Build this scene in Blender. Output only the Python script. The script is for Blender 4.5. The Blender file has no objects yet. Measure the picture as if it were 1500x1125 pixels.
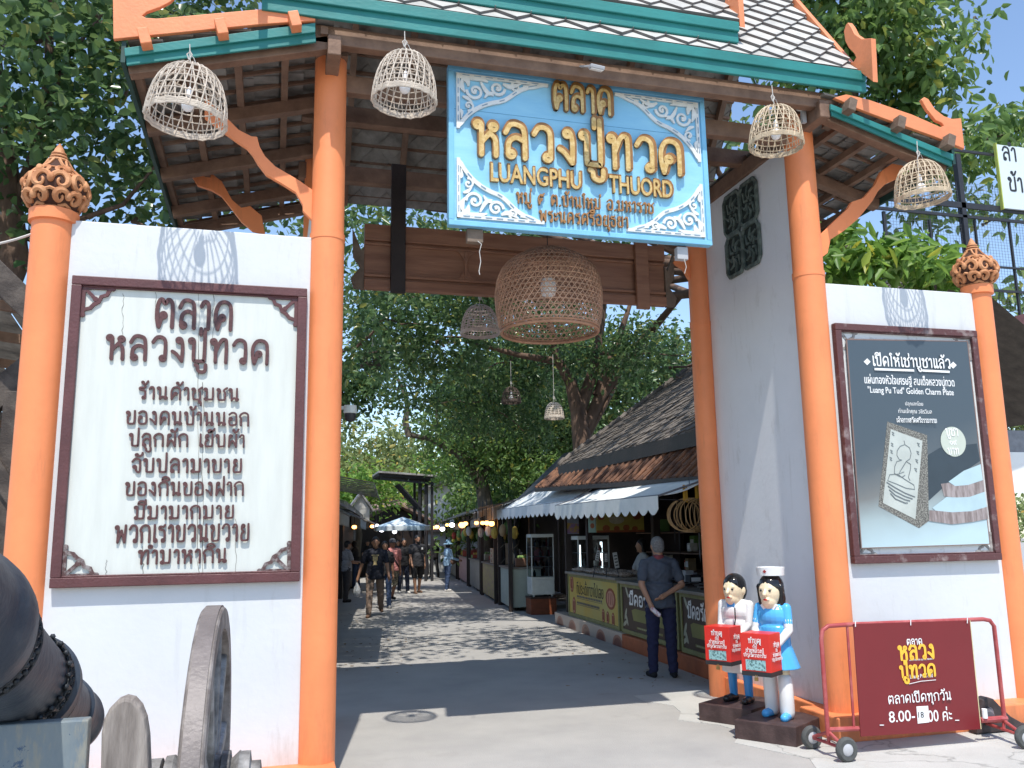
import bpy, bmesh, math, random
import numpy as np
from mathutils import Vector, Matrix, Euler
random.seed(7)
rng = np.random.default_rng(11)
S = bpy.context.scene
COL = S.collection
PI = math.pi
sin, cos, rad = math.sin, math.cos, math.radians

# ------------------------------------------------------------------ camera
FPX = 1267.77
YAW, PITCH, ROLL = rad(15.3596), rad(9.9915), rad(-0.9322)
HCAM = 1.65
_fw = Vector((sin(YAW) * cos(PITCH), cos(YAW) * cos(PITCH), sin(PITCH)))
_r0 = Vector((cos(YAW), -sin(YAW), 0))
_u0 = _r0.cross(_fw)
_r = cos(ROLL) * _r0 + sin(ROLL) * _u0
_u = -sin(ROLL) * _r0 + cos(ROLL) * _u0
cam_data = bpy.data.cameras.new('camera')
cam = bpy.data.objects.new('camera', cam_data)
COL.objects.link(cam)
cam_data.sensor_fit = 'HORIZONTAL'
cam_data.sensor_width = 36
cam_data.lens = FPX / 1500 * 36
cam_data.clip_start = 0.05
cam_data.clip_end = 3000
mw = Matrix.Identity(4)
for i in range(3):
    mw[i][0], mw[i][1], mw[i][2] = _r[i], _u[i], -_fw[i]
mw[2][3] = HCAM
cam.matrix_world = mw
S.camera = cam

# ------------------------------------------------------------------ light
SUN_TO = Vector((0.09, 0.50, -1.0)).normalized()        # the way the light travels
sun_el = math.asin(-SUN_TO.z)
sun_az = math.atan2(-SUN_TO.x, -SUN_TO.y)
W = bpy.data.worlds.new('World')
S.world = W
W.use_nodes = True
nt = W.node_tree
bg = nt.nodes['Background']
sky = nt.nodes.new('ShaderNodeTexSky')
sky.sky_type = 'NISHITA'
sky.sun_disc = False
sky.sun_elevation = sun_el
sky.sun_rotation = sun_az
sky.air_density = 1.0
sky.dust_density = 0.5
sky.ozone_density = 2.0
nt.links.new(sky.outputs[0], bg.inputs[0])
bg.inputs[1].default_value = 0.15
sl = bpy.data.lights.new('sun', 'SUN')
sl.energy = 2.95
sl.angle = rad(0.55)
sl.color = (1.0, 0.955, 0.88)
so = bpy.data.objects.new('sun', sl)
COL.objects.link(so)
so.rotation_euler = SUN_TO.to_track_quat('-Z', 'Y').to_euler()
so.location = (-1, -5, 12)
S.view_settings.view_transform = 'Standard'
S.view_settings.look = 'None'
S.view_settings.exposure = 0.74
S.view_settings.gamma = 1
S.cycles.max_bounces = 8
S.cycles.diffuse_bounces = 4
S.cycles.transparent_max_bounces = 8
S.cycles.caustics_reflective = False
S.cycles.caustics_refractive = False

# ------------------------------------------------------------------ photo pixel -> point of the place
CP = Vector((0, 0, HCAM))
def ray(x, y):
    return _r * ((x - 750) / FPX) + _u * ((562.5 - y) / FPX) + _fw
def PZ(x, y, z=0.0):
    d = ray(x, y); return CP + d * ((z - HCAM) / d.z)
def PY(x, y, Y):
    d = ray(x, y); return CP + d * (Y / d.y)
def PX(x, y, X):
    d = ray(x, y); return CP + d * (X / d.x)

# ------------------------------------------------------------------ materials
MATS = {}
def mat(name, col, rough=0.6, var=0.12, scale=6.0, col2=None, mixlo=0.42, mixhi=0.62, bump=0.0, bscale=60.0,
        metal=0.0, spec=0.5, stretch=(1, 1, 1), emit=None, alpha=None, trans=0.0, coat=0.0, detail=6.0, island=0.0):
    if name in MATS: return MATS[name]
    m = bpy.data.materials.new(name); m.use_nodes = True
    n = m.node_tree.nodes; l = m.node_tree.links
    b = n['Principled BSDF']
    tc = n.new('ShaderNodeTexCoord'); mp = n.new('ShaderNodeMapping')
    mp.inputs['Scale'].default_value = stretch
    l.new(tc.outputs['Object'], mp.inputs[0])
    nz = n.new('ShaderNodeTexNoise'); nz.inputs['Scale'].default_value = scale; nz.inputs['Detail'].default_value = detail
    nz.inputs['Roughness'].default_value = 0.62
    l.new(mp.outputs[0], nz.inputs[0])
    r = n.new('ShaderNodeValToRGB')
    lo = tuple(max(0, c * (1 - var)) for c in col); hi = tuple(min(1, c * (1 + var)) for c in col)
    if col2 is not None: lo, hi = col, col2
    r.color_ramp.elements[0].position = mixlo if col2 is not None else 0.3
    r.color_ramp.elements[1].position = mixhi if col2 is not None else 0.7
    r.color_ramp.elements[0].color = (*lo, 1); r.color_ramp.elements[1].color = (*hi, 1)
    l.new(nz.outputs[0], r.inputs[0])
    out = r.outputs[0]
    if island > 0:
        g = n.new('ShaderNodeNewGeometry'); mx = n.new('ShaderNodeMix'); mx.data_type = 'RGBA'; mx.blend_type = 'MULTIPLY'
        rr = n.new('ShaderNodeMapRange'); rr.inputs['To Min'].default_value = 1 - island; rr.inputs['To Max'].default_value = 1 + island
        l.new(g.outputs['Random Per Island'], rr.inputs[0])
        cb = n.new('ShaderNodeCombineColor')
        for k in range(3): l.new(rr.outputs[0], cb.inputs[k])
        mx.inputs[0].default_value = 1.0
        l.new(out, mx.inputs[6]); l.new(cb.outputs[0], mx.inputs[7]); out = mx.outputs[2]
    l.new(out, b.inputs['Base Color'])
    b.inputs['Roughness'].default_value = rough
    b.inputs['Metallic'].default_value = metal
    b.inputs['Specular IOR Level'].default_value = spec
    if coat: b.inputs['Coat Weight'].default_value = coat
    if trans: b.inputs['Transmission Weight'].default_value = trans
    if alpha is not None: b.inputs['Alpha'].default_value = alpha
    if emit:
        b.inputs['Emission Color'].default_value = (*emit[0], 1); b.inputs['Emission Strength'].default_value = emit[1]
    if bump:
        n2 = n.new('ShaderNodeTexNoise'); n2.inputs['Scale'].default_value = bscale; n2.inputs['Detail'].default_value = 5
        l.new(mp.outputs[0], n2.inputs[0])
        bp = n.new('ShaderNodeBump'); bp.inputs['Strength'].default_value = bump; bp.inputs['Distance'].default_value = 0.02
        l.new(n2.outputs[0], bp.inputs['Height']); l.new(bp.outputs[0], b.inputs['Normal'])
    MATS[name] = m
    return m

def leaf_mat(name, c1, c2, rough=0.42, tl=0.35):
    m = bpy.data.materials.new(name); m.use_nodes = True
    n = m.node_tree.nodes; l = m.node_tree.links
    b = n['Principled BSDF']; o = n['Material Output']
    g = n.new('ShaderNodeNewGeometry'); r = n.new('ShaderNodeValToRGB')
    r.color_ramp.elements[0].color = (*c1, 1); r.color_ramp.elements[1].color = (*c2, 1)
    e = r.color_ramp.elements.new(0.9); e.color = (*[x * 1.05 for x in c2], 1)
    r.color_ramp.elements[2].position = 1.0
    r.color_ramp.elements[2].color = (min(1, c2[0] * 2.2), c2[1] * 1.3, c2[2] * 0.8, 1)
    l.new(g.outputs['Random Per Island'], r.inputs[0])
    l.new(r.outputs[0], b.inputs['Base Color'])
    b.inputs['Roughness'].default_value = rough
    b.inputs['Specular IOR Level'].default_value = 0.45
    t = n.new('ShaderNodeBsdfTranslucent'); mx = n.new('ShaderNodeMixShader'); mx.inputs[0].default_value = tl
    hs = n.new('ShaderNodeHueSaturation'); hs.inputs['Value'].default_value = 1.6; hs.inputs['Hue'].default_value = 0.48
    l.new(r.outputs[0], hs.inputs['Color']); l.new(hs.outputs[0], t.inputs[0])
    l.new(b.outputs[0], mx.inputs[1]); l.new(t.outputs[0], mx.inputs[2]); l.new(mx.outputs[0], o.inputs[0])
    MATS[name] = m
    return m

# ------------------------------------------------------------------ mesh builder
def frame(o, u, v):
    u = Vector(u).normalized(); v = Vector(v); v = (v - u * v.dot(u)).normalized(); w = u.cross(v)
    m = Matrix.Identity(4)
    for i in range(3): m[i][0], m[i][1], m[i][2], m[i][3] = u[i], v[i], w[i], o[i]
    return m
class MB:
    def __init__(s): s.v = []; s.f = []; s.mi = []; s.sm = []; s.st = []
    def add(s, vs, fs, m=0, sm=False):
        o = len(s.v); s.st.append((o, len(s.f))); s.v.extend(tuple(p) for p in vs)
        s.f.extend(tuple(i + o for i in f) for f in fs); s.mi.extend([m] * len(fs)); s.sm.extend([sm] * len(fs)); return s
    def box(s, x0, x1, y0, y1, z0, z1, m=0, M=None):
        P = [Vector((x, y, z)) for z in (z0, z1) for y in (y0, y1) for x in (x0, x1)]
        if M is not None: P = [M @ p for p in P]
        return s.add(P, [(0, 2, 3, 1), (4, 5, 7, 6), (0, 1, 5, 4), (2, 6, 7, 3), (0, 4, 6, 2), (1, 3, 7, 5)], m)
    def beam(s, p, q, w, h, up=(0, 0, 1), m=0):
        p = Vector(p); q = Vector(q); d = q - p; M = frame(p, d, up)      # u along, v = up-ish, w side
        return s.box(0, d.length, -h / 2, h / 2, -w / 2, w / 2, m, M)
    def tube(s, pts, r, n=8, m=0, cap=True, sm=True, closed=False):
        pts = [Vector(p) for p in pts]; N = len(pts)
        rs = r if isinstance(r, (list, tuple)) else [r] * N
        vs = []; pv = None
        for i, p in enumerate(pts):
            if closed: t = pts[(i + 1) % N] - pts[i - 1]
            else: t = pts[min(i + 1, N - 1)] - pts[max(i - 1, 0)]
            if t.length < 1e-9: t = Vector((0, 0, 1))
            t.normalize()
            if pv is None:
                a = Vector((0, 0, 1)) if abs(t.z) < 0.9 else Vector((1, 0, 0)); pv = t.cross(a).normalized()
            else:
                pv = pv - t * pv.dot(t)
                pv = pv.normalized() if pv.length > 1e-6 else t.orthogonal().normalized()
            b = t.cross(pv)
            for k in range(n):
                a = 2 * PI * k / n; vs.append(p + (pv * cos(a) + b * sin(a)) * rs[i])
        fs = []
        for i in range(N if closed else N - 1):
            j = (i + 1) % N
            for k in range(n): fs.append((i * n + k, i * n + (k + 1) % n, j * n + (k + 1) % n, j * n + k))
        if cap and not closed: fs.append(tuple(range(n))[::-1]); fs.append(tuple((N - 1) * n + k for k in range(n)))
        return s.add(vs, fs, m, sm)
    def lathe(s, prof, n=24, M=None, m=0, sm=True, cap=True):
        vs = []
        for r, z in prof:
            for k in range(n): a = 2 * PI * k / n; vs.append(Vector((r * cos(a), r * sin(a), z)))
        if M is not None:
            if not isinstance(M, Matrix): M = Matrix.Translation(Vector(M))
            vs = [M @ v for v in vs]
        fs = [(i * n + k, i * n + (k + 1) % n, (i + 1) * n + (k + 1) % n, (i + 1) * n + k) for i in range(len(prof) - 1) for k in range(n)]
        if cap: fs.append(tuple(range(n))[::-1]); fs.append(tuple((len(prof) - 1) * n + k for k in range(n)))
        return s.add(vs, fs, m, sm)
    def ball(s, c, r, m=0, n=14, k=9):
        r = (r, r, r) if not isinstance(r, (tuple, list)) else r
        vs = []; fs = []
        for i in range(1, k):
            t = PI * i / k
            for j in range(n): a = 2 * PI * j / n; vs.append((c[0] + r[0] * sin(t) * cos(a), c[1] + r[1] * sin(t) * sin(a), c[2] + r[2] * cos(t)))
        vs += [(c[0], c[1], c[2] + r[2]), (c[0], c[1], c[2] - r[2])]; T = len(vs) - 2; B = T + 1
        for i in range(k - 2):
            for j in range(n): fs.append((i * n + j, (i + 1) * n + j, (i + 1) * n + (j + 1) % n, i * n + (j + 1) % n))
        for j in range(n): fs.append((T, j, (j + 1) % n)); fs.append((B, (k - 2) * n + (j + 1) % n, (k - 2) * n + j))
        return s.add(vs, fs, m, True)
    def cap(s, p, q, r1, r2, n=12, m=0):        # tapered capsule, closed
        p = Vector(p); q = Vector(q); d = q - p; L = max(d.length, 1e-5); d = d / L
        pts = []; rs = []
        for a in (80, 55, 28): pts.append(p - d * r1 * sin(rad(a))); rs.append(r1 * cos(rad(a)))
        pts += [p, q]; rs += [r1, r2]
        for a in (28, 55, 80): pts.append(q + d * r2 * sin(rad(a))); rs.append(r2 * cos(rad(a)))
        return s.tube(pts, rs, n, m)
    def prism(s, poly, M, d, m=0, sm=False, back=True):  # polygon in the frame's xy plane, from w=0 to w=-d
        n = len(poly)
        A = [M @ Vector((x, y, 0)) for x, y in poly]; B = [M @ Vector((x, y, -d)) for x, y in poly]
        ar = sum(poly[i][0] * poly[(i + 1) % n][1] - poly[(i + 1) % n][0] * poly[i][1] for i in range(n))
        if ar < 0: A.reverse(); B.reverse()
        fs = [tuple(range(n))] + ([tuple(range(2 * n - 1, n - 1, -1))] if back else [])
        fs += [(i, i + n, (i + 1) % n + n, (i + 1) % n) for i in range(n)]
        return s.add(A + B, fs, m, sm)
    def ribbon(s, pts, wd, M, d, m=0):
        n = len(pts); wd = wd if isinstance(wd, (list, tuple)) else [wd] * n
        s.rk = getattr(s, 'rk', 0) + 1; zo = min(s.rk, 60) * .00012
        L = []; R = []
        for i in range(n):
            a = pts[max(i - 1, 0)]; b = pts[min(i + 1, n - 1)]
            t = Vector((b[0] - a[0], b[1] - a[1])); t = t.normalized() if t.length > 1e-9 else Vector((1, 0)); q = Vector((-t.y, t.x)) * wd[i] / 2
            L.append((pts[i][0] + q.x, pts[i][1] + q.y)); R.append((pts[i][0] - q.x, pts[i][1] - q.y))
        vs = []; fs = []
        for z in (zo, zo - d):
            vs += [M @ Vector((x, y, z)) for x, y in L] + [M @ Vector((x, y, z)) for x, y in R]
        for i in range(n - 1):
            fs.append((n + i, n + i + 1, i + 1, i))
            fs.append((i, i + 1, 2 * n + i + 1, 2 * n + i)); fs.append((n + i + 1, n + i, 3 * n + i, 3 * n + i + 1))
        fs.append((0, 2 * n, 3 * n, n)); fs.append((n - 1, 2 * n - 1, 4 * n - 1, 3 * n - 1))
        return s.add(vs, fs, m)
    def quad(s, a, b, c, d, m=0): return s.add([a, b, c, d], [(0, 1, 2, 3)], m)
    def xf(s, M): s.v = [tuple(M @ Vector(p)) for p in s.v]; return s
    def text(s, body, M, w=None, h=None, d=0.004, bold=0.0, m=0, align='C', sx=1.0, bevel=0.0):
        vs, fs = text_geo(body, bold, bevel)
        x0 = min(v[0] for v in vs); x1 = max(v[0] for v in vs); y0 = min(v[1] for v in vs); y1 = max(v[1] for v in vs)
        k = w / (x1 - x0) if w else h / (y1 - y0)
        ky = (h / (y1 - y0)) if (h and w) else k
        k *= sx
        ox = (x0 + x1) / 2 if align == 'C' else x0
        oy = (y0 + y1) / 2
        zmin = min(v[2] for v in vs); zr = max(max(v[2] for v in vs) - zmin, 1e-6)
        s.add([M @ Vector(((v[0] - ox) * k, (v[1] - oy) * ky, (v[2] - zmin) / zr * d)) for v in vs], fs, m)
        return s
    def mesh(s, name, mats):
        me = bpy.data.meshes.new(name)
        me.from_pydata([tuple(p) for p in s.v], [], s.f)
        for mt in (mats if isinstance(mats, (list, tuple)) else [mats]): me.materials.append(mt)
        me.polygons.foreach_set('material_index', s.mi); me.polygons.foreach_set('use_smooth', s.sm)
        me.update()
        if any(s.sm): me.set_sharp_from_angle(angle=rad(42))
        return me
    def build(s, name, mats, parent=None, bevel=0.0, local=False):
        if parent is not None and not local:
            o = origin(parent); s.v = [(p[0] - o[0], p[1] - o[1], p[2] - o[2]) for p in s.v]
        ob = bpy.data.objects.new(name, s.mesh(name, mats)); COL.objects.link(ob)
        if parent is not None: ob.parent = parent
        if bevel:
            b = ob.modifiers.new('bevel', 'BEVEL'); b.width = bevel; b.segments = 2; b.limit_method = 'ANGLE'; b.angle_limit = rad(40)
        return ob
def each(mb, name, mats, parent, bevel=0.0, local=False):      # every added shape becomes a part of its own
    out = []
    for k, (v0, f0) in enumerate(mb.st):
        v1, f1 = mb.st[k + 1] if k + 1 < len(mb.st) else (len(mb.v), len(mb.f))
        q = MB(); q.v = mb.v[v0:v1]; q.f = [tuple(i - v0 for i in f) for f in mb.f[f0:f1]]; q.mi = mb.mi[f0:f1]; q.sm = mb.sm[f0:f1]
        out.append(q.build(name, mats, parent, bevel, local))
    return out
def origin(o):
    t = Vector(o.location); p = o.parent
    while p is not None: t = t + p.location; p = p.parent
    return t
_tc = {}
def text_geo(body, bold=0.0, bevel=0.0):
    key = (body, bold, bevel)
    if key in _tc: return _tc[key]
    cu = bpy.data.curves.new('t', 'FONT'); cu.body = body; cu.offset = bold; cu.extrude = 0.05; cu.resolution_u = 3
    if bevel: cu.bevel_depth = bevel; cu.bevel_resolution = 1
    ob = bpy.data.objects.new('t', cu); COL.objects.link(ob)
    dg = bpy.context.evaluated_depsgraph_get()
    me = bpy.data.meshes.new_from_object(ob.evaluated_get(dg))
    vs = [tuple(v.co) for v in me.vertices]; fs = [tuple(p.vertices) for p in me.polygons]
    bpy.data.objects.remove(ob); bpy.data.curves.remove(cu); bpy.data.meshes.remove(me)
    _tc[key] = (vs, fs); return vs, fs
def tag(o, label=None, cat=None, group=None, kind=None):
    if label: o['label'] = label
    if cat: o['category'] = cat
    if group: o['group'] = group
    if kind: o['kind'] = kind
    return o
def empty(name, loc, label, cat, group=None, rz=0.0):
    o = bpy.data.objects.new(name, None); COL.objects.link(o); o.location = loc; o.rotation_euler = (0, 0, rz)
    o.empty_display_size = 0.2
    return tag(o, label, cat, group)
def copy_tree(o, parent=None):
    c = o.copy(); COL.objects.link(c)
    if parent is not None: c.parent = parent
    for ch in list(o.children): copy_tree(ch, c)
    return c
def lerp(a, b, t): return a + (b - a) * t
def spiral(cx, cy, r0, turns, a0, n=22, grow=0.12, sgn=1):
    return [(cx + (r0 * lerp(grow, 1, i / (n - 1))) * cos(a0 + sgn * turns * 2 * PI * i / (n - 1)),
             cy + (r0 * lerp(grow, 1, i / (n - 1))) * sin(a0 + sgn * turns * 2 * PI * i / (n - 1))) for i in range(n)]
def bez(p0, p1, p2, p3, n=12):
    out = []
    for i in range(n + 1):
        t = i / n; a = (1 - t) ** 3; b = 3 * (1 - t) ** 2 * t; c = 3 * (1 - t) * t * t; d = t ** 3
        out.append(tuple(a * p0[k] + b * p1[k] + c * p2[k] + d * p3[k] for k in range(len(p0))))
    return out
# ------------------------------------------------------------------ palette
ORANGE = mat('orange_paint', (0.84, 0.265, 0.098), 0.55, 0.08, 2.0, bump=0.08, bscale=22)
def weather(m, dirt, lo, hi, sc=(2, 2, 1), amt=.6, ground=0.0, chips=None):
    n = m.node_tree.nodes; l = m.node_tree.links; b = n['Principled BSDF']; src = b.inputs['Base Color'].links[0].from_socket
    tc = n.new('ShaderNodeTexCoord'); mp = n.new('ShaderNodeMapping'); mp.inputs['Scale'].default_value = sc; l.new(tc.outputs['Object'], mp.inputs[0])
    z = n.new('ShaderNodeTexNoise'); z.inputs['Scale'].default_value = 3; z.inputs['Detail'].default_value = 9; z.inputs['Roughness'].default_value = .7; l.new(mp.outputs[0], z.inputs[0])
    fac = z.outputs[0]
    if ground:
        sx = n.new('ShaderNodeSeparateXYZ'); l.new(tc.outputs['Object'], sx.inputs[0]); mr = n.new('ShaderNodeMapRange'); mr.inputs[1].default_value = 0; mr.inputs[2].default_value = ground; mr.inputs[3].default_value = .22; mr.inputs[4].default_value = 0; l.new(sx.outputs[2], mr.inputs[0])
        ad = n.new('ShaderNodeMath'); l.new(fac, ad.inputs[0]); l.new(mr.outputs[0], ad.inputs[1]); fac = ad.outputs[0]
    r = n.new('ShaderNodeValToRGB'); r.color_ramp.elements[0].position = lo; r.color_ramp.elements[1].position = hi; r.color_ramp.elements[0].color = (0, 0, 0, 1); r.color_ramp.elements[1].color = (amt, amt, amt, 1); l.new(fac, r.inputs[0])
    mx = n.new('ShaderNodeMix'); mx.data_type = 'RGBA'; l.new(r.outputs[0], mx.inputs[0]); l.new(src, mx.inputs[6]); mx.inputs[7].default_value = (*dirt, 1); out = mx.outputs[2]
    if chips:
        z2 = n.new('ShaderNodeTexNoise'); z2.inputs['Scale'].default_value = 9; z2.inputs['Detail'].default_value = 10; z2.inputs['Roughness'].default_value = .75; l.new(tc.outputs['Object'], z2.inputs[0])
        r2 = n.new('ShaderNodeValToRGB'); r2.color_ramp.elements[0].position = chips[1]; r2.color_ramp.elements[1].position = chips[1] + .012; l.new(z2.outputs[0], r2.inputs[0])
        m2 = n.new('ShaderNodeMix'); m2.data_type = 'RGBA'; l.new(r2.outputs[0], m2.inputs[0]); l.new(out, m2.inputs[6]); m2.inputs[7].default_value = (*chips[0], 1); out = m2.outputs[2]
    l.new(out, b.inputs['Base Color']); return m
weather(ORANGE, (0.42, 0.15, 0.07), .56, .80, (3, 3, .5), .55, .5, ((.62, .50, .42), .735))
ORANGE2 = mat('orange_board_paint', (0.78, 0.26, 0.11), 0.5, 0.10, 5, bump=0.12, bscale=40)
TEAL = mat('teal_paint', (0.020, 0.20, 0.185), 0.5, 0.2, 4, bump=0.1, bscale=50, stretch=(0.4, 1, 1))
DGREEN = mat('dark_green_paint', (0.012, 0.05, 0.04), 0.5, 0.2, 4)
def wall_mat(name, col):
    m = mat(name, col, 0.75, 0.035, 1.6, bump=0.10, bscale=18)
    n = m.node_tree.nodes; l = m.node_tree.links; b = n['Principled BSDF']
    src = b.inputs['Base Color'].links[0].from_socket
    tc = n.new('ShaderNodeTexCoord'); mp = n.new('ShaderNodeMapping'); mp.inputs['Scale'].default_value = (3.5, 3.5, 0.35)
    l.new(tc.outputs['Object'], mp.inputs[0])
    z = n.new('ShaderNodeTexNoise'); z.inputs['Scale'].default_value = 3.0; z.inputs['Detail'].default_value = 8
    l.new(mp.outputs[0], z.inputs[0])
    r = n.new('ShaderNodeValToRGB'); r.color_ramp.elements[0].position = 0.62; r.color_ramp.elements[1].position = 0.80
    r.color_ramp.elements[0].color = (0, 0, 0, 1); r.color_ramp.elements[1].color = (0.55, 0.55, 0.55, 1)
    l.new(z.outputs[0], r.inputs[0])
    mx = n.new('ShaderNodeMix'); mx.data_type = 'RGBA'
    l.new(r.outputs[0], mx.inputs[0]); l.new(src, mx.inputs[6]); mx.inputs[7].default_value = (col[0] * .72, col[1] * .72, col[2] * .68, 1)
    l.new(mx.outputs[2], b.inputs['Base Color'])
    return m
WHITE = weather(wall_mat('white_wall_paint', (0.63, 0.65, 0.66)), (.42, .40, .36), .60, .82, (3, 3, .6), .6, .45, ((.45, .45, .44), .77))
GREYW = weather(wall_mat('grey_white_wall_paint', (0.76, 0.765, 0.775)), (.46, .44, .41), .57, .80, (2, 2, .8), .6, .6, ((.40, .38, .36), .75))
WOODB = mat('brown_timber', (0.14, 0.078, 0.05), 0.7, 0.3, 5, col2=(0.29, 0.175, 0.115), mixlo=0.3, mixhi=0.75, bump=0.25, bscale=30, stretch=(1, 1, 1))
WOODP = mat('carved_brown_wood', (0.20, 0.085, 0.048), 0.5, 0.3, 3, col2=(0.38, 0.185, 0.105), mixlo=0.3, mixhi=0.75, bump=0.2, bscale=20, stretch=(0.5, 2, 5))
WOODG = mat('weathered_wood', (0.10, 0.07, 0.05), 0.75, 0.3, 6, col2=(0.22, 0.16, 0.115), mixlo=0.3, mixhi=0.7, bump=0.3, bscale=30)
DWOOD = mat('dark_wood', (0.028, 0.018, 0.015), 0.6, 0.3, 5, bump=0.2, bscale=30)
UNDER = mat('tile_underside', (0.26, 0.24, 0.215), 0.85, 0.35, 7, bump=0.3, bscale=15)
TILEW = mat('white_shingle', (0.46, 0.45, 0.415), 0.75, 0.2, 5, bump=0.25, bscale=25, island=0.10)
weather(TILEW, (.17, .165, .15), .54, .72, (1.3, 1.3, 1.3), .55)
TILEG = mat('grey_shingle_edge', (0.16, 0.145, 0.14), 0.8, 0.2, 8)
MAROON = mat('maroon_frame_paint', (0.105, 0.036, 0.036), 0.5, 0.2, 6, bump=0.2, bscale=60)
BOARDW = mat('cream_board_paint', (0.63, 0.65, 0.60), 0.6, 0.06, 3, bump=0.06, bscale=20, stretch=(4, 1, 0.5))
LETTER = mat('brown_letter_paint', (0.095, 0.036, 0.034), 0.5, 0.35, 40)
BLUEB = mat('sky_blue_sign_paint', (0.24, 0.54, 0.76), 0.5, 0.08, 2.0, col2=(0.30, 0.61, 0.80), bump=0.06, bscale=20, stretch=(0.6, 1, 3))
BLUEF = mat('blue_sign_frame', (0.20, 0.50, 0.72), 0.5, 0.1, 5)
GOLD = mat('gold_letter_paint', (0.52, 0.33, 0.10), 0.42, 0.15, 30, col2=(0.68, 0.49, 0.21), bump=0.1, bscale=60, metal=0.1)
GOLDD = mat('gold_letter_edge', (0.28, 0.13, 0.035), 0.5, 0.2, 30)
ORNW = mat('white_ornament_paint', (0.72, 0.73, 0.70), 0.55, 0.10, 18)
TERRA = mat('terracotta', (0.46, 0.185, 0.075), 0.75, 0.2, 9, col2=(0.60, 0.29, 0.135), bump=0.2, bscale=60)
TERRAD = mat('terracotta_inside', (0.06, 0.024, 0.014), 0.9, 0.2, 9)
BAMBOO = mat('pale_bamboo', (0.58, 0.47, 0.33), 0.6, 0.25, 9, bump=0.1, bscale=80, island=0.18)
BAMBOOW = mat('bleached_bamboo', (0.62, 0.54, 0.45), 0.65, 0.2, 9, island=0.15)
BAMBOOD = mat('brown_bamboo', (0.50, 0.30, 0.20), 0.6, 0.25, 9, island=0.2)
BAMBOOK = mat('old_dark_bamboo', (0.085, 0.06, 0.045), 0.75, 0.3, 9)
BULB = mat('white_glass_bulb', (0.88, 0.88, 0.88), 0.2, 0.03, 5)
CORD = mat('pale_cord', (0.55, 0.52, 0.48), 0.8, 0.1, 9)
CORDK = mat('black_cord', (0.02, 0.02, 0.02), 0.7, 0.1, 9)
GREYP = mat('grey_plastic', (0.42, 0.42, 0.43), 0.5, 0.1, 9)
BLACKM = mat('black_metal', (0.022, 0.022, 0.026), 0.5, 0.25, 9)
STEEL = mat('grey_steel', (0.20, 0.20, 0.22), 0.45, 0.2, 9, metal=0.6)
WMETAL = mat('white_enamel_metal', (0.62, 0.66, 0.62), 0.4, 0.08, 9)
GLASS = mat('cabinet_glass', (0.85, 0.92, 0.92), 0.05, 0.02, 9, trans=1.0, spec=0.5)
MATS['cabinet_glass'].node_tree.nodes['Principled BSDF'].inputs['IOR'].default_value = 1.05
BRONZE = mat('dark_bronze', (0.026, 0.038, 0.058), 0.5, 0.3, 3, col2=(0.11, 0.12, 0.13), mixlo=0.4, mixhi=0.8, bump=0.2, bscale=35, metal=0.2)
BRONZER = mat('black_relief_bronze', (0.012, 0.015, 0.02), 0.45, 0.3, 30, col2=(0.05, 0.055, 0.06), bump=0.4, bscale=70, metal=0.4)
CARR = weather(mat('painted_carriage_wood', (0.13, 0.175, 0.215), 0.6, 0.3, 9.0, col2=(0.22, 0.25, 0.25), mixlo=0.3, mixhi=0.75, bump=0.25, bscale=40, stretch=(1, 1, .35)), (.30, .28, .22), .52, .62, (5, 1, 1.2), .7, 0, ((.06, .10, .16), .62))
WHEELW = mat('weathered_wheel_wood', (0.14, 0.12, 0.11), 0.7, 0.3, 7, col2=(0.30, 0.27, 0.25), bump=0.25, bscale=45)
SPOKE = mat('grey_spoke_wood', (0.07, 0.065, 0.062), 0.75, 0.3, 8, col2=(0.36, 0.35, 0.34), mixlo=0.35, mixhi=0.7, bump=0.35, bscale=40)
REDPIPE = mat('red_pipe_paint', (0.36, 0.055, 0.055), 0.45, 0.25, 9, col2=(0.48, 0.14, 0.13), mixlo=0.45, mixhi=0.75)
MARSIGN = mat('maroon_sign_sheet', (0.17, 0.012, 0.016), 0.35, 0.06, 2)
RUBBER = mat('grey_rubber', (0.075, 0.078, 0.075), 0.8, 0.2, 20)
YELLOW = mat('yellow_print', (0.85, 0.48, 0.045), 0.5, 0.05, 5)
WHITEP = mat('white_print', (0.82, 0.82, 0.80), 0.5, 0.04, 5)
BLACKP = mat('black_print', (0.02, 0.02, 0.022), 0.5, 0.04, 5)
REDBOX = mat('red_box_print', (0.66, 0.028, 0.018), 0.35, 0.05, 5)
ROOFD = mat('old_grey_roof_tile', (0.095, 0.082, 0.072), 0.85, 0.3, 5, col2=(0.21, 0.18, 0.155), mixlo=0.3, mixhi=0.75, bump=0.3, bscale=30, island=0.25)
ROOFR = mat('rusty_clay_roof_tile', (0.10, 0.05, 0.034), 0.85, 0.3, 6, col2=(0.24, 0.115, 0.065), bump=0.3, bscale=30, island=0.25)
TIN = mat('weathered_tin_roof', (0.17, 0.16, 0.15), 0.55, 0.3, 4, col2=(0.34, 0.32, 0.30), bump=0.15, bscale=10)
CANVAS = mat('white_awning_canvas', (0.76, 0.78, 0.75), 0.7, 0.12, 3, col2=(0.85, 0.86, 0.83), bump=0.15, bscale=7)
BARK = mat('bark', (0.065, 0.052, 0.04), 0.85, 0.3, 7, col2=(0.17, 0.14, 0.105), mixlo=0.3, mixhi=0.75, bump=0.7, bscale=22, stretch=(1, 1, 0.4))
BARKR = mat('reddish_bark', (0.075, 0.045, 0.032), 0.85, 0.3, 7, col2=(0.20, 0.125, 0.085), mixlo=0.3, mixhi=0.75, bump=0.7, bscale=22, stretch=(1, 1, 0.4))
LEAF1 = leaf_mat('deep_green_leaf', (0.040, 0.090, 0.033), (0.120, 0.205, 0.075), 0.27, 0.40)
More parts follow.
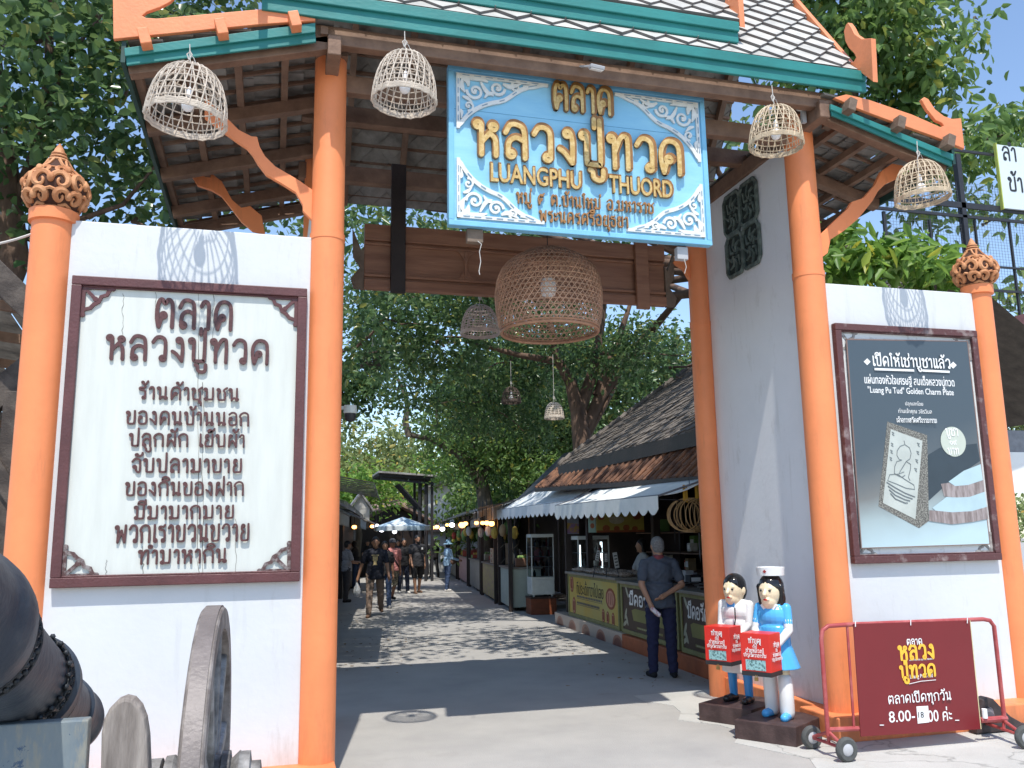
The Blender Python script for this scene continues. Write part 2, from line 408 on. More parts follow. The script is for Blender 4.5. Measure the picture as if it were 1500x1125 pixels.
LEAF2 = leaf_mat('mid_green_leaf', (0.060, 0.120, 0.028), (0.155, 0.265, 0.076), 0.38, 0.42)
LEAF3 = leaf_mat('bright_green_leaf', (0.08, 0.19, 0.03), (0.20, 0.34, 0.07), 0.45, 0.42)
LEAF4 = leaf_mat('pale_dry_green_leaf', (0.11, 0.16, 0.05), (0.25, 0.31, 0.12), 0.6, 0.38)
SKIN = mat('tan_skin', (0.36, 0.19, 0.115), 0.55, 0.08, 12)
SKIND = mat('brown_skin', (0.26, 0.128, 0.075), 0.55, 0.08, 12)
HAIRK = mat('black_hair', (0.012, 0.010, 0.010), 0.5, 0.3, 40, bump=0.3, bscale=120)
HAIRG = mat('grey_hair', (0.17, 0.165, 0.16), 0.7, 0.4, 60, bump=0.5, bscale=140)
def cloth(name, col, var=0.12): return mat(name, col, 0.85, var, 14, bump=0.35, bscale=16)
# ------------------------------------------------------------------ looped Thai stroke lettering
def _ring(x, y, r=.085): return ('o', x, y, r)
TH = {
 'ก': (.78, [[(.14, 0), (.14, .52), (.04, .68), (.14, .90), (.37, 1), (.58, .90), (.64, .65), (.64, 0)]]),
 'ข': (.72, [_ring(.13, .86), [(.22, .88), (.25, .72), (.14, .52), (.14, .15), (.20, .03), (.50, .03), (.58, .15), (.58, 1)]]),
 'ค': (.80, [_ring(.36, .46), [(.29, .38), (.12, 0)], [(.12, 0), (.10, .60), (.20, .92), (.39, 1), (.58, .92), (.66, .70), (.66, 0)]]),
 'ง': (.58, [_ring(.30, .88), [(.39, .90), (.44, .60), (.42, 0)], [(.42, 0), (.22, .28), (.06, .40)]]),
 'จ': (.66, [[(.04, .76), (.20, .97), (.42, .95), (.52, .75), (.52, .10), (.42, .0), (.30, .12), (.27, .30)], _ring(.19, .38)]),
 'ช': (.74, [_ring(.13, .86), [(.22, .88), (.25, .72), (.14, .52), (.14, .15), (.20, .03), (.50, .03), (.58, .15), (.58, .60), (.48, .78), (.56, .92), (.70, 1.04)]]),
 'ด': (.78, [_ring(.31, .42), [(.25, .34), (.15, 0)], [(.15, 0), (.08, .30), (.08, .66), (.20, .93), (.38, 1), (.56, .93), (.64, .70), (.64, 0)]]),
 'ต': (.78, [_ring(.31, .42), [(.25, .34), (.15, 0)], [(.15, 0), (.08, .30), (.08, .70), (.16, .95), (.26, .98), (.36, .84), (.46, .98), (.58, .93), (.64, .70), (.64, 0)]]),
 'ท': (.76, [_ring(.12, .88), [(.21, .88), (.21, 0)], [(.21, .45), (.40, .92), (.54, .98), (.61, .84), (.61, 0)]]),
 'น': (.78, [_ring(.12, .88), [(.21, .88), (.21, .0)], [(.21, .02), (.38, .20), (.50, .16)], [(.56, 1), (.56, .14)], _ring(.58, .09)]),
 'บ': (.76, [_ring(.12, .88), [(.21, .88), (.21, .14), (.28, .03), (.53, .03), (.61, .14), (.61, 1)]]),
 'ป': (.76, [_ring(.12, .88), [(.21, .88), (.21, .14), (.28, .03), (.53, .03), (.61, .14), (.61, 1.40)]]),
 'ผ': (.76, [_ring(.23, .88), [(.14, .90), (.12, 0)], [(.12, 0), (.37, .50), (.62, 0)], [(.62, 0), (.62, 1)]]),
 'ฝ': (.76, [_ring(.23, .88), [(.14, .90), (.12, 0)], [(.12, 0), (.37, .50), (.62, 0)], [(.62, 0), (.62, 1.40)]]),
 'พ': (.84, [_ring(.12, .88), [(.21, .88), (.19, 0)], [(.19, 0), (.42, .70)], [(.42, .70), (.65, 0)], [(.65, 0), (.69, 1)]]),
 'ม': (.78, [_ring(.12, .88), [(.21, .88), (.21, .14)], _ring(.16, .08), [(.24, .05), (.52, .05), (.61, .14), (.61, 1)]]),
 'ย': (.76, [_ring(.24, .88), [(.15, .88), (.15, .68), (.30, .53), (.15, .42), (.13, .15), (.20, .03), (.50, .03), (.60, .14), (.60, 1)]]),
 'ร': (.60, [[(.46, 1), (.36, .90), (.12, .90), (.11, .74), (.38, .68), (.46, .50), (.45, .14)], _ring(.37, .09)]),
 'ล': (.74, [[(.06, .72), (.20, .97), (.42, .98), (.58, .80), (.60, 0)], [(.59, .50), (.36, .60), (.16, .46), (.12, .18)], _ring(.20, .09)]),
 'ส': (.78, [[(.06, .72), (.20, .97), (.42, .98), (.58, .80), (.60, 0)], [(.59, .50), (.36, .60), (.16, .46), (.12, .18)], _ring(.20, .09), [(.54, .88), (.72, 1.08)]]),
 'ว': (.66, [[(.06, .76), (.20, .97), (.40, .97), (.52, .78), (.52, .14)], _ring(.44, .09)]),
 'ห': (.76, [_ring(.12, .88), [(.21, .88), (.21, 0)], [(.21, .36), (.46, .68)], _ring(.54, .84), [(.46, .64), (.58, .50), (.61, .30), (.61, 0)]]),
 'อ': (.72, [_ring(.18, .52), [(.10, .46), (.09, .20), (.18, .03), (.46, .03), (.58, .16), (.58, .74), (.48, .95), (.26, .98), (.08, .84)]]),
 'ศ': (.82, [_ring(.36, .46), [(.29, .38), (.12, 0)], [(.12, 0), (.10, .60), (.20, .92), (.39, 1), (.58, .92), (.66, .70), (.66, 0)], [(.58, .90), (.76, 1.10)]]),
 'ธ': (.68, [[(.52, 1), (.38, .92), (.12, .92), (.11, .74), (.44, .70), (.54, .52), (.54, .14), (.46, .03), (.22, .03), (.12, .14), (.12, .42)]]),
 'ญ': (.98, [_ring(.36, .46), [(.29, .38), (.12, 0)], [(.12, 0), (.10, .60), (.20, .92), (.39, 1), (.56, .92), (.62, .70), (.62, .06), (.84, .06), (.84, 1)], [(.55, -.2), (.75, -.16), (.85, -.34)]]),
 'า': (.46, [[(.05, .80), (.15, .97), (.29, .93), (.33, .70), (.33, 0)]]),
 'ำ': (.46, [[(.05, .80), (.15, .97), (.29, .93), (.33, .70), (.33, 0)], _ring(-.10, 1.24, .10)]),
 'เ': (.36, [[(.13, 1), (.13, .14)], _ring(.21, .09)]),
 'แ': (.66, [[(.13, 1), (.13, .14)], _ring(.21, .09), [(.43, 1), (.43, .14)], _ring(.51, .09)]),
 'ใ': (.36, [[(.18, 0), (.18, 1.05), (.05, 1.22), (.12, 1.38), (.28, 1.30)]]),
 'ะ': (.46, [[(.06, .82), (.14, .64), (.28, .70), (.36, .86)], [(.06, .36), (.14, .18), (.28, .24), (.36, .40)]]),
 '๔': (.74, [_ring(.36, .46), [(.28, .38), (.16, .0)], [(.16, 0), (.08, .3), (.1, .7), (.3, .92), (.56, .8)], [(.34, .8), (.66, 1.05)]]),
 '.': (.26, [_ring(.12, .03, .03)]), ' ': (.50, []), '-': (.4, [[(.05, .45), (.35, .45)]]),
}
THM = {  # marks, drawn relative to the right end of the letter before
 'ิ': [[(-.60, 1.14), (-.54, 1.32), (-.36, 1.38), (-.18, 1.30), (-.14, 1.14), (-.60, 1.14)]],
 'ี': [[(-.60, 1.14), (-.54, 1.32), (-.36, 1.38), (-.18, 1.30), (-.14, 1.14), (-.60, 1.14)], [(-.14, 1.12), (-.14, 1.46)]],
 'ั': [_ring(-.44, 1.26, .07), [(-.42, 1.18), (-.24, 1.18), (-.12, 1.26), (-.08, 1.42)]],
 '็': [[(-.52, 1.16), (-.52, 1.32), (-.36, 1.36), (-.30, 1.22), (-.42, 1.18), (-.22, 1.26), (-.10, 1.46)]],
 '่': [[(-.16, 1.16), (-.16, 1.42)]],
 '้': [_ring(-.40, 1.34, .055), [(-.35, 1.30), (-.34, 1.18), (-.20, 1.20), (-.06, 1.44)]],
 'ุ': [_ring(-.24, -.17, .06), [(-.18, -.14), (-.15, -.24), (-.15, -.44)]],
 'ู': [[(-.54, -.14), (-.46, -.20), (-.44, -.36), (-.30, -.44), (-.17, -.38), (-.15, -.13)]],
}
def catmull(P, n=5):
    if len(P) < 3: return [tuple(p) for p in P]
    out = []
    Q = [P[0]] + list(P) + [P[-1]]
    for i in range(1, len(Q) - 2):
        a, b, c, d = Q[i - 1], Q[i], Q[i + 1], Q[i + 2]
        for k in range(n):
            t = k / n
            out.append(tuple(.5 * (2 * b[j] + (c[j] - a[j]) * t + (2 * a[j] - 5 * b[j] + 4 * c[j] - d[j]) * t * t + (3 * b[j] - a[j] - 3 * c[j] + d[j]) * t ** 3) for j in (0, 1)))
    out.append(tuple(P[-1])); return out
def thai_strokes(s):
    x = 0; out = []; prev_tall = False; vowel_above = False; ring_n = 14
    for ch in s:
        if ch in THM:
            dx = x - (.22 if (prev_tall and ch in 'ัิี็่้') else .0); dy = .0
            if ch in '่้' and vowel_above: dy = .34
            if ch in 'ัิี็': vowel_above = True
            st = THM[ch]
        elif ch in TH:
            w, st = TH[ch]; dx = x; dy = 0; x += w + (.07 if ch not in 'เแ' else .0); prev_tall = ch in 'ปฝ'; vowel_above = False
        else: return None
        for q in st:
            if q[0] == 'o':
                out.append([(dx + q[1] + q[3] * cos(2 * PI * k / ring_n), dy + q[2] + q[3] * sin(2 * PI * k / ring_n)) for k in range(ring_n + 1)])
            else: out.append([(dx + a, dy + b) for a, b in catmull(q)])
    return out
_N0 = MB.text
def thai_text(self, body, M, w=None, h=None, d=.004, bold=0.0, m=0, align='C', sx=1.0, bevel=0.0, weight=.14, round_=True):
    st = thai_strokes(body)
    if st is None or not any('\u0e00' <= c <= '\u0e7f' for c in body): return _N0(self, body, M, w, h, d, bold, m, align, sx, bevel)
    X = [p[0] for q in st for p in q]; Y = [p[1] for q in st for p in q]
    x0, x1, y0, y1 = min(X) - weight / 2, max(X) + weight / 2, min(Y) - weight / 2, max(Y) + weight / 2
    kx = w / (x1 - x0) if w else h / (y1 - y0)
    ky = h / (y1 - y0) if h else kx
    ox = (x0 + x1) / 2 if align == 'C' else x0; oy = (y0 + y1) / 2
    wd = weight * math.sqrt(kx * ky)
    for i, q in enumerate(st):
        P = [((a - ox) * kx, (b - oy) * ky) for a, b in q]
        Mi = M @ Matrix.Translation((0, 0, d + i * .00025))
        self.ribbon(P, wd, Mi, d, m)
        if round_:
            for e, c in enumerate((P[0], P[-1])):
                self.prism([(c[0] + wd * .5 * cos(2 * PI * k / 10), c[1] + wd * .5 * sin(2 * PI * k / 10)) for k in range(10)], M @ Matrix.Translation((0, 0, d + i * .00025 + .00009 * (e + 1))), d * .98, m)
    return self
MB.text = thai_text
# ------------------------------------------------------------------ ground
def FR(Y): return frame((0, Y, 0), (1, 0, 0), (0, 0, 1))          # faces the street in front of the gate
def pxp(pts, Y): return [(p.x, p.z) for p in (PY(x, y, Y) for x, y in pts)]
def dep(P): return (P - CP).dot(_fw)
def asphalt(name, c1, c2, cs=0.9):
    m = mat(name, c1, 0.88, 0.1, 1.3, col2=c2, mixlo=0.3, mixhi=0.75, bump=0.35, bscale=90)
    n = m.node_tree.nodes; l = m.node_tree.links; b = n['Principled BSDF']
    src = b.inputs['Base Color'].links[0].from_socket
    tc = n.new('ShaderNodeTexCoord')
    z = n.new('ShaderNodeTexNoise'); z.inputs['Scale'].default_value = 260; z.inputs['Detail'].default_value = 2
    l.new(tc.outputs['Object'], z.inputs[0])
    mr = n.new('ShaderNodeMapRange'); mr.inputs['From Min'].default_value = 0.3; mr.inputs['From Max'].default_value = 0.7
    mr.inputs['To Min'].default_value = 0.78; mr.inputs['To Max'].default_value = 1.2
    l.new(z.outputs[0], mr.inputs[0])
    v = n.new('ShaderNodeTexVoronoi'); v.feature = 'DISTANCE_TO_EDGE'; v.inputs['Scale'].default_value = cs
    nz = n.new('ShaderNodeTexNoise'); nz.inputs['Scale'].default_value = 2.2; nz.inputs['Detail'].default_value = 6
    l.new(tc.outputs['Object'], nz.inputs[0])
    va = n.new('ShaderNodeMix'); va.data_type = 'VECTOR'; va.inputs[0].default_value = 0.35
    l.new(tc.outputs['Object'], va.inputs[4]); l.new(nz.outputs['Color'], va.inputs[5]); l.new(va.outputs[1], v.inputs[0])
    r = n.new('ShaderNodeValToRGB'); r.color_ramp.elements[0].position = 0.0; r.color_ramp.elements[1].position = 0.006
    k_ = .6 if cs > 0 else 1; r.color_ramp.elements[0].color = (k_, k_, k_, 1); r.color_ramp.elements[1].color = (1, 1, 1, 1)
    l.new(v.outputs['Distance'], r.inputs[0])
    st = n.new('ShaderNodeTexNoise'); st.inputs['Scale'].default_value = 0.8; st.inputs['Detail'].default_value = 9; st.inputs['Roughness'].default_value = 0.7
    l.new(tc.outputs['Object'], st.inputs[0])
    sr = n.new('ShaderNodeValToRGB'); sr.color_ramp.elements[0].position = 0.60; sr.color_ramp.elements[1].position = 0.72
    sr.color_ramp.elements[0].color = (1, 1, 1, 1); sr.color_ramp.elements[1].color = (0.84, 0.83, 0.81, 1)
    l.new(st.outputs[0], sr.inputs[0])
    def mul(a, bb):
        mx = n.new('ShaderNodeMix'); mx.data_type = 'RGBA'; mx.blend_type = 'MULTIPLY'; mx.inputs[0].default_value = 1
        l.new(a, mx.inputs[6]); l.new(bb, mx.inputs[7]); return mx.outputs[2]
    o = mul(mul(mul(src, r.outputs[0]), mr.outputs[0]), sr.outputs[0])
    l.new(o, b.inputs['Base Color'])
    return m
ASPH = asphalt('worn_street_surface', (0.33, 0.318, 0.30), (0.43, 0.412, 0.38), 0.0)
CONC = asphalt('cracked_concrete', (0.42, 0.415, 0.385), (0.55, 0.54, 0.505), 0.8)
g = MB().box(-60, 120, -25, 240, -0.3, 0.0).build('ground', ASPH); tag(g, kind='structure')
ap = MB(); pts = []
for i in range(26):
    y = lerp(1.0, 8.75, i / 25); pts.append((3.75 + 0.10 * sin(i * 1.7) + 0.07 * sin(i * 4.1) - 0.02 * (y - 6), y))
poly = pts + [(4.45, 8.8), (16, 8.8), (16, 1.0)]
ap.prism(poly, Matrix.Translation((0, 0, 0.004)), 0.02)
tag(ap.build('concrete_pavement', CONC), kind='structure')
mh = MB().lathe([(0.0, 0.006), (0.29, 0.006), (0.30, 0.002)], 28, PZ(600, 1049))
# ------------------------------------------------------------------ the gateway
GX0, GX1, GYF, GYR = 0.335, 4.59, 6.55, 8.45
EAVE_Y = 6.10
gate = empty('market_gateway', (2.45, 6.55, 0), 'tall Thai gateway with round orange columns and steep pale shingled roof', 'gateway')
def pillar(x, y, r, zt, seam):
    b = MB().lathe([(r, 0), (r, seam), (r + .004, seam + .0005), (r + .004, seam + .05), (r - .004, seam + .0505), (r - .006, zt)], 40, (x, y, 0))
    return b.build('pillar', ORANGE, gate)
pillar(GX0, GYF, 0.130, 5.62, 3.92); pillar(GX1, GYF, 0.138, 5.62, 3.9)
pillar(GX1 - .09, GYR, 0.115, 5.5, 3.9); pillar(GX0 - 0.03, GYR, 0.115, 5.5, 3.9)
for x in (GX0, GX1):
    MB().box(x - .125, x + .125, GYF - .125, GYF + .125, 5.42, 5.60).build('pillar_cap', WOODB, gate, 0.01)
# side walls with the pierced block window
sw = MB().box(4.575, 4.72, 6.60, 8.48, 0, 5.36)
sw.build('side_wall', GREYW, gate)
MB().box(0.235, 0.335, 6.62, 8.48, 0, 4.6).build('side_wall', GREYW, gate)
MB().box(4.49, 4.575, 6.60, 8.40, 0, 0.20).build('side_plinth', ORANGE, gate, 0.012)
# green ceramic vent blocks: four quatrefoil-ish blocks
GRN = mat('dull_green_ceramic', (0.06, 0.085, 0.075), 0.6, 0.3, 12, col2=(0.16, 0.20, 0.175), bump=0.3, bscale=40)
vb = MB(); SFR = frame((4.574, 0, 0), (0, -1, 0), (0, 0, 1))
cy, cz = -7.57, 4.73
for ix in (-1, 1):
    for iz in (-1, 1):
        c0, c1 = cy + ix * .165, cz + iz * .225
        sq = [(c0 + a * .158, c1 + b * .215) for a, b in ((-1, -.72), (-.72, -1), (.72, -1), (1, -.72), (1, .72), (.72, 1), (-.72, 1), (-1, .72))]
        vb.prism(sq, SFR @ Matrix.Translation((0, 0, 0.006)), 0.004, 1)
        vb.ribbon(sq + [sq[0]], 0.035, SFR @ Matrix.Translation((0, 0, 0.03)), 0.024)
        for k in range(8):
            a = k * PI / 4
            vb.ribbon([(c0 + cos(a) * .03, c1 + sin(a) * .04), (c0 + cos(a + .5) * .08, c1 + sin(a + .5) * .11), (c0 + cos(a) * .14, c1 + sin(a) * .19)], [.02, .03, .014], SFR @ Matrix.Translation((0, 0, 0.022)), 0.018)
vb.build('pierced_vent_block', [GRN, mat('dark_green_recess', (.02, .03, .027), .8)], gate)
# beams under the roof
b = MB()
b.beam((-0.15, 6.22, 5.44), (5.0, 6.22, 5.44), .09, .15)
b.build('eave_beam', WOODB, gate, .008)
b = MB()
for x in (GX0, GX1): b.beam((x, 6.12, 5.33), (x, 9.1, 5.33), .10, .16)
b.beam((GX0 - .2, GYR, 5.30), (GX1 + .2, GYR, 5.30), .10, .17)
b.beam((GX0 - .2, 7.5, 5.46), (GX1 + .2, 7.5, 5.46), .10, .16)
b.beam((GX0, GYF + .02, 5.25), (GX1, GYF + .02, 5.25), .09, .15)
each(b, 'tie_beam', WOODB, gate, .008)
b = MB()
RIDGE_Y, PIT = 7.52, rad(54.3)
EZ = 5.70
RZ = EZ + (RIDGE_Y - EAVE_Y) * math.tan(PIT)
for i in range(9):
    x = lerp(0.05, 4.85, i / 8)
    b.beam((x, 6.2, EZ - .02), (x, RIDGE_Y, RZ - .15), .06, .09); b.beam((x, 9.25, EZ - .40), (x, RIDGE_Y, RZ - .15), .06, .09)
each(b, 'rafter', WOODB, gate)
b = MB()
for i in range(16):
    t = i / 15; b.beam((-.2, lerp(9.2, RIDGE_Y, t), lerp(EZ - .30, RZ - .08, t)), (5.0, lerp(9.2, RIDGE_Y, t), lerp(EZ - .30, RZ - .08, t)), .035, .03)
each(b, 'batten', WOODB, gate)
def clip(poly, ax, lim, sgn):
    out = []
    for i in range(len(poly)):
        a, c = poly[i], poly[(i + 1) % len(poly)]
        ia = sgn * (a[ax] - lim) >= 0; ic = sgn * (c[ax] - lim) >= 0
        if ia: out.append(a)
        if ia != ic:
            t = (lim - a[ax]) / (c[ax] - a[ax]); out.append(tuple(lerp(a[k], c[k], t) for k in range(3)))
    return out
def shingles(mb, M, Wd, Ht, w, h, th, m_top=0, m_edge=1, jit=0.004):
    nr = int(Ht / (h / 2)) + 2; nc = int(Wd / w) + 2
    for j in range(nr):
        for i in range(-1, nc):
            cx = i * w + (w / 2 if j % 2 else 0); cyy = j * h / 2
            e = random.uniform(-jit, jit)
            P = [(cx, cyy - h / 2, th + e), (cx + w / 2, cyy, th * .55 + e), (cx, cyy + h / 2, th * .1), (cx - w / 2, cyy, th * .55 + e)]
            for ax, lim, sg in ((0, 0, 1), (0, Wd, -1), (1, 0, 1), (1, Ht, -1)):
                if P: P = clip(P, ax, lim, sg)
            if len(P) < 3: continue
            n = len(P)
            vs = [M @ Vector(p) for p in P] + [M @ Vector((p[0], p[1], p[2] - th * .85)) for p in P]
            mb.add(vs, [tuple(range(n))], m_top)
            mb.add(vs, [(a, a + n, (a + 1) % n + n, (a + 1) % n) for a in range(n)], m_edge)
    mb.add([M @ Vector(p) for p in ((0, 0, -.01), (Wd, 0, -.01), (Wd, Ht, -.01), (0, Ht, -.01))], [(0, 1, 2, 3)], m_edge)
SL = math.hypot(RIDGE_Y - EAVE_Y, RZ - EZ)
up = Vector((0, cos(PIT), sin(PIT)))
mb = MB(); shingles(mb, frame((-.20, EAVE_Y - .02, EZ), (1, 0, 0), up), 5.12, SL, .30, .33, .05)
bk = frame((5.0, 9.25, EZ - .38), (-1, 0, 0), Vector((0, RIDGE_Y - 9.25, RZ - EZ + .38)))
L2 = math.hypot(RIDGE_Y - 9.25, RZ - EZ + .38)
shingles(mb, bk, 5.2, L2, .30, .33, .035, 1, 2)
mb.build('main_roof', [TILEW, TILEG, UNDER], gate)
# main eave fascia, two stepped teal boards
f = MB(); f.box(-.20, 4.99, 6.055, 6.085, 5.50, 5.635); f.box(-.20, 4.98, 6.03, 6.055, 5.60, 5.69)
f.build('eave_fascia', TEAL, gate, .006)
# upper roof tier
UX0, UX1, UY, UZ = -.2, 3.80, 6.14, 6.06
mb = MB(); shingles(mb, frame((UX0, UY, UZ), (1, 0, 0), up), UX1 - UX0, SL, .30, .33, .05)
mb.build('upper_roof', [TILEW, TILEG], gate)
f = MB(); f.box(UX0, UX1 - .01, UY + .0, UY + .03, 5.86, 5.975); f.box(UX0, UX1 - .01, UY - .025, UY, 5.955, 6.045)
f.build('upper_fascia', TEAL, gate, .006)
# bargeboards (rake boards)
def yz(pts, X): return [(-p.y, p.z) for p in (PX(x, y, X) for x, y in pts)]
BX = 4.93
hook = yz([(1245, 91), (1250, 91), (1254, 84), (1251, 78), (1243, 70), (1238, 60), (1236, 46), (1239, 36), (1242, 33), (1247, 40), (1252, 50), (1262, 57), (1276, 56), (1279, 120), (1262, 107), (1243, 100), (1208, 73), (1186, 46), (1162, 14), (1148, 0)], BX)
top0 = hook[0]; d = Vector((-(RIDGE_Y - EAVE_Y), RZ - EZ)).normalized()
kk = (RIDGE_Y + top0[0]) / -d.x
tp_ = yz([(1166, 0)], BX)[0]; sl_ = (tp_[1] - top0[1]) / (tp_[0] - top0[0])
hook += [(-RIDGE_Y, hook[-1][1] + (hook[-1][0] + RIDGE_Y) * 1.39), (-RIDGE_Y, top0[1] + (-RIDGE_Y - top0[0]) * sl_)]
SIDE = lambda X: frame((X, 0, 0), (0, -1, 0), (0, 0, 1))    # faces -X
MB().prism(hook, SIDE(BX), 0.05).build('bargeboard', ORANGE2, gate, .004)
MB().prism(hook, SIDE(-.24), 0.05).build('bargeboard', ORANGE2, gate, .004)
q = MB().prism([(-UY + .02, UZ - .06), (-UY + .02, UZ + .30), (-UY - .14, UZ + .30), (-UY - .16, UZ + .42), (-UY - 1.0, UZ + 1.62), (-UY - 1.0, UZ + 1.38), (-UY - .12, UZ + .08)], SIDE(UX1), .05)
q.build('bargeboard', ORANGE2, gate, .004)
# lean-to roofs at both sides
def leanto(xe, ze, xt, zt, sgn):
    Y0, Y1 = 6.12, 9.75
    t = Vector((xt - xe, 0, zt - ze)); L = t.length; t.normalize()
    def at(s, y, dz=0.0): return Vector((xe, y, ze + dz)) + t * (s * L)
    mb = MB()
    nr = 7
    for j in range(nr):                     # overlapping tile courses, seen from below
        for i in range(15):
            y0 = Y0 + (Y1 - Y0) * i / 15; y1 = Y0 + (Y1 - Y0) * (i + 1) / 15 - .006
            e = random.uniform(-.012, .012)
            a = at(j / nr, y0, .10 + e); b_ = at(j / nr, y1, .10 + e); c = at((j + 1.15) / nr, y1, .065 + e); d_ = at((j + 1.15) / nr, y0, .065 + e)
            mb.add([a, b_, c, d_] + [p + Vector((0, 0, .018)) for p in (a, b_, c, d_)], [(0, 3, 2, 1), (4, 5, 6, 7), (0, 1, 5, 4), (2, 3, 7, 6), (0, 4, 7, 3), (1, 2, 6, 5)])
    mb.build('side_roof', [UNDER], gate)
    mb = MB()
    for y in (6.22, 7.15, 8.1, 9.05, 9.65): mb.beam(at(.0, y, -.08), at(1, y, -.08), .09, .11)
    each(mb, 'side_rafter', WOODB, gate, .006)
    mb = MB()
    for s in (.02, .27, .52, .77, .97): mb.beam(at(s, Y0 + .02, .005), at(s, Y1, .005), .055, .065)
    each(mb, 'side_purlin', WOODB, gate)
    mb = MB()
    for k in range(15): y = lerp(Y0 + .1, Y1, k / 14); mb.beam(at(0, y, .05), at(1, y, .05), .03, .028)
    each(mb, 'side_batten', WOODB, gate)
    MB().beam(at(-.015, Y0 - .02, -.0), at(-.015, Y1, -.0), .03, .16).build('side_fascia', DGREEN, gate)
leanto(-1.10, 5.06, 0.30, 5.46, 1)
leanto(5.88, 5.02, 4.62, 5.40, -1)
F608 = FR(6.075)
lb = pxp([(166, 57), (385, 35), (462, 30), (462, 27), (385, 13), (230, 27), (214, 26), (208, 23), (215, 17), (235, 10), (250, 2), (258, -6), (250, -16), (225, -26), (190, -30), (165, -22)], 6.075)
MB().prism(lb, F608, .035).build('bargeboard', ORANGE2, gate, .004)
rb = pxp([(1222, 143), (1240, 138), (1273, 146), (1337, 168), (1378, 186), (1383, 184), (1380, 180), (1371, 176), (1358, 160), (1350, 146), (1354, 142), (1360, 145), (1370, 160), (1383, 170), (1395, 174), (1408, 173), (1413, 218), (1367, 199), (1313, 180), (1257, 159)], 6.075)
MB().prism(rb, F608, .035).build('bargeboard', ORANGE2, gate, .004)
lt = pxp([(182, 70), (462, 33), (462, 47), (183, 82)], 6.09); lt2 = pxp([(183, 80), (462, 45), (463, 60), (185, 94)], 6.10)
MB().prism(lt, FR(6.09), .025).prism(lt2, FR(6.112), .02).build('verge_board', TEAL, gate, .004)
lt = pxp([(1217, 152), (1397, 226), (1397, 235), (1217, 160)], 6.09); lt2 = pxp([(1218, 158), (1397, 233), (1396, 243), (1240, 176), (1220, 168)], 6.10)
MB().prism(lt, FR(6.09), .025).prism(lt2, FR(6.112), .02).build('verge_board', TEAL, gate, .004)
for (x, y), s, mt in (((211, 51), .05, ORANGE2), ((324, 37), .05, ORANGE2), ((432, 26), .05, ORANGE2), ((1395, 205), .04, WOODG), ((1322, 178), .04, WOODG), ((1250, 152), .045, WOODG)):
    P = PY(x, y, 5.99); k = -.3 if x < 700 else .3
    MB().beam(P, P + Vector((0, .4, .0)), .075, .12, up=(k, 0, 1)).build('purlin_end', mt, gate, .006)
# carved wavy brackets
def bracket(pts, Y):
    MB().prism(pxp(pts, Y), FR(Y - .02), .045).build('bracket', ORANGE, gate, .004)
z1 = lambda L: [(x / 3, y / 3) for x, y in L]
bracket(z1([(900, 425), (985, 510), (1050, 575), (1105, 603), (1130, 605), (1142, 650), (1165, 690), (1210, 735), (1270, 770), (1320, 800), (1375, 840), (1375, 975), (1330, 930), (1330, 905), (1300, 850), (1240, 812), (1170, 772), (1130, 720), (1110, 685), (1085, 655), (1040, 625), (985, 585), (900, 520)]), 6.55)
bracket(z1([(830, 755), (905, 745), (975, 800), (1020, 880), (1060, 915), (1100, 908), (1150, 950), (1165, 1030), (1110, 1018), (1060, 975), (1020, 922), (975, 865), (930, 838), (870, 818)]), 8.45)
z3 = lambda L: [(1000 + x / 3, y / 3) for x, y in L]
bracket(z3([(560, 1060), (600, 1035), (660, 975), (720, 920), (738, 890), (790, 872), (840, 815), (868, 755), (915, 722), (980, 735), (950, 782), (885, 812), (852, 845), (830, 885), (790, 935), (762, 968), (700, 1020), (645, 1055), (632, 1115), (560, 1170)]), 6.55)
bracket([(1027, 395), (1012, 380), (995, 372), (985, 385), (1000, 395), (1012, 415), (1027, 430)], 8.45)
# carved lintel over the far side of the passage
lin = MB(); LY = 8.50
def lbox(x0, y0, x1, y1, yy, d):      # by photo pixels on the plane of the lintel
    a = PY(x0, y0, LY); c = PY(x1, y1, LY); lin.box(a.x, c.x, LY - yy, LY - yy + d, min(a.z, c.z), max(a.z, c.z))
XL, XR, ZB, ZT = 0.80, 4.10, 4.12, 4.80
lin.box(XL, XR, LY - .02, LY + .02, ZB, ZT)
lin.box(XL, XR, LY - .06, LY - .02, ZB, ZB + .10); lin.box(XL, XR, LY - .05, LY - .02, ZB + .13, ZB + .16)
lin.box(XL, XR, LY - .06, LY - .02, ZT - .17, ZT); lin.box(XL, XR, LY - .045, LY - .02, ZT - .215, ZT - .19)
lin.build('carved_lintel', WOODP, gate, .006)
b = MB()
for k in range(5):
    x = lerp(1.15, 3.8, k / 4) if k else 1.15
    b.box(x + .02, x + .05, LY - .05, LY - .022, ZB + .16, ZT - .215)
    for sx in (-1, 1):
        for zt, sg in ((ZB + .16, 1), (ZT - .215, -1)):
            b.prism([(x + .035 + sx * .015, zt), (x + .035 + sx * .10, zt), (x + .035 + sx * .06, zt + sg * .03), (x + .035 + sx * .015, zt + sg * .11)], FR(LY - .045), .02)
b.build('lintel_moulding', WOODP, gate, .003)
b = MB(); b.box(1.06, 1.21, LY - .11, LY - .062, 4.08, 5.45); b.build('hanging_post', DWOOD, gate, .006)
b = MB(); b.box(3.73, 3.88, LY - .11, LY - .062, 4.06, 4.95); b.build('hanging_post', WOODP, gate, .006)
for xs, sg in ((XL, -1), (XR, 1)):
    b = MB().prism([(xs, ZB - .01), (xs + sg * .10, ZB), (xs + sg * .13, ZB + .10), (xs + sg * .04, ZB + .22), (xs + sg * .11, ZB + .33), (xs + sg * .12, ZB + .62), (xs + sg * .03, ZB + .40), (xs, ZB + .45)], FR(LY - .05), .05)
    b.build('carved_leaf', WOODG, gate, .004)
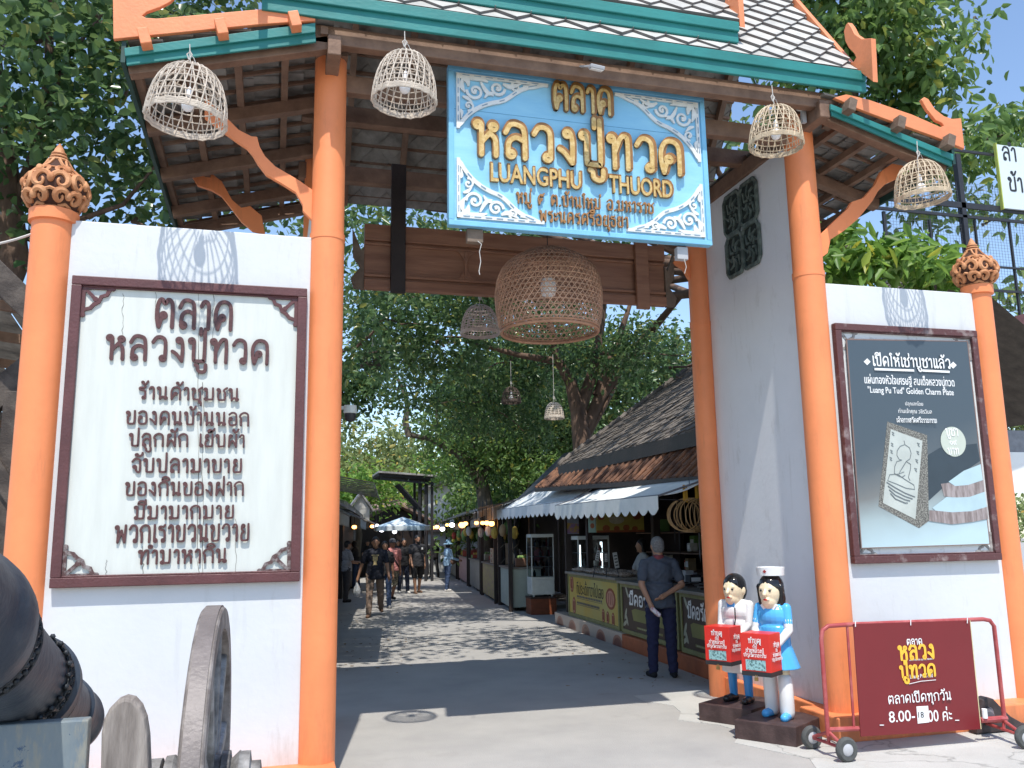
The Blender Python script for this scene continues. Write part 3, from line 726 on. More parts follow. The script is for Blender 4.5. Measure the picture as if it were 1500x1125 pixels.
# ------------------------------------------------------------------ side walls with end posts, plinths
def wallpanel(x0, x1, ztop, label):
    w = MB().box(x0, x1, 6.50, 6.66, 0.0, ztop).build('wall', WHITE, None, .008)
    tag(w, label, 'wall')
    return w
wl = wallpanel(-1.46, 0.215, 3.93, 'white plastered wall carrying the cream Thai notice board left of the gateway')
wr = wallpanel(4.715, 6.32, 3.85, 'white plastered wall carrying the dark poster right of the gateway')
for w, x0, x1 in ((wl, -1.75, 0.46), (wr, 4.36, 7.4)):
    MB().box(x0, x1, 6.28, 6.82, 0, 0.13 if x0 < 0 else 0.19).build('plinth', ORANGE, w, .012)
    # stains and flaking paint near the top
def finial(root, x, y, z, k=1.0):
    prof = [(.112, 0), (.135, .012), (.175, .055), (.208, .12), (.215, .17), (.20, .225), (.16, .275), (.115, .32), (.082, .36), (.060, .40), (.045, .44), (.040, .465)]
    P = [(r * k, z + zz * k) for r, zz in prof]
    MB().lathe([(r * .95, zz) for r, zz in P], 32, (x, y, 0)).build('finial_core', TERRAD, root)
    zs = [p[1] for p in P]; rs = [p[0] for p in P]
    def R(zz): return float(np.interp(zz, zs, rs))
    def on(a, zz, o=0.0): r = R(zz) + o; return (x + r * cos(a), y + r * sin(a), zz)
    s = MB()
    for zz, rr in ((z + .008, .013), (z + .30 * k, .008), (z + .395 * k, .011), (z + .425 * k, .009), (z + .45 * k, .009)):
        s.tube([on(2 * PI * i / 28, zz) for i in range(28)], rr * k, 6, closed=True)
    n = 5
    for i in range(n):
        a0 = 2 * PI * i / n + .35
        for row, (zc, hz, wa) in enumerate(((.070, .055, .56), (.178, .080, .66), (.272, .038, .56))):
            off = a0 + (PI / n if row % 2 else 0)
            for sg in (-1, 1):
                pts = []; rr = []
                for j in range(20):
                    t = j / 19; an = t * 2 * PI * 1.12; ra = lerp(1.0, .22, t)
                    pts.append(on(off + sg * (wa * .5 - wa * .5 * ra * cos(an)), z + (zc + hz * ra * sin(an)) * k, -.004)); rr.append(.0185 * k * (.55 + .75 * sin(PI * min(1, t * 1.15 + .12))) * (1 if row < 2 else .75))
                s.tube(pts, rr, 6)
            s.ball(on(off, z + (zc + hz * .2) * k), (.026 * k, .026 * k, .036 * k), 0, 8, 6)
            s.tube([on(off - wa * .55, z + (zc - hz * 1.02) * k), on(off, z + (zc - hz * .75) * k), on(off + wa * .55, z + (zc - hz * 1.02) * k)], .013 * k, 5)
        for j in (-1, 1):
            s.tube([on(a0, z + .30 * k), on(a0 + j * .18, z + .345 * k), on(a0 + j * .42, z + .40 * k)], .011 * k, 5)
    s.build('finial_scrollwork', TERRA, root)
    MB().lathe([(.040 * k, z + .46 * k), (.030 * k, z + .49 * k), (.004, z + .535 * k)], 16, (x, y, 0)).build('finial_tip', TERRA, root)
def endpost(x, r, zt, label, k):
    p = empty('gate_post', (x, 6.55, 0), label, 'post')
    MB().lathe([(r, 0), (r, zt - .07)], 40, (x, 6.55, 0)).build('shaft', ORANGE, p)
    MB().lathe([(r + .004, zt - .085), (r + .022, zt - .08), (r + .024, zt), (r - .01, zt + .004)], 40, (x, 6.55, 0)).build('collar', ORANGE, p)
    finial(p, x, 6.55, zt, k)
endpost(-1.585, 0.140, 3.985, 'round orange post with terracotta finial at the outer end of the left wall', 1.0)
endpost(6.43, 0.118, 3.93, 'thinner orange post with terracotta finial at the outer end of the right wall', 0.92)
# ------------------------------------------------------------------ signs
def ptext(mb, body, xl, xr, ym, Y, hpx=None, d=.012, bold=0.0, m=0, bevel=0.0, yslope=0.0, wt=.14):
    xm = (xl + xr) / 2
    A = PY(xl, ym - (xr - xl) / 2 * yslope, Y); B = PY(xr, ym + (xr - xl) / 2 * yslope, Y); Cn = PY(xm, ym, Y)
    h = hpx * dep(Cn) / FPX * 1.03 if hpx else None
    return mb.text(body, FR(Y) @ Matrix.Translation((Cn.x, Cn.z, 0)), w=B.x - A.x, h=h, d=d, bold=bold, m=m, bevel=bevel, weight=wt)
def F2(x, z, Y): return FR(Y) @ Matrix.Translation((x, z, 0))

# ---- blue hanging sign
SY = 6.36
sx0, sx1, sz0, sz1 = 1.252, 3.535, 4.062, 5.425
ms = empty('hanging_sign', ((sx0 + sx1) / 2, SY, sz0), 'large sky blue board with raised gold Thai lettering hanging under the gateway eave', 'sign')
MB().box(sx0 + .02, sx1 - .02, SY, SY + .045, sz0 + .02, sz1 - .02).build('board', BLUEB, ms)
f = MB()
f.box(sx0, sx1, SY - .015, SY + .06, sz0, sz0 + .045); f.box(sx0, sx1, SY - .015, SY + .06, sz1 - .045, sz1)
f.box(sx0, sx0 + .045, SY - .014, SY + .06, sz0 + .045, sz1 - .045); f.box(sx1 - .045, sx1, SY - .014, SY + .06, sz0 + .045, sz1 - .045)
f.build('sign_frame', BLUEF, ms, .005)
b = MB()      # a thin plank joint across the board
b.box(sx0 + .05, sx1 - .05, SY - .0015, SY, 5.05, 5.053); b.build('plank_seam', mat('blue_seam', (0.07, 0.25, 0.42), .6), ms)
def corner_ornament(x, z, fx, fz, a, h):
    """pierced scroll triangle: legs a along x and h along z, mirrored by fx, fz"""
    M = FR(SY - .018) @ Matrix.Translation((x, z, 0)) @ Matrix.Diagonal((fx, fz, 1, 1))
    mb = MB(); t = .028; d = .016
    hyp = bez((a, .012), (a * .62, h * .10), (a * .62, h * .36), (a * .46, h * .44), 8)[:-1] + bez((a * .46, h * .44), (a * .25, h * .52), (a * .10, h * .72), (.012, h), 9)
    mb.ribbon([(0, t / 2), (a, t / 2)], t, M, d); mb.ribbon([(t / 2, 0), (t / 2, h)], t, M, d)
    mb.ribbon(hyp, [.008] + [.034] * (len(hyp) - 2) + [.008], M, d)
    def sp(cx, cy, r, turns, a0, sg, w=.024):
        p = spiral(cx, cy, r, turns, a0, 20, .15, sg); mb.ribbon(p, [lerp(w * .75, w, i / 19) for i in range(20)], M, d)
        c = [(cx + r * .2 * cos(k * PI / 4), cy + r * .2 * sin(k * PI / 4)) for k in range(8)]; mb.prism(c, M @ Matrix.Translation((0, 0, .0062)), d)
    sp(a * .20, h * .30, .072, 1.35, 1.0, 1); sp(a * .44, h * .20, .064, 1.4, 2.5, -1); sp(a * .13, h * .58, .045, 1.2, .5, 1, .018); sp(a * .64, h * .135, .042, 1.3, 2.4, 1, .018)
    for p0, p1, p2, w in (((.03, .03), (a * .12, h * .10), (a * .13, h * .22), .05), ((a * .26, h * .12), (a * .32, h * .30), (a * .40, h * .34), .035), ((a * .50, .05), (a * .58, h * .16), (a * .70, h * .06), .04),
                          ((a * .72, .05), (a * .80, h * .11), (a * .90, .04), .032), ((.05, h * .42), (.12 * a, h * .44), (.17 * a, h * .52), .03), ((.03, h * .66), (.06 * a, h * .70), (.05 * a, h * .82), .026),
                          ((.05, .05), (.05 * a, h * .24), (.09 * a, h * .34), .04), ((a * .10, .04), (a * .24, h * .05), (a * .34, .05), .04), ((a * .30, h * .40), (a * .34, h * .30), (a * .42, h * .30), .028)):
        q = bez(p0, p1, p1, p2, 7); mb.ribbon(q, [w * (.25 + .75 * sin(PI * min(1, (i + .6) / 7.6))) for i in range(8)], M, d)
    # little slots cut in the border strips
    M2 = FR(SY - .0195) @ Matrix.Translation((x, z, 0)) @ Matrix.Diagonal((fx, fz, 1, 1))
    for k in range(7): mb.ribbon([(.05 + a * k / 8, t / 2), (.05 + a * (k + .6) / 8, t / 2)], .006, M2, .002, 1)
    for k in range(5): mb.ribbon([(t / 2, .05 + h * k / 6), (t / 2, .05 + h * (k + .6) / 6)], .006, M2, .002, 1)
    for k in range(1, len(hyp) - 2, 3): mb.ribbon([hyp[k], hyp[k + 1]], .006, M2, .002, 1)
    mb.build('corner_ornament', [ORNW, mat('ornament_slot', (.20, .33, .45), .8)], ms)
m_ = .065
corner_ornament(sx0 + m_, sz1 - m_, 1, -1, .78, .48); corner_ornament(sx1 - m_, sz1 - m_, -1, -1, .78, .55)
corner_ornament(sx0 + m_, sz0 + m_, 1, 1, .72, .50); corner_ornament(sx1 - m_, sz0 + m_, -1, 1, .72, .48)
TY = SY - .002
t = MB(); ptext(t, 'ตลาด', 808, 897, 146, TY, 48, .03, .022, wt=.22); t.build('lettering', GOLDD, ms)
t = MB(); ptext(t, 'ตลาด', 811, 894, 146, TY - .03, 42, .008, .004, wt=.13); t.build('lettering', GOLD, ms)
t = MB(); ptext(t, 'หลวงปู่ทวด', 695, 1004, 218, TY, 104, .035, .034, wt=.20); t.build('lettering', GOLDD, ms)
t = MB(); ptext(t, 'หลวงปู่ทวด', 698, 1001, 218, TY - .035, 99, .012, wt=.135); t.build('lettering', GOLD, ms)
for s, a, c, y, h in (('LUANGPHU', 718, 853, 259, 30), ('THUORD', 891, 986, 274, 29)):
    t = MB(); ptext(t, s, a, c, y, TY, h, .022, .03); t.build('lettering', GOLDD, ms)
    t = MB(); ptext(t, s, a + 2, c - 2, y, TY - .022, h - 3, .012, .012); t.build('lettering', GOLD, ms)
BRL = mat('bronze_letter_paint', (.32, .15, .045), .5, .2, 30)
t = MB(); ptext(t, 'หมู่ ๔ ต.บ้านใหม่ อ.มหาราช', 758, 958, 299, TY, 31, .02, .012); t.build('lettering', BRL, ms)
t = MB(); ptext(t, 'พระนครศรีอยุธยา', 790, 919, 322, TY, 32, .02, .012); t.build('lettering', BRL, ms)
for x in (694, 1000):       # hanging blocks behind the lower edge
    pass
b = MB()
for x in (1.5, 2.5, 3.4):
    b.beam((x, SY + .075, sz1 - .05), (x, SY + .02, 5.50), .03, .03)
each(b, 'hanger', GREYP, ms)

# ---- left notice board
def woodframe(root, x0, x1, z0, z1, Y, w=.068, d=.05, mt=None):
    f = MB()
    f.box(x0, x1, Y - d, Y, z0, z0 + w); f.box(x0, x1, Y - d, Y, z1 - w, z1)
    f.box(x0, x0 + w, Y - d + .002, Y, z0 + w, z1 - w); f.box(x1 - w, x1, Y - d + .002, Y, z0 + w, z1 - w)
    f.box(x0 + w, x1 - w, Y - d + .012, Y, z0 + w, z0 + w + .012); f.box(x0 + w, x1 - w, Y - d + .012, Y, z1 - w - .012, z1 - w)
    f.build('board_frame', mt or MAROON, root, .006)
def fretwork(root, x, z, fx, fz, a, h, mt, Y):
    M = FR(Y) @ Matrix.Translation((x, z, 0)) @ Matrix.Diagonal((fx, fz, 1, 1)); mb = MB(); d = .022
    mb.ribbon([(0, .012), (a, .012)], .024, M, d); mb.ribbon([(.012, .0), (.012, h)], .024, M, d)
    arc = []
    for k in range(4):
        t0 = k / 4; t1 = (k + 1) / 4
        p0 = (a * (1 - t0 ** 1.2), h * t0 ** .9); p1 = (a * (1 - t1 ** 1.2), h * t1 ** .9)
        mid = ((p0[0] + p1[0]) / 2 - .0, (p0[1] + p1[1]) / 2); nrm = (h, a); L = math.hypot(*nrm)
        bul = .022 if k % 2 == 0 else .012
        arc += [p0, (mid[0] + nrm[0] / L * bul - .02, mid[1] + nrm[1] / L * bul - .02)]
    arc.append((0.005, h)); arc = [(max(.005, x_), max(.005, y_)) for x_, y_ in arc]
    mb.ribbon(arc, .026, M, d)
    mb.ribbon([(.01, .01), (a * .42, h * .42)], .024, M, d - .002)
    for c in ((a, .012), (.012, h), (a * .45, h * .45)):
        mb.prism([(c[0] + .018 * cos(k * PI / 5), c[1] + .018 * sin(k * PI / 5)) for k in range(10)], M @ Matrix.Translation((0, 0, .0022 + c[0] * .001)), d)
    mb.build('corner_fretwork', mt, root)
BY = 6.497
nb = empty('notice_board', (-.61, 6.48, 1.36), 'cream wooden notice board in a maroon frame with raised brown Thai text', 'notice board')
nx0, nx1, nz0, nz1 = -1.415, .190, 1.362, 3.505
MB().box(nx0 + .03, nx1 - .03, 6.47, BY, nz0 + .03, nz1 - .03).build('panel', BOARDW, nb)
woodframe(nb, nx0, nx1, nz0, nz1, BY, .066, .062)
CRK = mat('crack', (0.10, 0.095, 0.085), .9)
c = MB()
for x, y0, y1, w in ((290, 430, 852, 1.6), (312, 430, 520, 1.2), (297, 560, 850, 1.4), (180, 430, 500, 1.0), (228, 428, 470, 1.0), (209, 800, 850, 1.4), (345, 760, 848, .9), (155, 820, 852, .8)):
    n_ = 14; pts = []
    for k in range(n_):
        P = PY(x + random.uniform(-1.3, 1.3) + (3 * sin(k)) * .3, lerp(y0, y1, k / (n_ - 1)), 6.468); pts.append((P.x, min(max(P.z, nz0 + .07), nz1 - .07)))
    c.ribbon(pts, [.0028 * w * random.uniform(.3, 1.2) for _ in pts], FR(6.4685), .002)
c.build('cracks', CRK, nb)
i0 = .066
FRET = mat('weathered_fretwork_paint', (.09, .045, .042), .7, .3, 30, col2=(.28, .25, .24), mixlo=.45, mixhi=.65)
for fx, x in ((1, nx0 + i0), (-1, nx1 - i0)):
    fretwork(nb, x, nz1 - i0, fx, -1, .20, .21, MAROON, 6.455); fretwork(nb, x, nz0 + i0, fx, 1, .21, .20, FRET, 6.455)
for s, a, b_, y, h, bo in (('ตลาด', 228, 342, 461, 46, .02), ('หลวงปู่ทวด', 157, 397, 513, 68, .016), ('ร้านค้าชุมชน', 204, 352, 577, 35, .016), ('ของคนบ้านนอก', 186, 367, 609, 29, .016),
                           ('ปลูกผัก เย็บผ้า', 190, 360, 645, 36, .016), ('จับปลามาขาย', 194, 356, 678, 30, .016), ('ของกินของฝาก', 185, 359, 712, 29, .016), ('มีมามากมาย', 197, 344, 746, 29, .016), ('พวกเราขวนขวาย', 170, 367, 781, 27, .016), ('ทำมาหากิน', 203, 334, 811, 29, .016)):
    t = MB(); ptext(t, s, a, b_, y, 6.469, h, .014, bo, wt=.14); t.build('lettering', LETTER, nb)

# ---- right poster board
pb = empty('poster_board', (5.5, 6.48, 1.37), 'weathered maroon frame holding a dark advertising poster with a tilted charm plate', 'poster board')
qx0, qx1, qz0, qz1 = 4.745, 6.27, 1.375, 3.47
OLDW = mat('peeling_white_paint', (.42, .41, .39), .8, .2, 7, col2=(.70, .71, .70), mixlo=.3, mixhi=.45, bump=.25, bscale=20)
MB().box(qx0 + .03, qx1 - .03, 6.475, BY, qz0 + .03, qz1 - .03).build('backing', OLDW, pb)
FRW = mat('flaking_maroon_paint', (.10, .036, .036), .6, .3, 9, col2=(.27, .21, .20), mixlo=.55, mixhi=.72, bump=.3, bscale=40)
woodframe(pb, qx0, qx1, qz0, qz1, BY, .062, .06, FRW)
GRF = mat('grey_flaking_paint', (.20, .18, .17), .8, .3, 20, col2=(.42, .40, .38))
for fx, x in ((1, qx0 + .062), (-1, qx1 - .062)):
    fretwork(pb, x, qz1 - .062, fx, -1, .17, .20, GRF, 6.47); fretwork(pb, x, qz0 + .062, fx, 1, .17, .17, GRF, 6.47)
def poster_mat():
    m = bpy.data.materials.new('printed_poster'); m.use_nodes = True
    n = m.node_tree.nodes; l = m.node_tree.links; b = n['Principled BSDF']
    tc = n.new('ShaderNodeTexCoord'); sx = n.new('ShaderNodeSeparateXYZ'); l.new(tc.outputs['Object'], sx.inputs[0])
    nz = n.new('ShaderNodeTexNoise'); nz.inputs['Scale'].default_value = 1.4; nz.inputs['Detail'].default_value = 3; l.new(tc.outputs['Object'], nz.inputs[0])
    a = n.new('ShaderNodeMath'); a.operation = 'MULTIPLY_ADD'; a.inputs[1].default_value = .45; l.new(nz.outputs[0], a.inputs[0]); l.new(sx.outputs[2], a.inputs[2])
    a2 = n.new('ShaderNodeMath'); a2.operation = 'MULTIPLY_ADD'; a2.inputs[1].default_value = -.22; l.new(sx.outputs[0], a2.inputs[0]); l.new(a.outputs[0], a2.inputs[2])
    r = n.new('ShaderNodeValToRGB'); e = r.color_ramp.elements
    mr = n.new('ShaderNodeMapRange'); mr.inputs[1].default_value = 0.0; mr.inputs[2].default_value = 2.2; l.new(a2.outputs[0], mr.inputs[0]); l.new(mr.outputs[0], r.inputs[0])
    e[0].position = .16; e[0].color = (.46, .60, .64, 1); e[1].position = .62; e[1].color = (.062, .085, .105, 1)
    k = e.new(.40); k.color = (.17, .175, .17, 1); k = e.new(.30); k.color = (.34, .42, .43, 1); k = e.new(.52); k.color = (.085, .105, .12, 1)
    l.new(r.outputs[0], b.inputs['Base Color']); b.inputs['Roughness'].default_value = .35
    return m
POST = poster_mat(); PYY = 6.447
pc = [(1240, 497), (1417, 500), (1450, 797), (1262, 803)]
pp = pxp(pc, PYY)
MB().prism(pp, FR(PYY), .006).build('poster', POST, pb)
ed = MB(); ed.ribbon(pp + [pp[0]], .012, FR(PYY - .001), .01); ed.build('poster_edge', mat('poster_edge_wood', (.20, .13, .11), .6), pb)
PW = MB()
for s, a, b_, y, h, bo in (('เปิดให้เช่าบูชาแล้ว', 1279, 1391, 531, 27, .016), ('แผ่นทองหัวใจเศรษฐี สมเด็จหลวงปู่ทวด', 1267, 1399, 559, 18, .012), ('"Luang Pu Tud" Golden Charm Plate', 1272, 1398, 574, 12, .008),
                           ('ปลุกเสกโดย', 1326, 1352, 592, 8, 0), ('ท่านเจ้าคุณ วชิรวิมล', 1316, 1365, 603, 9, 0), ('เจ้าอาวาสวัดศรีธรรมาราม', 1313, 1370, 615, 9, 0)):
    ptext(PW, s, a, b_, y, PYY - .001, h, .002, bo, yslope=.06)
PW.ribbon(pxp([(1280, 541), (1338, 543)], PYY), .02, FR(PYY - .003), .002); PW.ribbon(pxp([(1350, 543), (1390, 545)], PYY), .02, FR(PYY - .003), .002)
for x, y in ((1270, 530), (1396, 535)): PW.prism(pxp([(x - 5, y), (x, y - 5), (x + 5, y), (x, y + 5)], PYY), FR(PYY - .003), .002)
PW.build('lettering', WHITEP, pb)
CIRC = mat('pale_green_print', (.50, .54, .46), .5, .05)
ci = MB(); P = PY(1396, 647, PYY); ci.lathe([(.135, 0), (.135, .002)], 36, FR(PYY - .003) @ Matrix.Translation((P.x, P.z, 0))); ci.build('price_disc', CIRC, pb)
t = MB()
for s, y, a, b_ in (('บูชา', 635, 1385, 1403), ('๑๙', 648, 1391, 1401), ('บาท', 661, 1388, 1404)): ptext(t, s, a, b_, y, PYY - .0055, None, .002, .01)
t.build('lettering', WHITEP, pb)
zz = lambda L: pxp([(1250 + x / 6.25, 600 + y / 6.25) for x, y in L], PYY)
PLF = mat('dark_carved_print', (.085, .08, .07), .5, .3, 90, col2=(.30, .29, .25), mixlo=.45, mixhi=.6); PLI = mat('pale_gold_print', (.46, .49, .45), .4, .15, 3)
MB().prism(zz([(310, 110), (675, 235), (690, 1020), (600, 1085), (230, 885)]), FR(PYY - .002), .002).build('printed_plate', PLF, pb)
MB().prism(zz([(340, 180), (630, 285), (565, 1005), (268, 855)]), FR(PYY - .0045), .002).build('printed_plate_face', PLI, pb)
INK = mat('grey_print_line', (.13, .15, .16), .5)
g = MB()
def ln(L, w=.005): g.ribbon(zz(L), w, FR(PYY - .007), .002)
ln([(460, 285), (468, 320), (425, 335), (398, 375), (395, 420), (415, 455), (440, 462)]); ln([(468, 320), (510, 350), (525, 400), (515, 450), (480, 475)])
ln([(440, 462), (395, 475), (375, 520), (372, 580), (390, 600)]); ln([(480, 475), (520, 500), (520, 540), (500, 620), (515, 650)]); ln([(478, 478), (440, 540), (410, 590), (460, 570)])
ln([(330, 595), (400, 590), (470, 640), (550, 690), (558, 730), (480, 720), (390, 680), (310, 650), (330, 595)]); ln([(395, 600), (440, 620), (470, 600)])
for k in range(4): ln([(300 + k * 12, 665 + k * 34), (380, 715 + k * 34), (470, 765 + k * 30), (560 - k * 22, 800 + k * 18)], .009)
for x, y in ((360, 220), (352, 320), (346, 385), (340, 450)): ln([(x - 12, y - 14), (x + 8, y - 6), (x - 8, y + 8), (x + 10, y + 16)], .006)
for x, y in ((590, 320), (585, 395), (575, 470), (565, 550)): ln([(x - 12, y - 14), (x + 12, y - 8), (x - 4, y + 4), (x + 12, y + 18)], .006)
g.build('printed_figure_lines', INK, pb)
WDT = mat('printed_wood_top', (.42, .56, .60), .5, .1, 3); WDS = mat('printed_bark_side', (.20, .16, .15), .6, .3, 14, col2=(.36, .31, .30), stretch=(3, 1, .4)); SLT = mat('printed_dark_backdrop', (.032, .048, .062), .4, .1)
g = MB()
g.prism(zz([(640, 440), (790, 350), (1130, 310), (1160, 470), (880, 660), (640, 880)]), FR(PYY - .001), .0005, 2)
g.prism(zz([(870, 660), (1010, 560), (1165, 500), (1185, 645), (1050, 690), (930, 700)]), FR(PYY - .0025), .001); g.prism(zz([(800, 680), (870, 670), (930, 700), (1050, 690), (1190, 645), (1200, 750), (1060, 800), (940, 805), (830, 795)]), FR(PYY - .0035), .001, 1)
g.prism(zz([(720, 900), (850, 800), (940, 805), (1060, 800), (1200, 752), (1220, 890), (1080, 930), (900, 940), (750, 925)]), FR(PYY - .0045), .001); g.prism(zz([(690, 920), (750, 925), (900, 940), (1080, 930), (1222, 890), (1232, 1000), (1080, 1030), (900, 1050), (690, 1020)]), FR(PYY - .0055), .001, 1)
g.build('printed_wood_slices', [WDT, WDS, SLT], pb)

# ---- sign trolley at the right
TYY = 5.95
tr = empty('sign_trolley', (4.75, TYY, 0), 'maroon opening hours sign hung in a red pipe frame on four small wheels', 'sign stand')
def tp(L, Y=TYY): return [PY(x, y, Y) for x, y in L]
pf = tp([(1213, 1078), (1203, 935), (1205, 923), (1213, 917), (1240, 915), (1340, 911), (1440, 907), (1450, 909), (1456, 917), (1472, 1060)])
MB().tube(pf, .017, 10).build('pipe_frame', REDPIPE, tr)
b = MB(); A, B = tp([(1213, 1069), (1262, 1067)]); b.tube([A, B], .018, 8); A, B = tp([(1436, 1055), (1474, 1052)]); b.tube([A, B], .022, 8)
b.tube(tp([(1241, 918), (1251, 1066)]), .010, 6); each(b, 'cross_pipe', REDPIPE, tr)
tc_ = tp([(1250, 914), (1421, 909), (1437, 1068), (1261, 1079)], TYY - .022)
tpoly = [(p.x, p.z) for p in tc_]
MB().prism(tpoly, FR(TYY - .022), .006).build('sign_panel', MARSIGN, tr)
ed = MB(); ed.ribbon([tpoly[1], tpoly[2]], .007, FR(TYY - .0235), .004); ed.build('panel_edge', mat('cream_edge', (.6, .52, .30), .6), tr)
t = MB(); ptext(t, 'ตลาด', 1328, 1350, 940, TYY - .0225, 9, .002, .02)
ptext(t, 'ตลาดเปิดทุกวัน', 1301, 1392, 1022, TYY - .0225, 21, .002, .004, yslope=-.03, wt=.12)
ptext(t, '8.00-', 1302, 1340, 1049, TYY - .0225, 15, .002, .004, yslope=-.05); ptext(t, '00 ค่ะ', 1359, 1394, 1046, TYY - .0225, 19, .002, .004, yslope=-.05)
ptext(t, 'AYUTTHAYA LOCAL MARKET', 1332, 1368, 966, TYY - .0225, None, .002, .0); ptext(t, 'Luang Pu Tuad', 1333, 1366, 991, TYY - .0225, 7, .002, .0, yslope=-.08)
t.ribbon(pxp([(1328, 1001), (1345, 997), (1367, 995)], TYY), .004, FR(TYY - .0245), .002)
for x, y in ((1288, 1061), (1398, 1054)): t.ribbon(pxp([(x - 3, y), (x + 3, y)], TYY), .006, FR(TYY - .0245), .002)
t.build('lettering', WHITEP, tr)
t = MB(); ptext(t, 'หลวง', 1315, 1368, 955, TYY - .0225, 22, .002, .03, wt=.2); ptext(t, 'ปู่ทวด', 1317, 1370, 983, TYY - .0235, 33, .002, .03, wt=.2); t.build('lettering', YELLOW, tr)
MB().prism(pxp([(1339, 1034), (1356, 1033), (1358, 1057), (1341, 1059)], TYY), FR(TYY - .026), .002).build('paper_patch', WHITEP, tr)
t = MB(); ptext(t, '18', 1345, 1353, 1047, TYY - .0265, 8, .002, -.006); t.build('patch_number', BLACKP, tr)
tie = MB()
for x, y in ((1253, 912), (1334, 910), (1417, 907)): tie.tube([PY(x, y - 2, TYY - .03), PY(x, y + 6, TYY - .03)], .004, 5)
each(tie, 'cable_tie', WHITEP, tr)
def foot(A, B, C):       # A: top of the triangle (on the frame), B: near wheel, C: far wheel
    b = MB(); up_ = Vector((0, 0, 1))
    for p, q in ((A, B), (A, C), (B, C), ((A + (B + C) / 2) / 2 + (A - (B + C) / 2) * .3, (B + C) / 2)): b.tube([p, q], .013, 8)
    each(b, 'foot_brace', REDPIPE, tr)
    for P in (B, C):
        ax = frame(P, (0, .35, 0), (0, 0, 1)) if False else None
        dr = (B - C).normalized()           # wheels roll along the sign: axle along the foot
        M = frame(P, dr.orthogonal(), dr.cross(dr.orthogonal()))
        w = MB(); w.lathe([(.045, -.022), (.072, -.024), (.086, -.012), (.088, 0), (.086, .012), (.072, .024), (.045, .022)], 28, M, cap=False)
        ob = w.build('wheel', RUBBER, tr)
        MB().lathe([(.0, -.026), (.03, -.028), (.046, -.018), (.046, .018), (.03, .028), (.0, .026)], 18, M).build('wheel_hub', GREYP, ob)
for A, B, C in ((PY(1214, 1072, TYY), PZ(1240, 1098, .088), PZ(1189, 1080, .088)), (PY(1471, 1056, TYY), PZ(1503, 1080, .088), PZ(1440, 1058, .088))):
    foot(A, B, C)
MB().lathe([(.02, 0), (.02, .07)], 8, PY(1443, 1052, TYY - .02)).build('white_clamp', WHITEP, tr)

# ---- white billboard behind, top right, on a black steel frame with mesh
BBY = 11.5
bf = empty('steel_scaffold', (PY(1410, 300, BBY).x, BBY, 0), 'black steel frame with wire mesh standing behind the right wall', 'scaffold')
b = MB()
for x, w in ((1412, .09), (1296, .05), (1478, .035), (1362, .035), (1428, .03)):
    p = PY(x, 330, BBY); z1 = 7.2 if x == 1412 else PY(x, 300, BBY).z if x == 1296 else PY(x, 400, BBY).z - .3
    z0 = 0
    if x == 1412: b.box(p.x - w / 2, p.x + w / 2, BBY - .05, BBY + .05, 0, PY(1412, 228, BBY).z)
    else: b.box(p.x - w / 2, p.x + w / 2, BBY - .02, BBY + .02, 0, PY(x, 310 if x == 1296 else 322, BBY).z)
for y, w in ((302, .10), (318, .05), (423, .04), (388, .03)):
    a = PY(1410, y, BBY); b.beam((a.x - 2.2, BBY - .03, a.z), (a.x + 3, BBY - .03, a.z), .04, w)
b.box(PY(1412, 230, BBY).x - 2, PY(1412, 230, BBY).x + 3, BBY - .03, BBY + .01, PY(1412, 222, BBY).z - .02, PY(1412, 222, BBY).z + .02)
each(b, 'steel_bar', BLACKM, bf)
wm = MB(); a = PY(1300, 330, BBY); c = PY(1530, 460, BBY)
for k in range(50):
    x = lerp(a.x, c.x, k / 49); wm.box(x - .0015, x + .0015, BBY, BBY + .004, c.z, a.z + .9)
for k in range(45):
    z = lerp(c.z, a.z + .9, k / 44); wm.box(a.x, c.x, BBY + .004, BBY + .008, z - .0015, z + .0015)
wm.build('wire_mesh', STEEL, bf)
p0 = PY(1458, 212, BBY - .08); p1 = PY(1466, 305, BBY - .08)
bb = empty('billboard', (p0.x + 1, BBY - .08, p1.z), 'white billboard with black Thai letters at the top right', 'billboard')
MB().box(p0.x, p0.x + 2.4, BBY - .10, BBY - .06, p1.z, p0.z).build('billboard_panel', mat('billboard_white', (.62, .70, .74), .5, .04, 2), bb, .004)
MB().box(p0.x - .02, p0.x, BBY - .11, BBY - .05, p1.z - .02, p0.z + .02).build('billboard_edge', mat('lime_edge', (.45, .50, .10), .6), bb)
t = MB()
h1 = .27
t.text('ลำ', F2(p0.x + .10, PY(1490, 228, BBY).z, BBY - .101), h=.36, d=.003, align='L')
t.text('ข้า', F2(p0.x + .15, PY(1490, 270, BBY).z, BBY - .101), h=.40, d=.003, align='L')
t.build('lettering', BLACKP, bb)
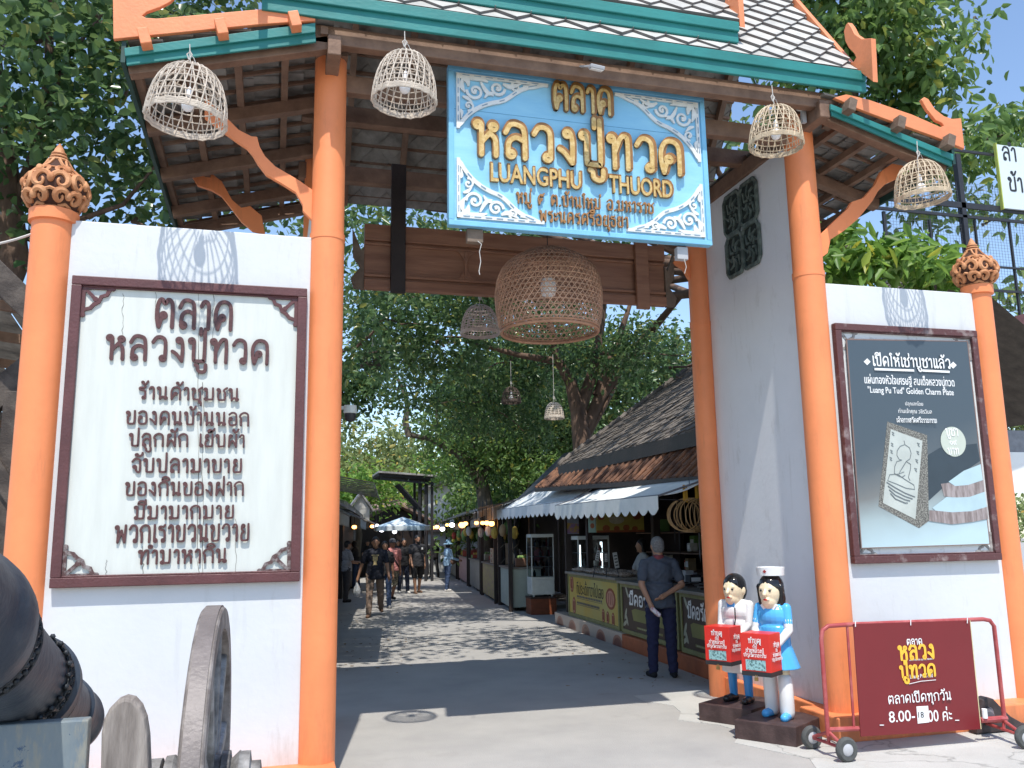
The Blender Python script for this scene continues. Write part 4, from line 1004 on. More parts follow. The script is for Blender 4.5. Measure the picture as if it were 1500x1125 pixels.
# ------------------------------------------------------------------ woven basket lanterns
def profR(prof, t):
    return float(np.interp(t, [p[1] for p in prof], [p[0] for p in prof]))
DOME = [(1.0, 0), (.995, .10), (.965, .28), (.91, .47), (.83, .64), (.70, .80), (.50, .92), (.25, .985), (.08, 1.0)]
def lantern(px, py, Y, R, H, hang, label, mt=None, tilt=0.0, n=24, rings=7, group='woven basket lanterns under the gateway eaves', bulb=True, thick=1.0, pitch=0.0):
    """px, py: photo pixel of the middle of the rim"""
    mt = mt or BAMBOO
    P = PY(px, py, Y)
    root = empty('basket_lantern', P, label, 'lantern', group)
    T = Euler((pitch, tilt, 0)).to_matrix().to_4x4()
    w = MB(); sc = thick
    def on(a, t, o=0.0): r = profR(DOME, t) * R + o; return (r * cos(a), r * sin(a), t * H)
    for i in range(n):
        a = 2 * PI * i / n
        for sg in (-1, 1):
            sw = sg * 2 * PI / n * 1.15
            w.tube([on(a + sw * (t - .4) * (1.0 if t < .8 else .8 / t), t, .003 * sg) for t in (0, .12, .25, .4, .55, .7, .83, .93, .985)], .0042 * sc, 4, cap=False)
    for k in range(rings):
        t = .16 + .80 * (k / (rings - 1)) ** 1.05; e = random.uniform(-.01, .01)
        w.tube([on(2 * PI * i / 30, min(.985, t + e * sin(i))) for i in range(30)], .0048 * sc, 4, closed=True)
    w.xf(T).build('basket_weave', mt, root, local=True)
    r = MB()
    for t in (.0, .022, .045, .068, .09):
        r.tube([on(2 * PI * i / 36, t + .006 * sin(i * 2.5 + t * 90), .005 * (1 if i % 2 else -1)) for i in range(36)], .0065 * sc, 5, closed=True)
    r.xf(T).build('basket_rim', mt, root, local=True)
    if bulb:
        b = MB(); b.ball((0, 0, .30 * H), (.043, .043, .05), 0, 14, 10); b.lathe([(.018, .36 * H + .045), (.020, .36 * H + .09), (.008, .36 * H + .11)], 10)
        b.xf(T).build('bulb', BULB, root, local=True)
    c = MB(); top = T @ Vector((0, 0, H)); c.tube([T @ Vector((0, 0, .5 * H)), top, (top.x * .3, top.y * .3, H + .05), (0, 0, H + hang)], .004, 5)
    c.tube([(.0, 0, H + .05), (.02, 0, H + .09), (.005, 0.01, H + .12), (-.015, 0, H + .09), (0, 0, H + .05)], .005, 5)
    c.tube([(0, 0, H + .09), (.03, 0, H + .07), (.045, 0, H + .03)], .003, 4)
    c.build('hanging_cord', CORD, root, local=True)
    return root
lantern(272, 178, 6.03, .272, .42, .17, 'bleached basket lantern hanging from the left side roof beside the wavy orange bracket', BAMBOOW, tilt=.06)
lantern(592, 150, 6.03, .240, .405, .18, 'woven basket lantern hanging from the main eave left of the blue sign', BAMBOOW, tilt=.04, rings=8)
lantern(1137, 214, 6.05, .222, .36, .20, 'straw coloured basket lantern hanging in front of the right orange column', BAMBOO, tilt=.05)
lantern(1352, 293, 6.06, .228, .36, .20, 'straw coloured basket lantern hanging from the right side roof near the billboard', BAMBOO, tilt=-.06)
lantern(703, 490, 9.7, .225, .36, 1.0, 'small square weave basket lantern half hidden behind the huge basket', mat('pinkish_bamboo', (.50, .40, .36), .6, .2, 9), n=18, rings=10, group='small lanterns hanging in the market street', bulb=False)
lantern(812, 613, 15.0, .175, .30, .9, 'small white basket lantern hanging before the tree trunk', BAMBOOW, n=14, rings=8, group='small lanterns hanging in the market street', bulb=False, thick=1.6)
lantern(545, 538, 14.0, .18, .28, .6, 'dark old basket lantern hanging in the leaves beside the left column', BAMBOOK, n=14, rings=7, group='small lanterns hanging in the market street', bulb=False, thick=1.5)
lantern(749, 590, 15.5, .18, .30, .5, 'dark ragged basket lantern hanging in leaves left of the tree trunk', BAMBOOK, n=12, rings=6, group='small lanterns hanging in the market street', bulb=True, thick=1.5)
# the huge hexagon weave basket
P = PY(805, 487, 7.45)
hb = empty('giant_basket_lantern', P, 'giant brown open weave basket lantern hanging in the middle of the passage', 'lantern')
BIG = [(.445, 0), (.465, .06), (.492, .20), (.500, .36), (.480, .50), (.43, .62), (.33, .70), (.25, .735), (.225, .76)]
def onb(a, z, o=0.0): r = profR(BIG, z) + o; return (r * cos(a), r * sin(a), z)
w = MB(); N = 56
for i in range(N):
    a = 2 * PI * i / N
    for sg in (-1, 1):
        w.tube([onb(a + sg * z * 1.55, z, .004 * sg) for z in np.linspace(.01, .75, 15)], .0048, 4, cap=False)
for z in np.linspace(.05, .74, 15): w.tube([onb(2 * PI * i / 40, z) for i in range(40)], .0055, 4, closed=True)
w.build('basket_weave', BAMBOOD, hb, local=True)
r = MB(); r.tube([onb(2 * PI * i / 44, .0, .004) for i in range(44)], .015, 8, closed=True); r.tube([onb(2 * PI * i / 44, .025, .004) for i in range(44)], .010, 6, closed=True)
r.tube([onb(2 * PI * i / 30, .755) for i in range(30)], .012, 6, closed=True)
r.build('basket_rim', mat('rim_rattan', (.42, .22, .13), .5, .2, 9), hb, local=True)
b = MB(); b.lathe([(.02, .34), (.062, .355), (.074, .40), (.074, .47), (.062, .51), (.02, .525)], 18); b.build('bulb', BULB, hb, local=True)
b = MB(); b.tube([(0, 0, .53), (0, 0, 1.6)], .005, 5); b.build('hanging_cord', CORDK, hb, local=True)
# small lamps and boxes fixed to the gateway
def box_lamp(px, py, Y, w, h, d, label, rot=(0, 0, 0), mt=None):
    P = PY(px, py, Y); o = empty('led_lamp', P, label, 'lamp')
    MB().box(-w / 2, w / 2, -d / 2, d / 2, -h / 2, h / 2).xf(Euler(rot).to_matrix().to_4x4()).build('lamp_body', mt or GREYP, o, .006, local=True)
    MB().box(-w * .42, w * .42, -d * .4, d * .4, -h / 2 - .006, -h / 2 - .001).xf(Euler(rot).to_matrix().to_4x4()).build('lamp_glass', BULB, o, local=True)
    b = MB(); b.beam((0, 0, h / 2), (-.07, .18, .10), .025, .012); b.build('lamp_arm', GREYP, o, local=True)
    return o
box_lamp(874, 99, 5.98, .12, .03, .07, 'flat grey LED lamp on an arm above the blue sign', (.3, .1, 0))
o = empty('junction_box', PY(695, 346, 6.42), 'grey junction box with a dangling white wire under the left end of the blue sign', 'box')
MB().box(-.065, .065, -.03, .03, -.06, .05).build('box_body', WOODG, o, .005, local=True)
b = MB(); b.tube([(.02, -.03, -.05), (.045, -.05, -.08), (.03, -.04, -.14), (.04, -.04, -.22), (.025, -.04, -.30), (.03, -.045, -.33)], .0035, 5); b.build('wire', CORD, o, local=True)
o = empty('junction_box', PY(998, 373, 6.42), 'small grey junction box under the right end of the blue sign', 'box')
MB().box(-.05, .05, -.03, .03, -.05, .06).build('box_body', GREYP, o, .005, local=True)
b = MB(); b.tube([(.01, -.03, -.05), (.02, -.04, -.12), (.0, -.04, -.18)], .003, 5); b.build('wire', CORD, o, local=True)
o = empty('spotlight', PY(1177, 152, 6.3), 'round cream spotlight clamped to the head of the right orange column', 'spotlight')
T = Euler((.5, -.75, 0)).to_matrix().to_4x4()
MB().lathe([(.075, -.03), (.080, -.02), (.078, .0), (.05, .05), (.028, .09), (.0, .10)], 20).xf(T).build('spotlight_housing', WMETAL, o, local=True)
MB().lathe([(.0, -.034), (.07, -.032), (.074, -.029)], 20).xf(T).build('spotlight_lens', mat('cream_lens', (.6, .55, .35), .3, .05), o, local=True)
MB().box(-.02, .02, .0, .03, -.18, 0).build('clamp', GREYP, o, local=True)
b = MB(); b.tube([(-.05, .0, .06), (-.12, .02, .02), (-.2, .05, -.02), (-.26, .08, .02)], .004, 4); b.tube([(.05, 0, .05), (.15, 0, .10), (.24, .05, .10)], .004, 4); b.build('wire', WOODB, o, local=True)
P = PY(513, 605, 8.25)
o = empty('security_camera', P, 'white and black dome security camera on the left rear post', 'camera')
b = MB(); b.lathe([(.0, .07), (.06, .07), (.062, .0), (.05, -.01)], 20); b.beam((0, 0, .05), (-.18, .05, .05), .03, .03); b.build('camera_body', WMETAL, o, local=True)
b = MB(); b.lathe([(.055, -.005), (.055, -.04), (.04, -.075), (.0, -.09)], 20); b.build('camera_dome', BLACKM, o, local=True)
# ------------------------------------------------------------------ cannon
cn = empty('cannon', (-.80, 3.75, 0), 'old dark bronze cannon on a spoked wooden field carriage in front of the left wall', 'cannon')
A = Vector((-.85, 4.165, .965)); D = Vector((-.01, -.946, .324)).normalized()
MC = frame(A, D.orthogonal(), D.cross(D.orthogonal()))
MC = frame(A, Vector((1, 0, 0)), D.cross(Vector((1, 0, 0)))) if True else MC      # w axis = D
prof = [(.0, -.48), (.05, -.47), (.06, -.42), (.04, -.38), (.12, -.34), (.155, -.30), (.160, -.25), (.148, -.23), (.146, -.05), (.162, -.04), (.162, .01), (.149, .02), (.152, .22), (.150, .36), (.154, .38), (.152, .44),
        (.165, .46), (.190, .475), (.196, .50), (.192, .53), (.200, .545), (.200, .57), (.182, .585), (.172, .60), (.170, .66), (.174, .9), (.178, 1.12), (.180, 1.20), (.184, 1.22), (.186, 1.27), (.198, 1.285), (.205, 1.31), (.205, 1.35), (.218, 1.37), (.228, 1.40), (.232, 1.46), (.228, 1.53), (.215, 1.56), (.21, 1.62), (.215, 2.3), (.23, 2.35), (.20, 2.36)]
RS = .905
MB().lathe([(r * RS, z) for r, z in prof], 56, MC).build('barrel', BRONZE, cn)
b = MB()
for z0, z1, r in ((.385, .44, .160), (.605, .655, .180), (1.215, 1.27, .194)):
    for i in range(34):
        a = 2 * PI * i / 34; 
        for k in range(2):
            zc = lerp(z0, z1, .25 + .5 * k); p = MC @ Vector((r * RS * cos(a + k * .09), r * RS * sin(a + k * .09), zc))
            b.ball(p, (.0095, .0095, .0095), 0, 7, 5)
    b.tube([MC @ Vector((r * RS * cos(2 * PI * i / 40), r * RS * sin(2 * PI * i / 40), z0 - .006)) for i in range(40)], .006, 5, closed=True)
    b.tube([MC @ Vector((r * RS * cos(2 * PI * i / 40), r * RS * sin(2 * PI * i / 40), z1 + .006)) for i in range(40)], .006, 5, closed=True)
for i in range(26):       # flame shaped relief hanging from the thick ring
    a = 2 * PI * i / 26
    L = .05 + .035 * (i % 2)
    b.cap(MC @ Vector((.167 * cos(a), .167 * sin(a), .70)), MC @ Vector((.166 * cos(a + .05), .166 * sin(a + .05), .70 - L)), .011, .004, 6)
b.build('relief_band', BRONZER, cn)
MB().box(-1.03, -.585, 3.36, 3.42, .30, 1.062).build('front_board', CARR, cn, .006)
MB().prism(pxp([(147, 1130), (148, 1075), (152, 1054), (160, 1038), (171, 1027), (183, 1022), (195, 1025), (205, 1036), (212, 1054), (216, 1080), (218, 1130)], 3.40) + [(PY(218, 1130, 3.40).x, .3), (PY(147, 1130, 3.40).x, .3)], FR(3.40), .09).build('rounded_end_board', mat('streaked_end_board', (.17, .145, .13), .65, .3, 5, col2=(.37, .33, .30), mixlo=.35, mixhi=.65, bump=.3, bscale=25, stretch=(5, 1, .6)), cn, .012)
for xs in (-.60, -1.10):
    pts = [(-3.56, .25), (-3.56, .5)] + [(-3.80 - .44 * cos(PI - a_), .45 + .22 * sin(a_)) for a_ in np.linspace(PI - .35, .12, 14)][::1] + [(-4.9, .30), (-4.9, .16), (-4.2, .25)]
    MB().prism(pts, SIDE(xs), .07).build('carriage_cheek', mat('carriage_cheek_wood', (.20, .17, .155), .6, .3, 3, col2=(.36, .32, .29), mixlo=.35, mixhi=.65, bump=.2, bscale=20, stretch=(1, 3, .7)), cn, .012)
MB().beam((-1.4, 3.75, .69), (-.05, 3.75, .69), .09, .09).build('axle', SPOKE, cn, .01)
def big_wheel(X):
    R, Yc, wd = .695, 3.75, .082
    MW = frame((X, Yc, R), (sin(.022), cos(.022), 0), (0, 0, 1))      # wheel axis = +X
    rim = MB().lathe([(R - .085, -wd / 2), (R - .006, -wd / 2), (R, -wd / 2 + .006), (R, wd / 2 - .006), (R - .006, wd / 2), (R - .085, wd / 2), (R - .085, -wd / 2)], 72, MW, cap=False).build('wheel', WHEELW, cn)
    ty = MB().lathe([(R + .0, -wd / 2 + .012), (R + .007, -wd / 2 + .012), (R + .007, wd / 2 - .012), (R, wd / 2 - .012)], 72, MW, cap=False); ty.build('iron_tyre', mat('worn_iron_tyre', (.17, .145, .135), .5, .25, 8, bump=.2), rim)
    for k in range(10):
        a = 2 * PI * k / 10 + .2; p = MW @ Vector((.08 * cos(a), .08 * sin(a), 0)); q = MW @ Vector(((R - .08) * cos(a), (R - .08) * sin(a), 0))
        MB().beam(p, q, .055, .062, up=(1, 0, 0)).build('spoke', SPOKE, rim, .008)
    h = MB()
    hp = [(r_ * 1.14, z_) for r_, z_ in [(.03, -.25), (.075, -.245), (.085, -.21), (.12, -.205), (.12, -.165), (.088, -.16), (.126, -.15), (.128, -.12), (.105, -.095), (.115, -.09), (.118, -.05), (.125, 0), (.118, .05), (.130, .055), (.130, .085), (.104, .09), (.128, .12), (.125, .125), (.125, .16), (.092, .165), (.092, .20), (.06, .205), (.055, .24), (.0, .245)]]
    h.lathe(hp, 30, MW)
    for z in (-.18, -.12, .07, .105, .145):
        for k in range(16):
            a = 2 * PI * k / 16; h.box(-.014, .014, -.012, .012, -.006, .006, 0, frame(MW @ Vector((.108 * cos(a), .108 * sin(a), z)), (1, 0, 0), MW.to_3x3() @ Vector((-sin(a), cos(a), 0))))
    h.build('hub', SPOKE, rim)
wx = PY(303, 1133, 3.75).x
big_wheel(wx); big_wheel(-1.6 - wx)
# ------------------------------------------------------------------ people
def remeshed(mb, name, mats, parent, vox, smooth=4, paint=None, folds=0.0):
    """one continuous skin over all the overlapping shapes in mb"""
    me = mb.mesh(name + '_raw', [])
    ob = bpy.data.objects.new(name + '_raw', me); COL.objects.link(ob)
    r = ob.modifiers.new('r', 'REMESH'); r.mode = 'VOXEL'; r.voxel_size = vox; r.use_smooth_shade = True
    if smooth: s = ob.modifiers.new('s', 'SMOOTH'); s.factor = .5; s.iterations = smooth
    dg = bpy.context.evaluated_depsgraph_get()
    out = bpy.data.meshes.new_from_object(ob.evaluated_get(dg)); out.name = name
    bpy.data.objects.remove(ob); bpy.data.meshes.remove(me)
    out.materials.clear()
    for m in (mats if isinstance(mats, (list, tuple)) else [mats]): out.materials.append(m)
    if folds:
        N_ = len(out.vertices); co = np.empty(N_ * 3, np.float32); no = np.empty(N_ * 3, np.float32)
        out.vertices.foreach_get('co', co); out.vertices.foreach_get('normal', no); co = co.reshape(-1, 3); no = no.reshape(-1, 3)
        ph = rng.uniform(0, 6.3, 8); x, y, z = co.T
        a_ = np.sin(x * 34 + z * 52 + ph[0] + 1.6 * np.sin(z * 21 + ph[1])) * np.sin(y * 40 - z * 25 + ph[2]) + .7 * np.sin(z * 70 - x * 46 + 2 * np.sin(x * 18 + y * 23 + ph[3]) + ph[4]) * np.sin(x * 27 + y * 31 + ph[5])
        out.vertices.foreach_set('co', (co + no * (folds * .55 * a_)[:, None]).reshape(-1).astype(np.float32)); out.update()
    n = len(out.polygons)
    out.polygons.foreach_set('use_smooth', [True] * n)
    if paint:
        out.polygons.foreach_set('material_index', [paint(p.center) for p in out.polygons])
    o = bpy.data.objects.new(name, out); COL.objects.link(o); o.parent = parent
    return o
def limb(o, L, ang, side=0.0):          # ang: forward swing in degrees, side: outward in degrees
    a, s = rad(ang), rad(side)
    return Vector((o[0] + L * sin(s), o[1] + L * sin(a) * cos(s), o[2] - L * cos(a) * cos(s)))
def person(label, pos, heading, H=1.68, girth=1.0, legs=((12, 4), (-14, 18)), arms=((-14, 8, 16), (14, 8, 18)), top=None, bottom=None, shoes=None, skin=None, hair='short', hairmat=None,
           sleeve='short', shorts=False, vox=.011, headk=1.0, armpts=None, female=False, name='person', cat='person', hem=.84, coat=False, skirt=False, lookx=0.0, belly=0.0, hatmat=None, lean=0.0, eyes=True):
    """heading: degrees, 0 = facing +Y (away from the camera), counter-clockwise. Returns (root, joints)."""
    k = H / 1.70
    R = empty(name, pos, label, cat, rz=rad(heading))
    skin = skin or SKIN; top = top or cloth('dark_cloth', (.03, .03, .035)); bottom = bottom or cloth('dark_trousers', (.02, .022, .03)); shoes = shoes or cloth('dark_shoes', (.02, .018, .016)); hairmat = hairmat or HAIRK
    g = girth
    J = {}
    for i, sx in ((0, -1), (1, 1)):
        hip = Vector((sx * .088 * g, 0, .90)); a, b = legs[i]
        kn = limb(hip, .42, a, sx * 2); an = limb(kn, .41, a - b, sx * 1)
        J['hip', i], J['knee', i], J['ank', i] = hip, kn, an
    low = min(J['ank', 0].z, J['ank', 1].z) - .075
    off = Vector((0, 0, -low))
    for kk in list(J): J[kk] = J[kk] + off
    Z = off.z
    sw = (.165 if female else .182) * (1 + (g - 1) * .6)
    for i, sx in ((0, -1), (1, 1)):
        sh = Vector((sx * sw, lean, 1.355 + Z)); s, ab, eb = arms[i]
        el = limb(sh, .275, s, sx * ab); wr = limb(el, .245, s + eb, sx * (ab - 4))
        if armpts and armpts[i]: el, wr = Vector(armpts[i][0]) + off, Vector(armpts[i][1]) + off
        J['sh', i], J['el', i], J['wr', i] = sh, el, wr
    hd = Vector((0, .025 + lean * 1.25, 1.57 + Z))
    S3 = Matrix.Diagonal((k, k, k, 1))
    def ecyl(m, z0, z1, rx0, ry0, rx1, ry1):
        m.lathe([(.02, z0), (.9, z0), (1, z0 + .012)] + [(1, lerp(z0, z1, t)) for t in (.3, .6, 1)] + [(.02, z1)], 22); q = m.v[-22 * 7:]
        m.v[-22 * 7:] = [(x * lerp(rx0, rx1, (z - z0) / (z1 - z0)), y * lerp(ry0, ry1, (z - z0) / (z1 - z0)) + belly * .3, z) for x, y, z in q]
    def torso(m, e=0.0):
        m.ball((0, 0, .94 + Z), (.150 * g + e, .112 * g + e, .12 + e * .4), n=18, k=12)
        m.ball((0, .01 + belly * .4 + lean * .4, 1.08 + Z), (.138 * g + e, .105 * g + belly + e, .16), n=18, k=12)
        m.ball((0, .005 + lean * .8, 1.25 + Z), (.158 * g + e, .112 * g + e, .175 + e * .5), n=18, k=12)
        m.cap((0, lean, 1.395 + Z), (-sw + .02, lean, 1.362 + Z), .058 + e * .6, .046 + e * .6); m.cap((0, lean, 1.395 + Z), (sw - .02, lean, 1.362 + Z), .058 + e * .6, .046 + e * .6)
        m.cap((0, lean * .9, 1.37 + Z), (0, lean, 1.435 + Z), .072 + e * .8, .056 + e * .4)
    # ---- body: a single skin
    m = MB(); torso(m)
    m.cap((0, lean, 1.40 + Z), hd + Vector((0, -.025, -.07)), .060, .056)
    hk = headk
    m.ball(hd, (.076 * hk, .094 * hk, .108 * hk), n=20, k=14); m.ball(hd + Vector((0, .028, -.062)) * hk, (.055 * hk, .062 * hk, .062 * hk), n=16, k=10)
    m.cap(hd + Vector((0, .088, .012)) * hk, hd + Vector((0, .105, -.018)) * hk, .010 * hk, .0155 * hk, 8)
    m.cap(hd + Vector((-.018, .089, -.052)) * hk, hd + Vector((.018, .089, -.052)) * hk, .0085 * hk, .0085 * hk, 8)
    m.cap(hd + Vector((-.035, .078, .022)) * hk, hd + Vector((.035, .078, .022)) * hk, .010 * hk, .010 * hk, 8)
    for sx in (-1, 1): m.ball(hd + Vector((sx * .076, -.008, -.008)) * hk, (.013 * hk, .022 * hk, .032 * hk), n=8, k=6)
    for i, sx in ((0, -1), (1, 1)):
        m.cap(J['hip', i], J['knee', i], .083 * g, .056); kn, an = J['knee', i], J['ank', i]
        m.cap(kn, an, .054, .036); mid = kn.lerp(an, .32) + Vector((0, -.016, 0)); m.cap(mid, kn.lerp(an, .62), .050, .040)
        m.cap(an + Vector((0, -.03, -.04)), an + Vector((sx * .025, .13, -.052)), .034, .028)
        sh, el, wr = J['sh', i], J['el', i], J['wr', i]
        m.cap(sh, el, .050 * (g * .5 + .5), .039); m.cap(el, wr, .040, .027)
        d = (wr - el).normalized(); side = Vector((sx, 0, 0)); q = d.cross(side); q = q.normalized() if q.length > .01 else Vector((0, 1, 0))
        pc = wr + d * .045; m.cap(wr, wr + d * .075, .030, .033)
        for f in range(4):
            b0 = wr + d * .085 + q * (.027 - .018 * f); L = (.066, .075, .070, .055)[f]
            m.cap(b0, b0 + d * L * .55 - side * .006, .0095, .009, 7); m.cap(b0 + d * L * .55 - side * .006, b0 + d * L * .95 - side * .022, .009, .0075, 7)
        tb = wr + d * .03 + q * .03; m.cap(tb, tb + d * .045 + q * .022 - side * .008, .012, .009, 7)
        J['hand', i] = wr + d * .10
    m.xf(S3); remeshed(m, 'body', skin, R, vox * k, 3)
    # ---- face
    if eyes and vox < .0135:
        e = MB()
        for sx in (-1, 1): e.ball(hd + Vector((sx * .030, .0835, .006)) * hk, (.012 * hk, .008 * hk, .007 * hk), n=8, k=6)
        e.xf(S3).build('eyes', BLACKP, R, local=True)
        e = MB(); 
        for sx in (-1, 1): e.cap(hd + Vector((sx * .016, .091, .026)) * hk, hd + Vector((sx * .046, .078, .026)) * hk, .0045 * hk, .0035 * hk, 6)
        
        if name != 'statue': e.xf(S3).build('eyebrows', hairmat, R, local=True)
        else:
            e = MB(); e.ball(hd + Vector((0, .092, -.053)) * hk, (.018 * hk, .008 * hk, .0075 * hk), n=10, k=6); e.xf(S3).build('mouth', mat('red_lip_paint', (.55, .05, .04), .3), R, local=True)
    # ---- hair
    if hair:
        m = MB()
        m.ball(hd + Vector((0, -.014, .030)) * hk, (.083 * hk, .098 * hk, .092 * hk), n=18, k=12)
        m.ball(hd + Vector((0, -.045, -.01)) * hk, (.079 * hk, .062 * hk, .088 * hk), n=16, k=10)
        if hair == 'bob':
            m.ball(hd + Vector((0, -.03, -.05)) * hk, (.090 * hk, .065 * hk, .10 * hk), n=16, k=10)
            for sx in (-1, 1): m.cap(hd + Vector((sx * .078, .01, .03)) * hk, hd + Vector((sx * .075, .0, -.09)) * hk, .02 * hk, .016 * hk)
        if hair == 'long':
            m.cap(hd + Vector((0, -.06, .0)) * hk, hd + Vector((0, -.085, -.22)) * hk, .07 * hk, .045 * hk)
            for sx in (-1, 1): m.cap(hd + Vector((sx * .076, -.01, .03)) * hk, hd + Vector((sx * .07, -.03, -.12)) * hk, .02 * hk, .016 * hk)
        m.xf(S3); remeshed(m, 'hair', hairmat, R, max(vox, .009) * k, 2)
    # ---- top
    m = MB(); torso(m, .016)
    if coat: ecyl(m, .40 + Z, 1.05 + Z, .20 * g, .16 * g, .155 * g, .125 * g)
    elif hem < .9: ecyl(m, hem + Z, 1.12 + Z, .168 * g + .012, .130 * g + .014, .150 * g + .012, .115 * g + .014 + belly * .6)
    for i in (0, 1):
        sh, el, wr = J['sh', i], J['el', i], J['wr', i]
        if sleeve == 'short': m.cap(sh, sh.lerp(el, .70), .058 * (g * .5 + .5), .062, 14)
        else: m.cap(sh, el, .057 * (g * .5 + .5), .050, 14); m.cap(el, el.lerp(wr, .96), .050, .040, 14)
    m.xf(S3)
    remeshed(m, 'coat' if coat else 'shirt', top, R, vox * k, 3, folds=0 if name == 'statue' or vox > .013 else .0075)
    # ---- bottom
    m = MB()
    if skirt:
        m.lathe([(.001, 1.03 + Z), (.13 * g, 1.03 + Z), (.15 * g, .95 + Z), (.20 * g, .78 + Z), (.25 * g, .60 + Z), (.24 * g, .60 + Z), (.10, .8 + Z)], 26)
    else:
        m.ball((0, 0, .93 + Z), (.152 * g + .012, .112 * g + .014, .12), n=18, k=12)
        for i in (0, 1):
            hip, kn, an = J['hip', i], J['knee', i], J['ank', i]
            if shorts: m.cap(hip, kn.lerp(hip, .02), .094 * g, .082, 16)
            else:
                m.cap(hip, kn, .094 * g, .074, 16); m.cap(kn, an + Vector((0, 0, .01)), .074, .058, 16); m.ball(kn, .076)
    m.xf(S3); remeshed(m, 'skirt' if skirt else ('shorts' if shorts else 'trousers'), bottom, R, vox * k, 3, folds=0 if name == 'statue' or vox > .013 else .0085)
    for i, sx in ((0, -1), (1, 1)):
        an = J['ank', i]; m = MB()
        q_ = 1.5 if name == 'statue' else 1.0; m.cap(an + Vector((0, -.035, -.040)), an + Vector((sx * .025, .14 * (.5 + q_ / 2), -.047)), .040 * q_, .036 * q_, 12); m.ball(an + Vector((sx * .012, .05, -.035)), (.040 * q_, .075 * q_, .034 * q_))
        m.xf(S3); remeshed(m, 'shoe', shoes, R, max(.009, vox * .8) * k, 2)
    J = {kk: v * k for kk, v in J.items()}; J['hd'] = hd * k; J['k'] = k; J['Z'] = Z * k
    return R, J
def hat(R, J, mt, kind='cap'):
    m = MB(); h = J['hd']; k = J['k']
    if kind == 'cap':
        m.ball(h + Vector((0, -.008, .040)) * k, (.092 * k, .106 * k, .088 * k), n=18, k=12)
        m.cap(h + Vector((0, .09, .045)) * k, h + Vector((0, .155, .03)) * k, .010 * k, .010 * k); m.prism([(-.065 * k, 0), (.065 * k, 0), (.05 * k, .09 * k), (-.05 * k, .09 * k)], frame(h + Vector((0, .075, .045)) * k, (1, 0, 0), (0, 1, -.15)), .010 * k)
    else:
        m.lathe([(.088 * k, .0), (.095 * k, .03 * k), (.085 * k, .10 * k), (.05 * k, .125 * k), (0, .13 * k)], 24, h + Vector((0, -.005, .025)) * k)
        m.lathe([(.085 * k, .012 * k), (.13 * k, .0), (.175 * k, -.028 * k), (.176 * k, -.034 * k), (.13 * k, -.008 * k), (.085 * k, .0)], 28, h + Vector((0, -.005, .03)) * k, cap=False)
    m.build('hat', mt, R, local=True)
NAVY = cloth('navy_tee', (.012, .014, .024)); KHAKI = cloth('khaki_trousers', (.22, .155, .115)); BLKC = cloth('black_cloth', (.010, .010, .012)); CHAR = cloth('charcoal_tee', (.030, .031, .036))
JEAN = cloth('blue_jeans', (.035, .062, .13)); DJEAN = cloth('dark_jeans', (.012, .018, .038)); PINK = cloth('pink_shirt', (.55, .22, .20)); LBLUE = cloth('light_blue_shirt', (.30, .46, .62)); GTEE = cloth('grey_white_tee', (.36, .36, .38))
CAMO = mat('camo_shorts', (.07, .065, .045), .85, .3, 22, col2=(.28, .25, .19), mixlo=.45, mixhi=.55); WSHOE = cloth('white_shoes', (.62, .60, .58)); SLATE = cloth('slate_polo', (.060, .072, .095), .15); NAVYT = cloth('navy_trousers', (.012, .014, .048)); TANS = cloth('tan_sandals', (.16, .09, .055))
BAGP = mat('clear_plastic_bag', (.75, .78, .80), .25, .1, 30, trans=.55, bump=.8, bscale=25)
# old man seen from behind at the knife stall
OM = PZ(972, 992)
R, J = person('grey haired man in slate polo seen from behind with hands clasped behind his back', OM, -8, H=1.63, girth=1.08, legs=((2, 1), (-2, 2)), top=SLATE, bottom=NAVYT, shoes=BLKC, skin=SKIN, hairmat=HAIRG, vox=.0075, hem=.82,
              armpts=(((-.25, -.07, 1.11), (-.17, -.15, .88)), ((.255, -.11, 1.10), (.02, -.185, .99))), eyes=True)
m = MB(); h = J['hand', 0]; m.cap(h + Vector((-.02, -.02, .03)), h + Vector((.05, -.035, -.035)), .024, .026); m.build('paper_roll_in_hand', mat('white_pink_paper', (.75, .72, .72), .6, .2, 30, col2=(.45, .2, .22)), None)
o = bpy.context.scene.objects['paper_roll_in_hand']; o.name = 'paper_roll'
o.location = OM; o.rotation_euler = (0, 0, rad(-8)); tag(o, "rolled white and pink paper in the grey haired man's left hand", 'paper')
m = MB(); m.lathe([(.060, 0), (.066, .02), (.064, .045), (.056, .05)], 20, Vector((0, -.005, J['sh', 0].z + .05))); m.build('collar', cloth('red_collar', (.20, .04, .05)), R, local=True)
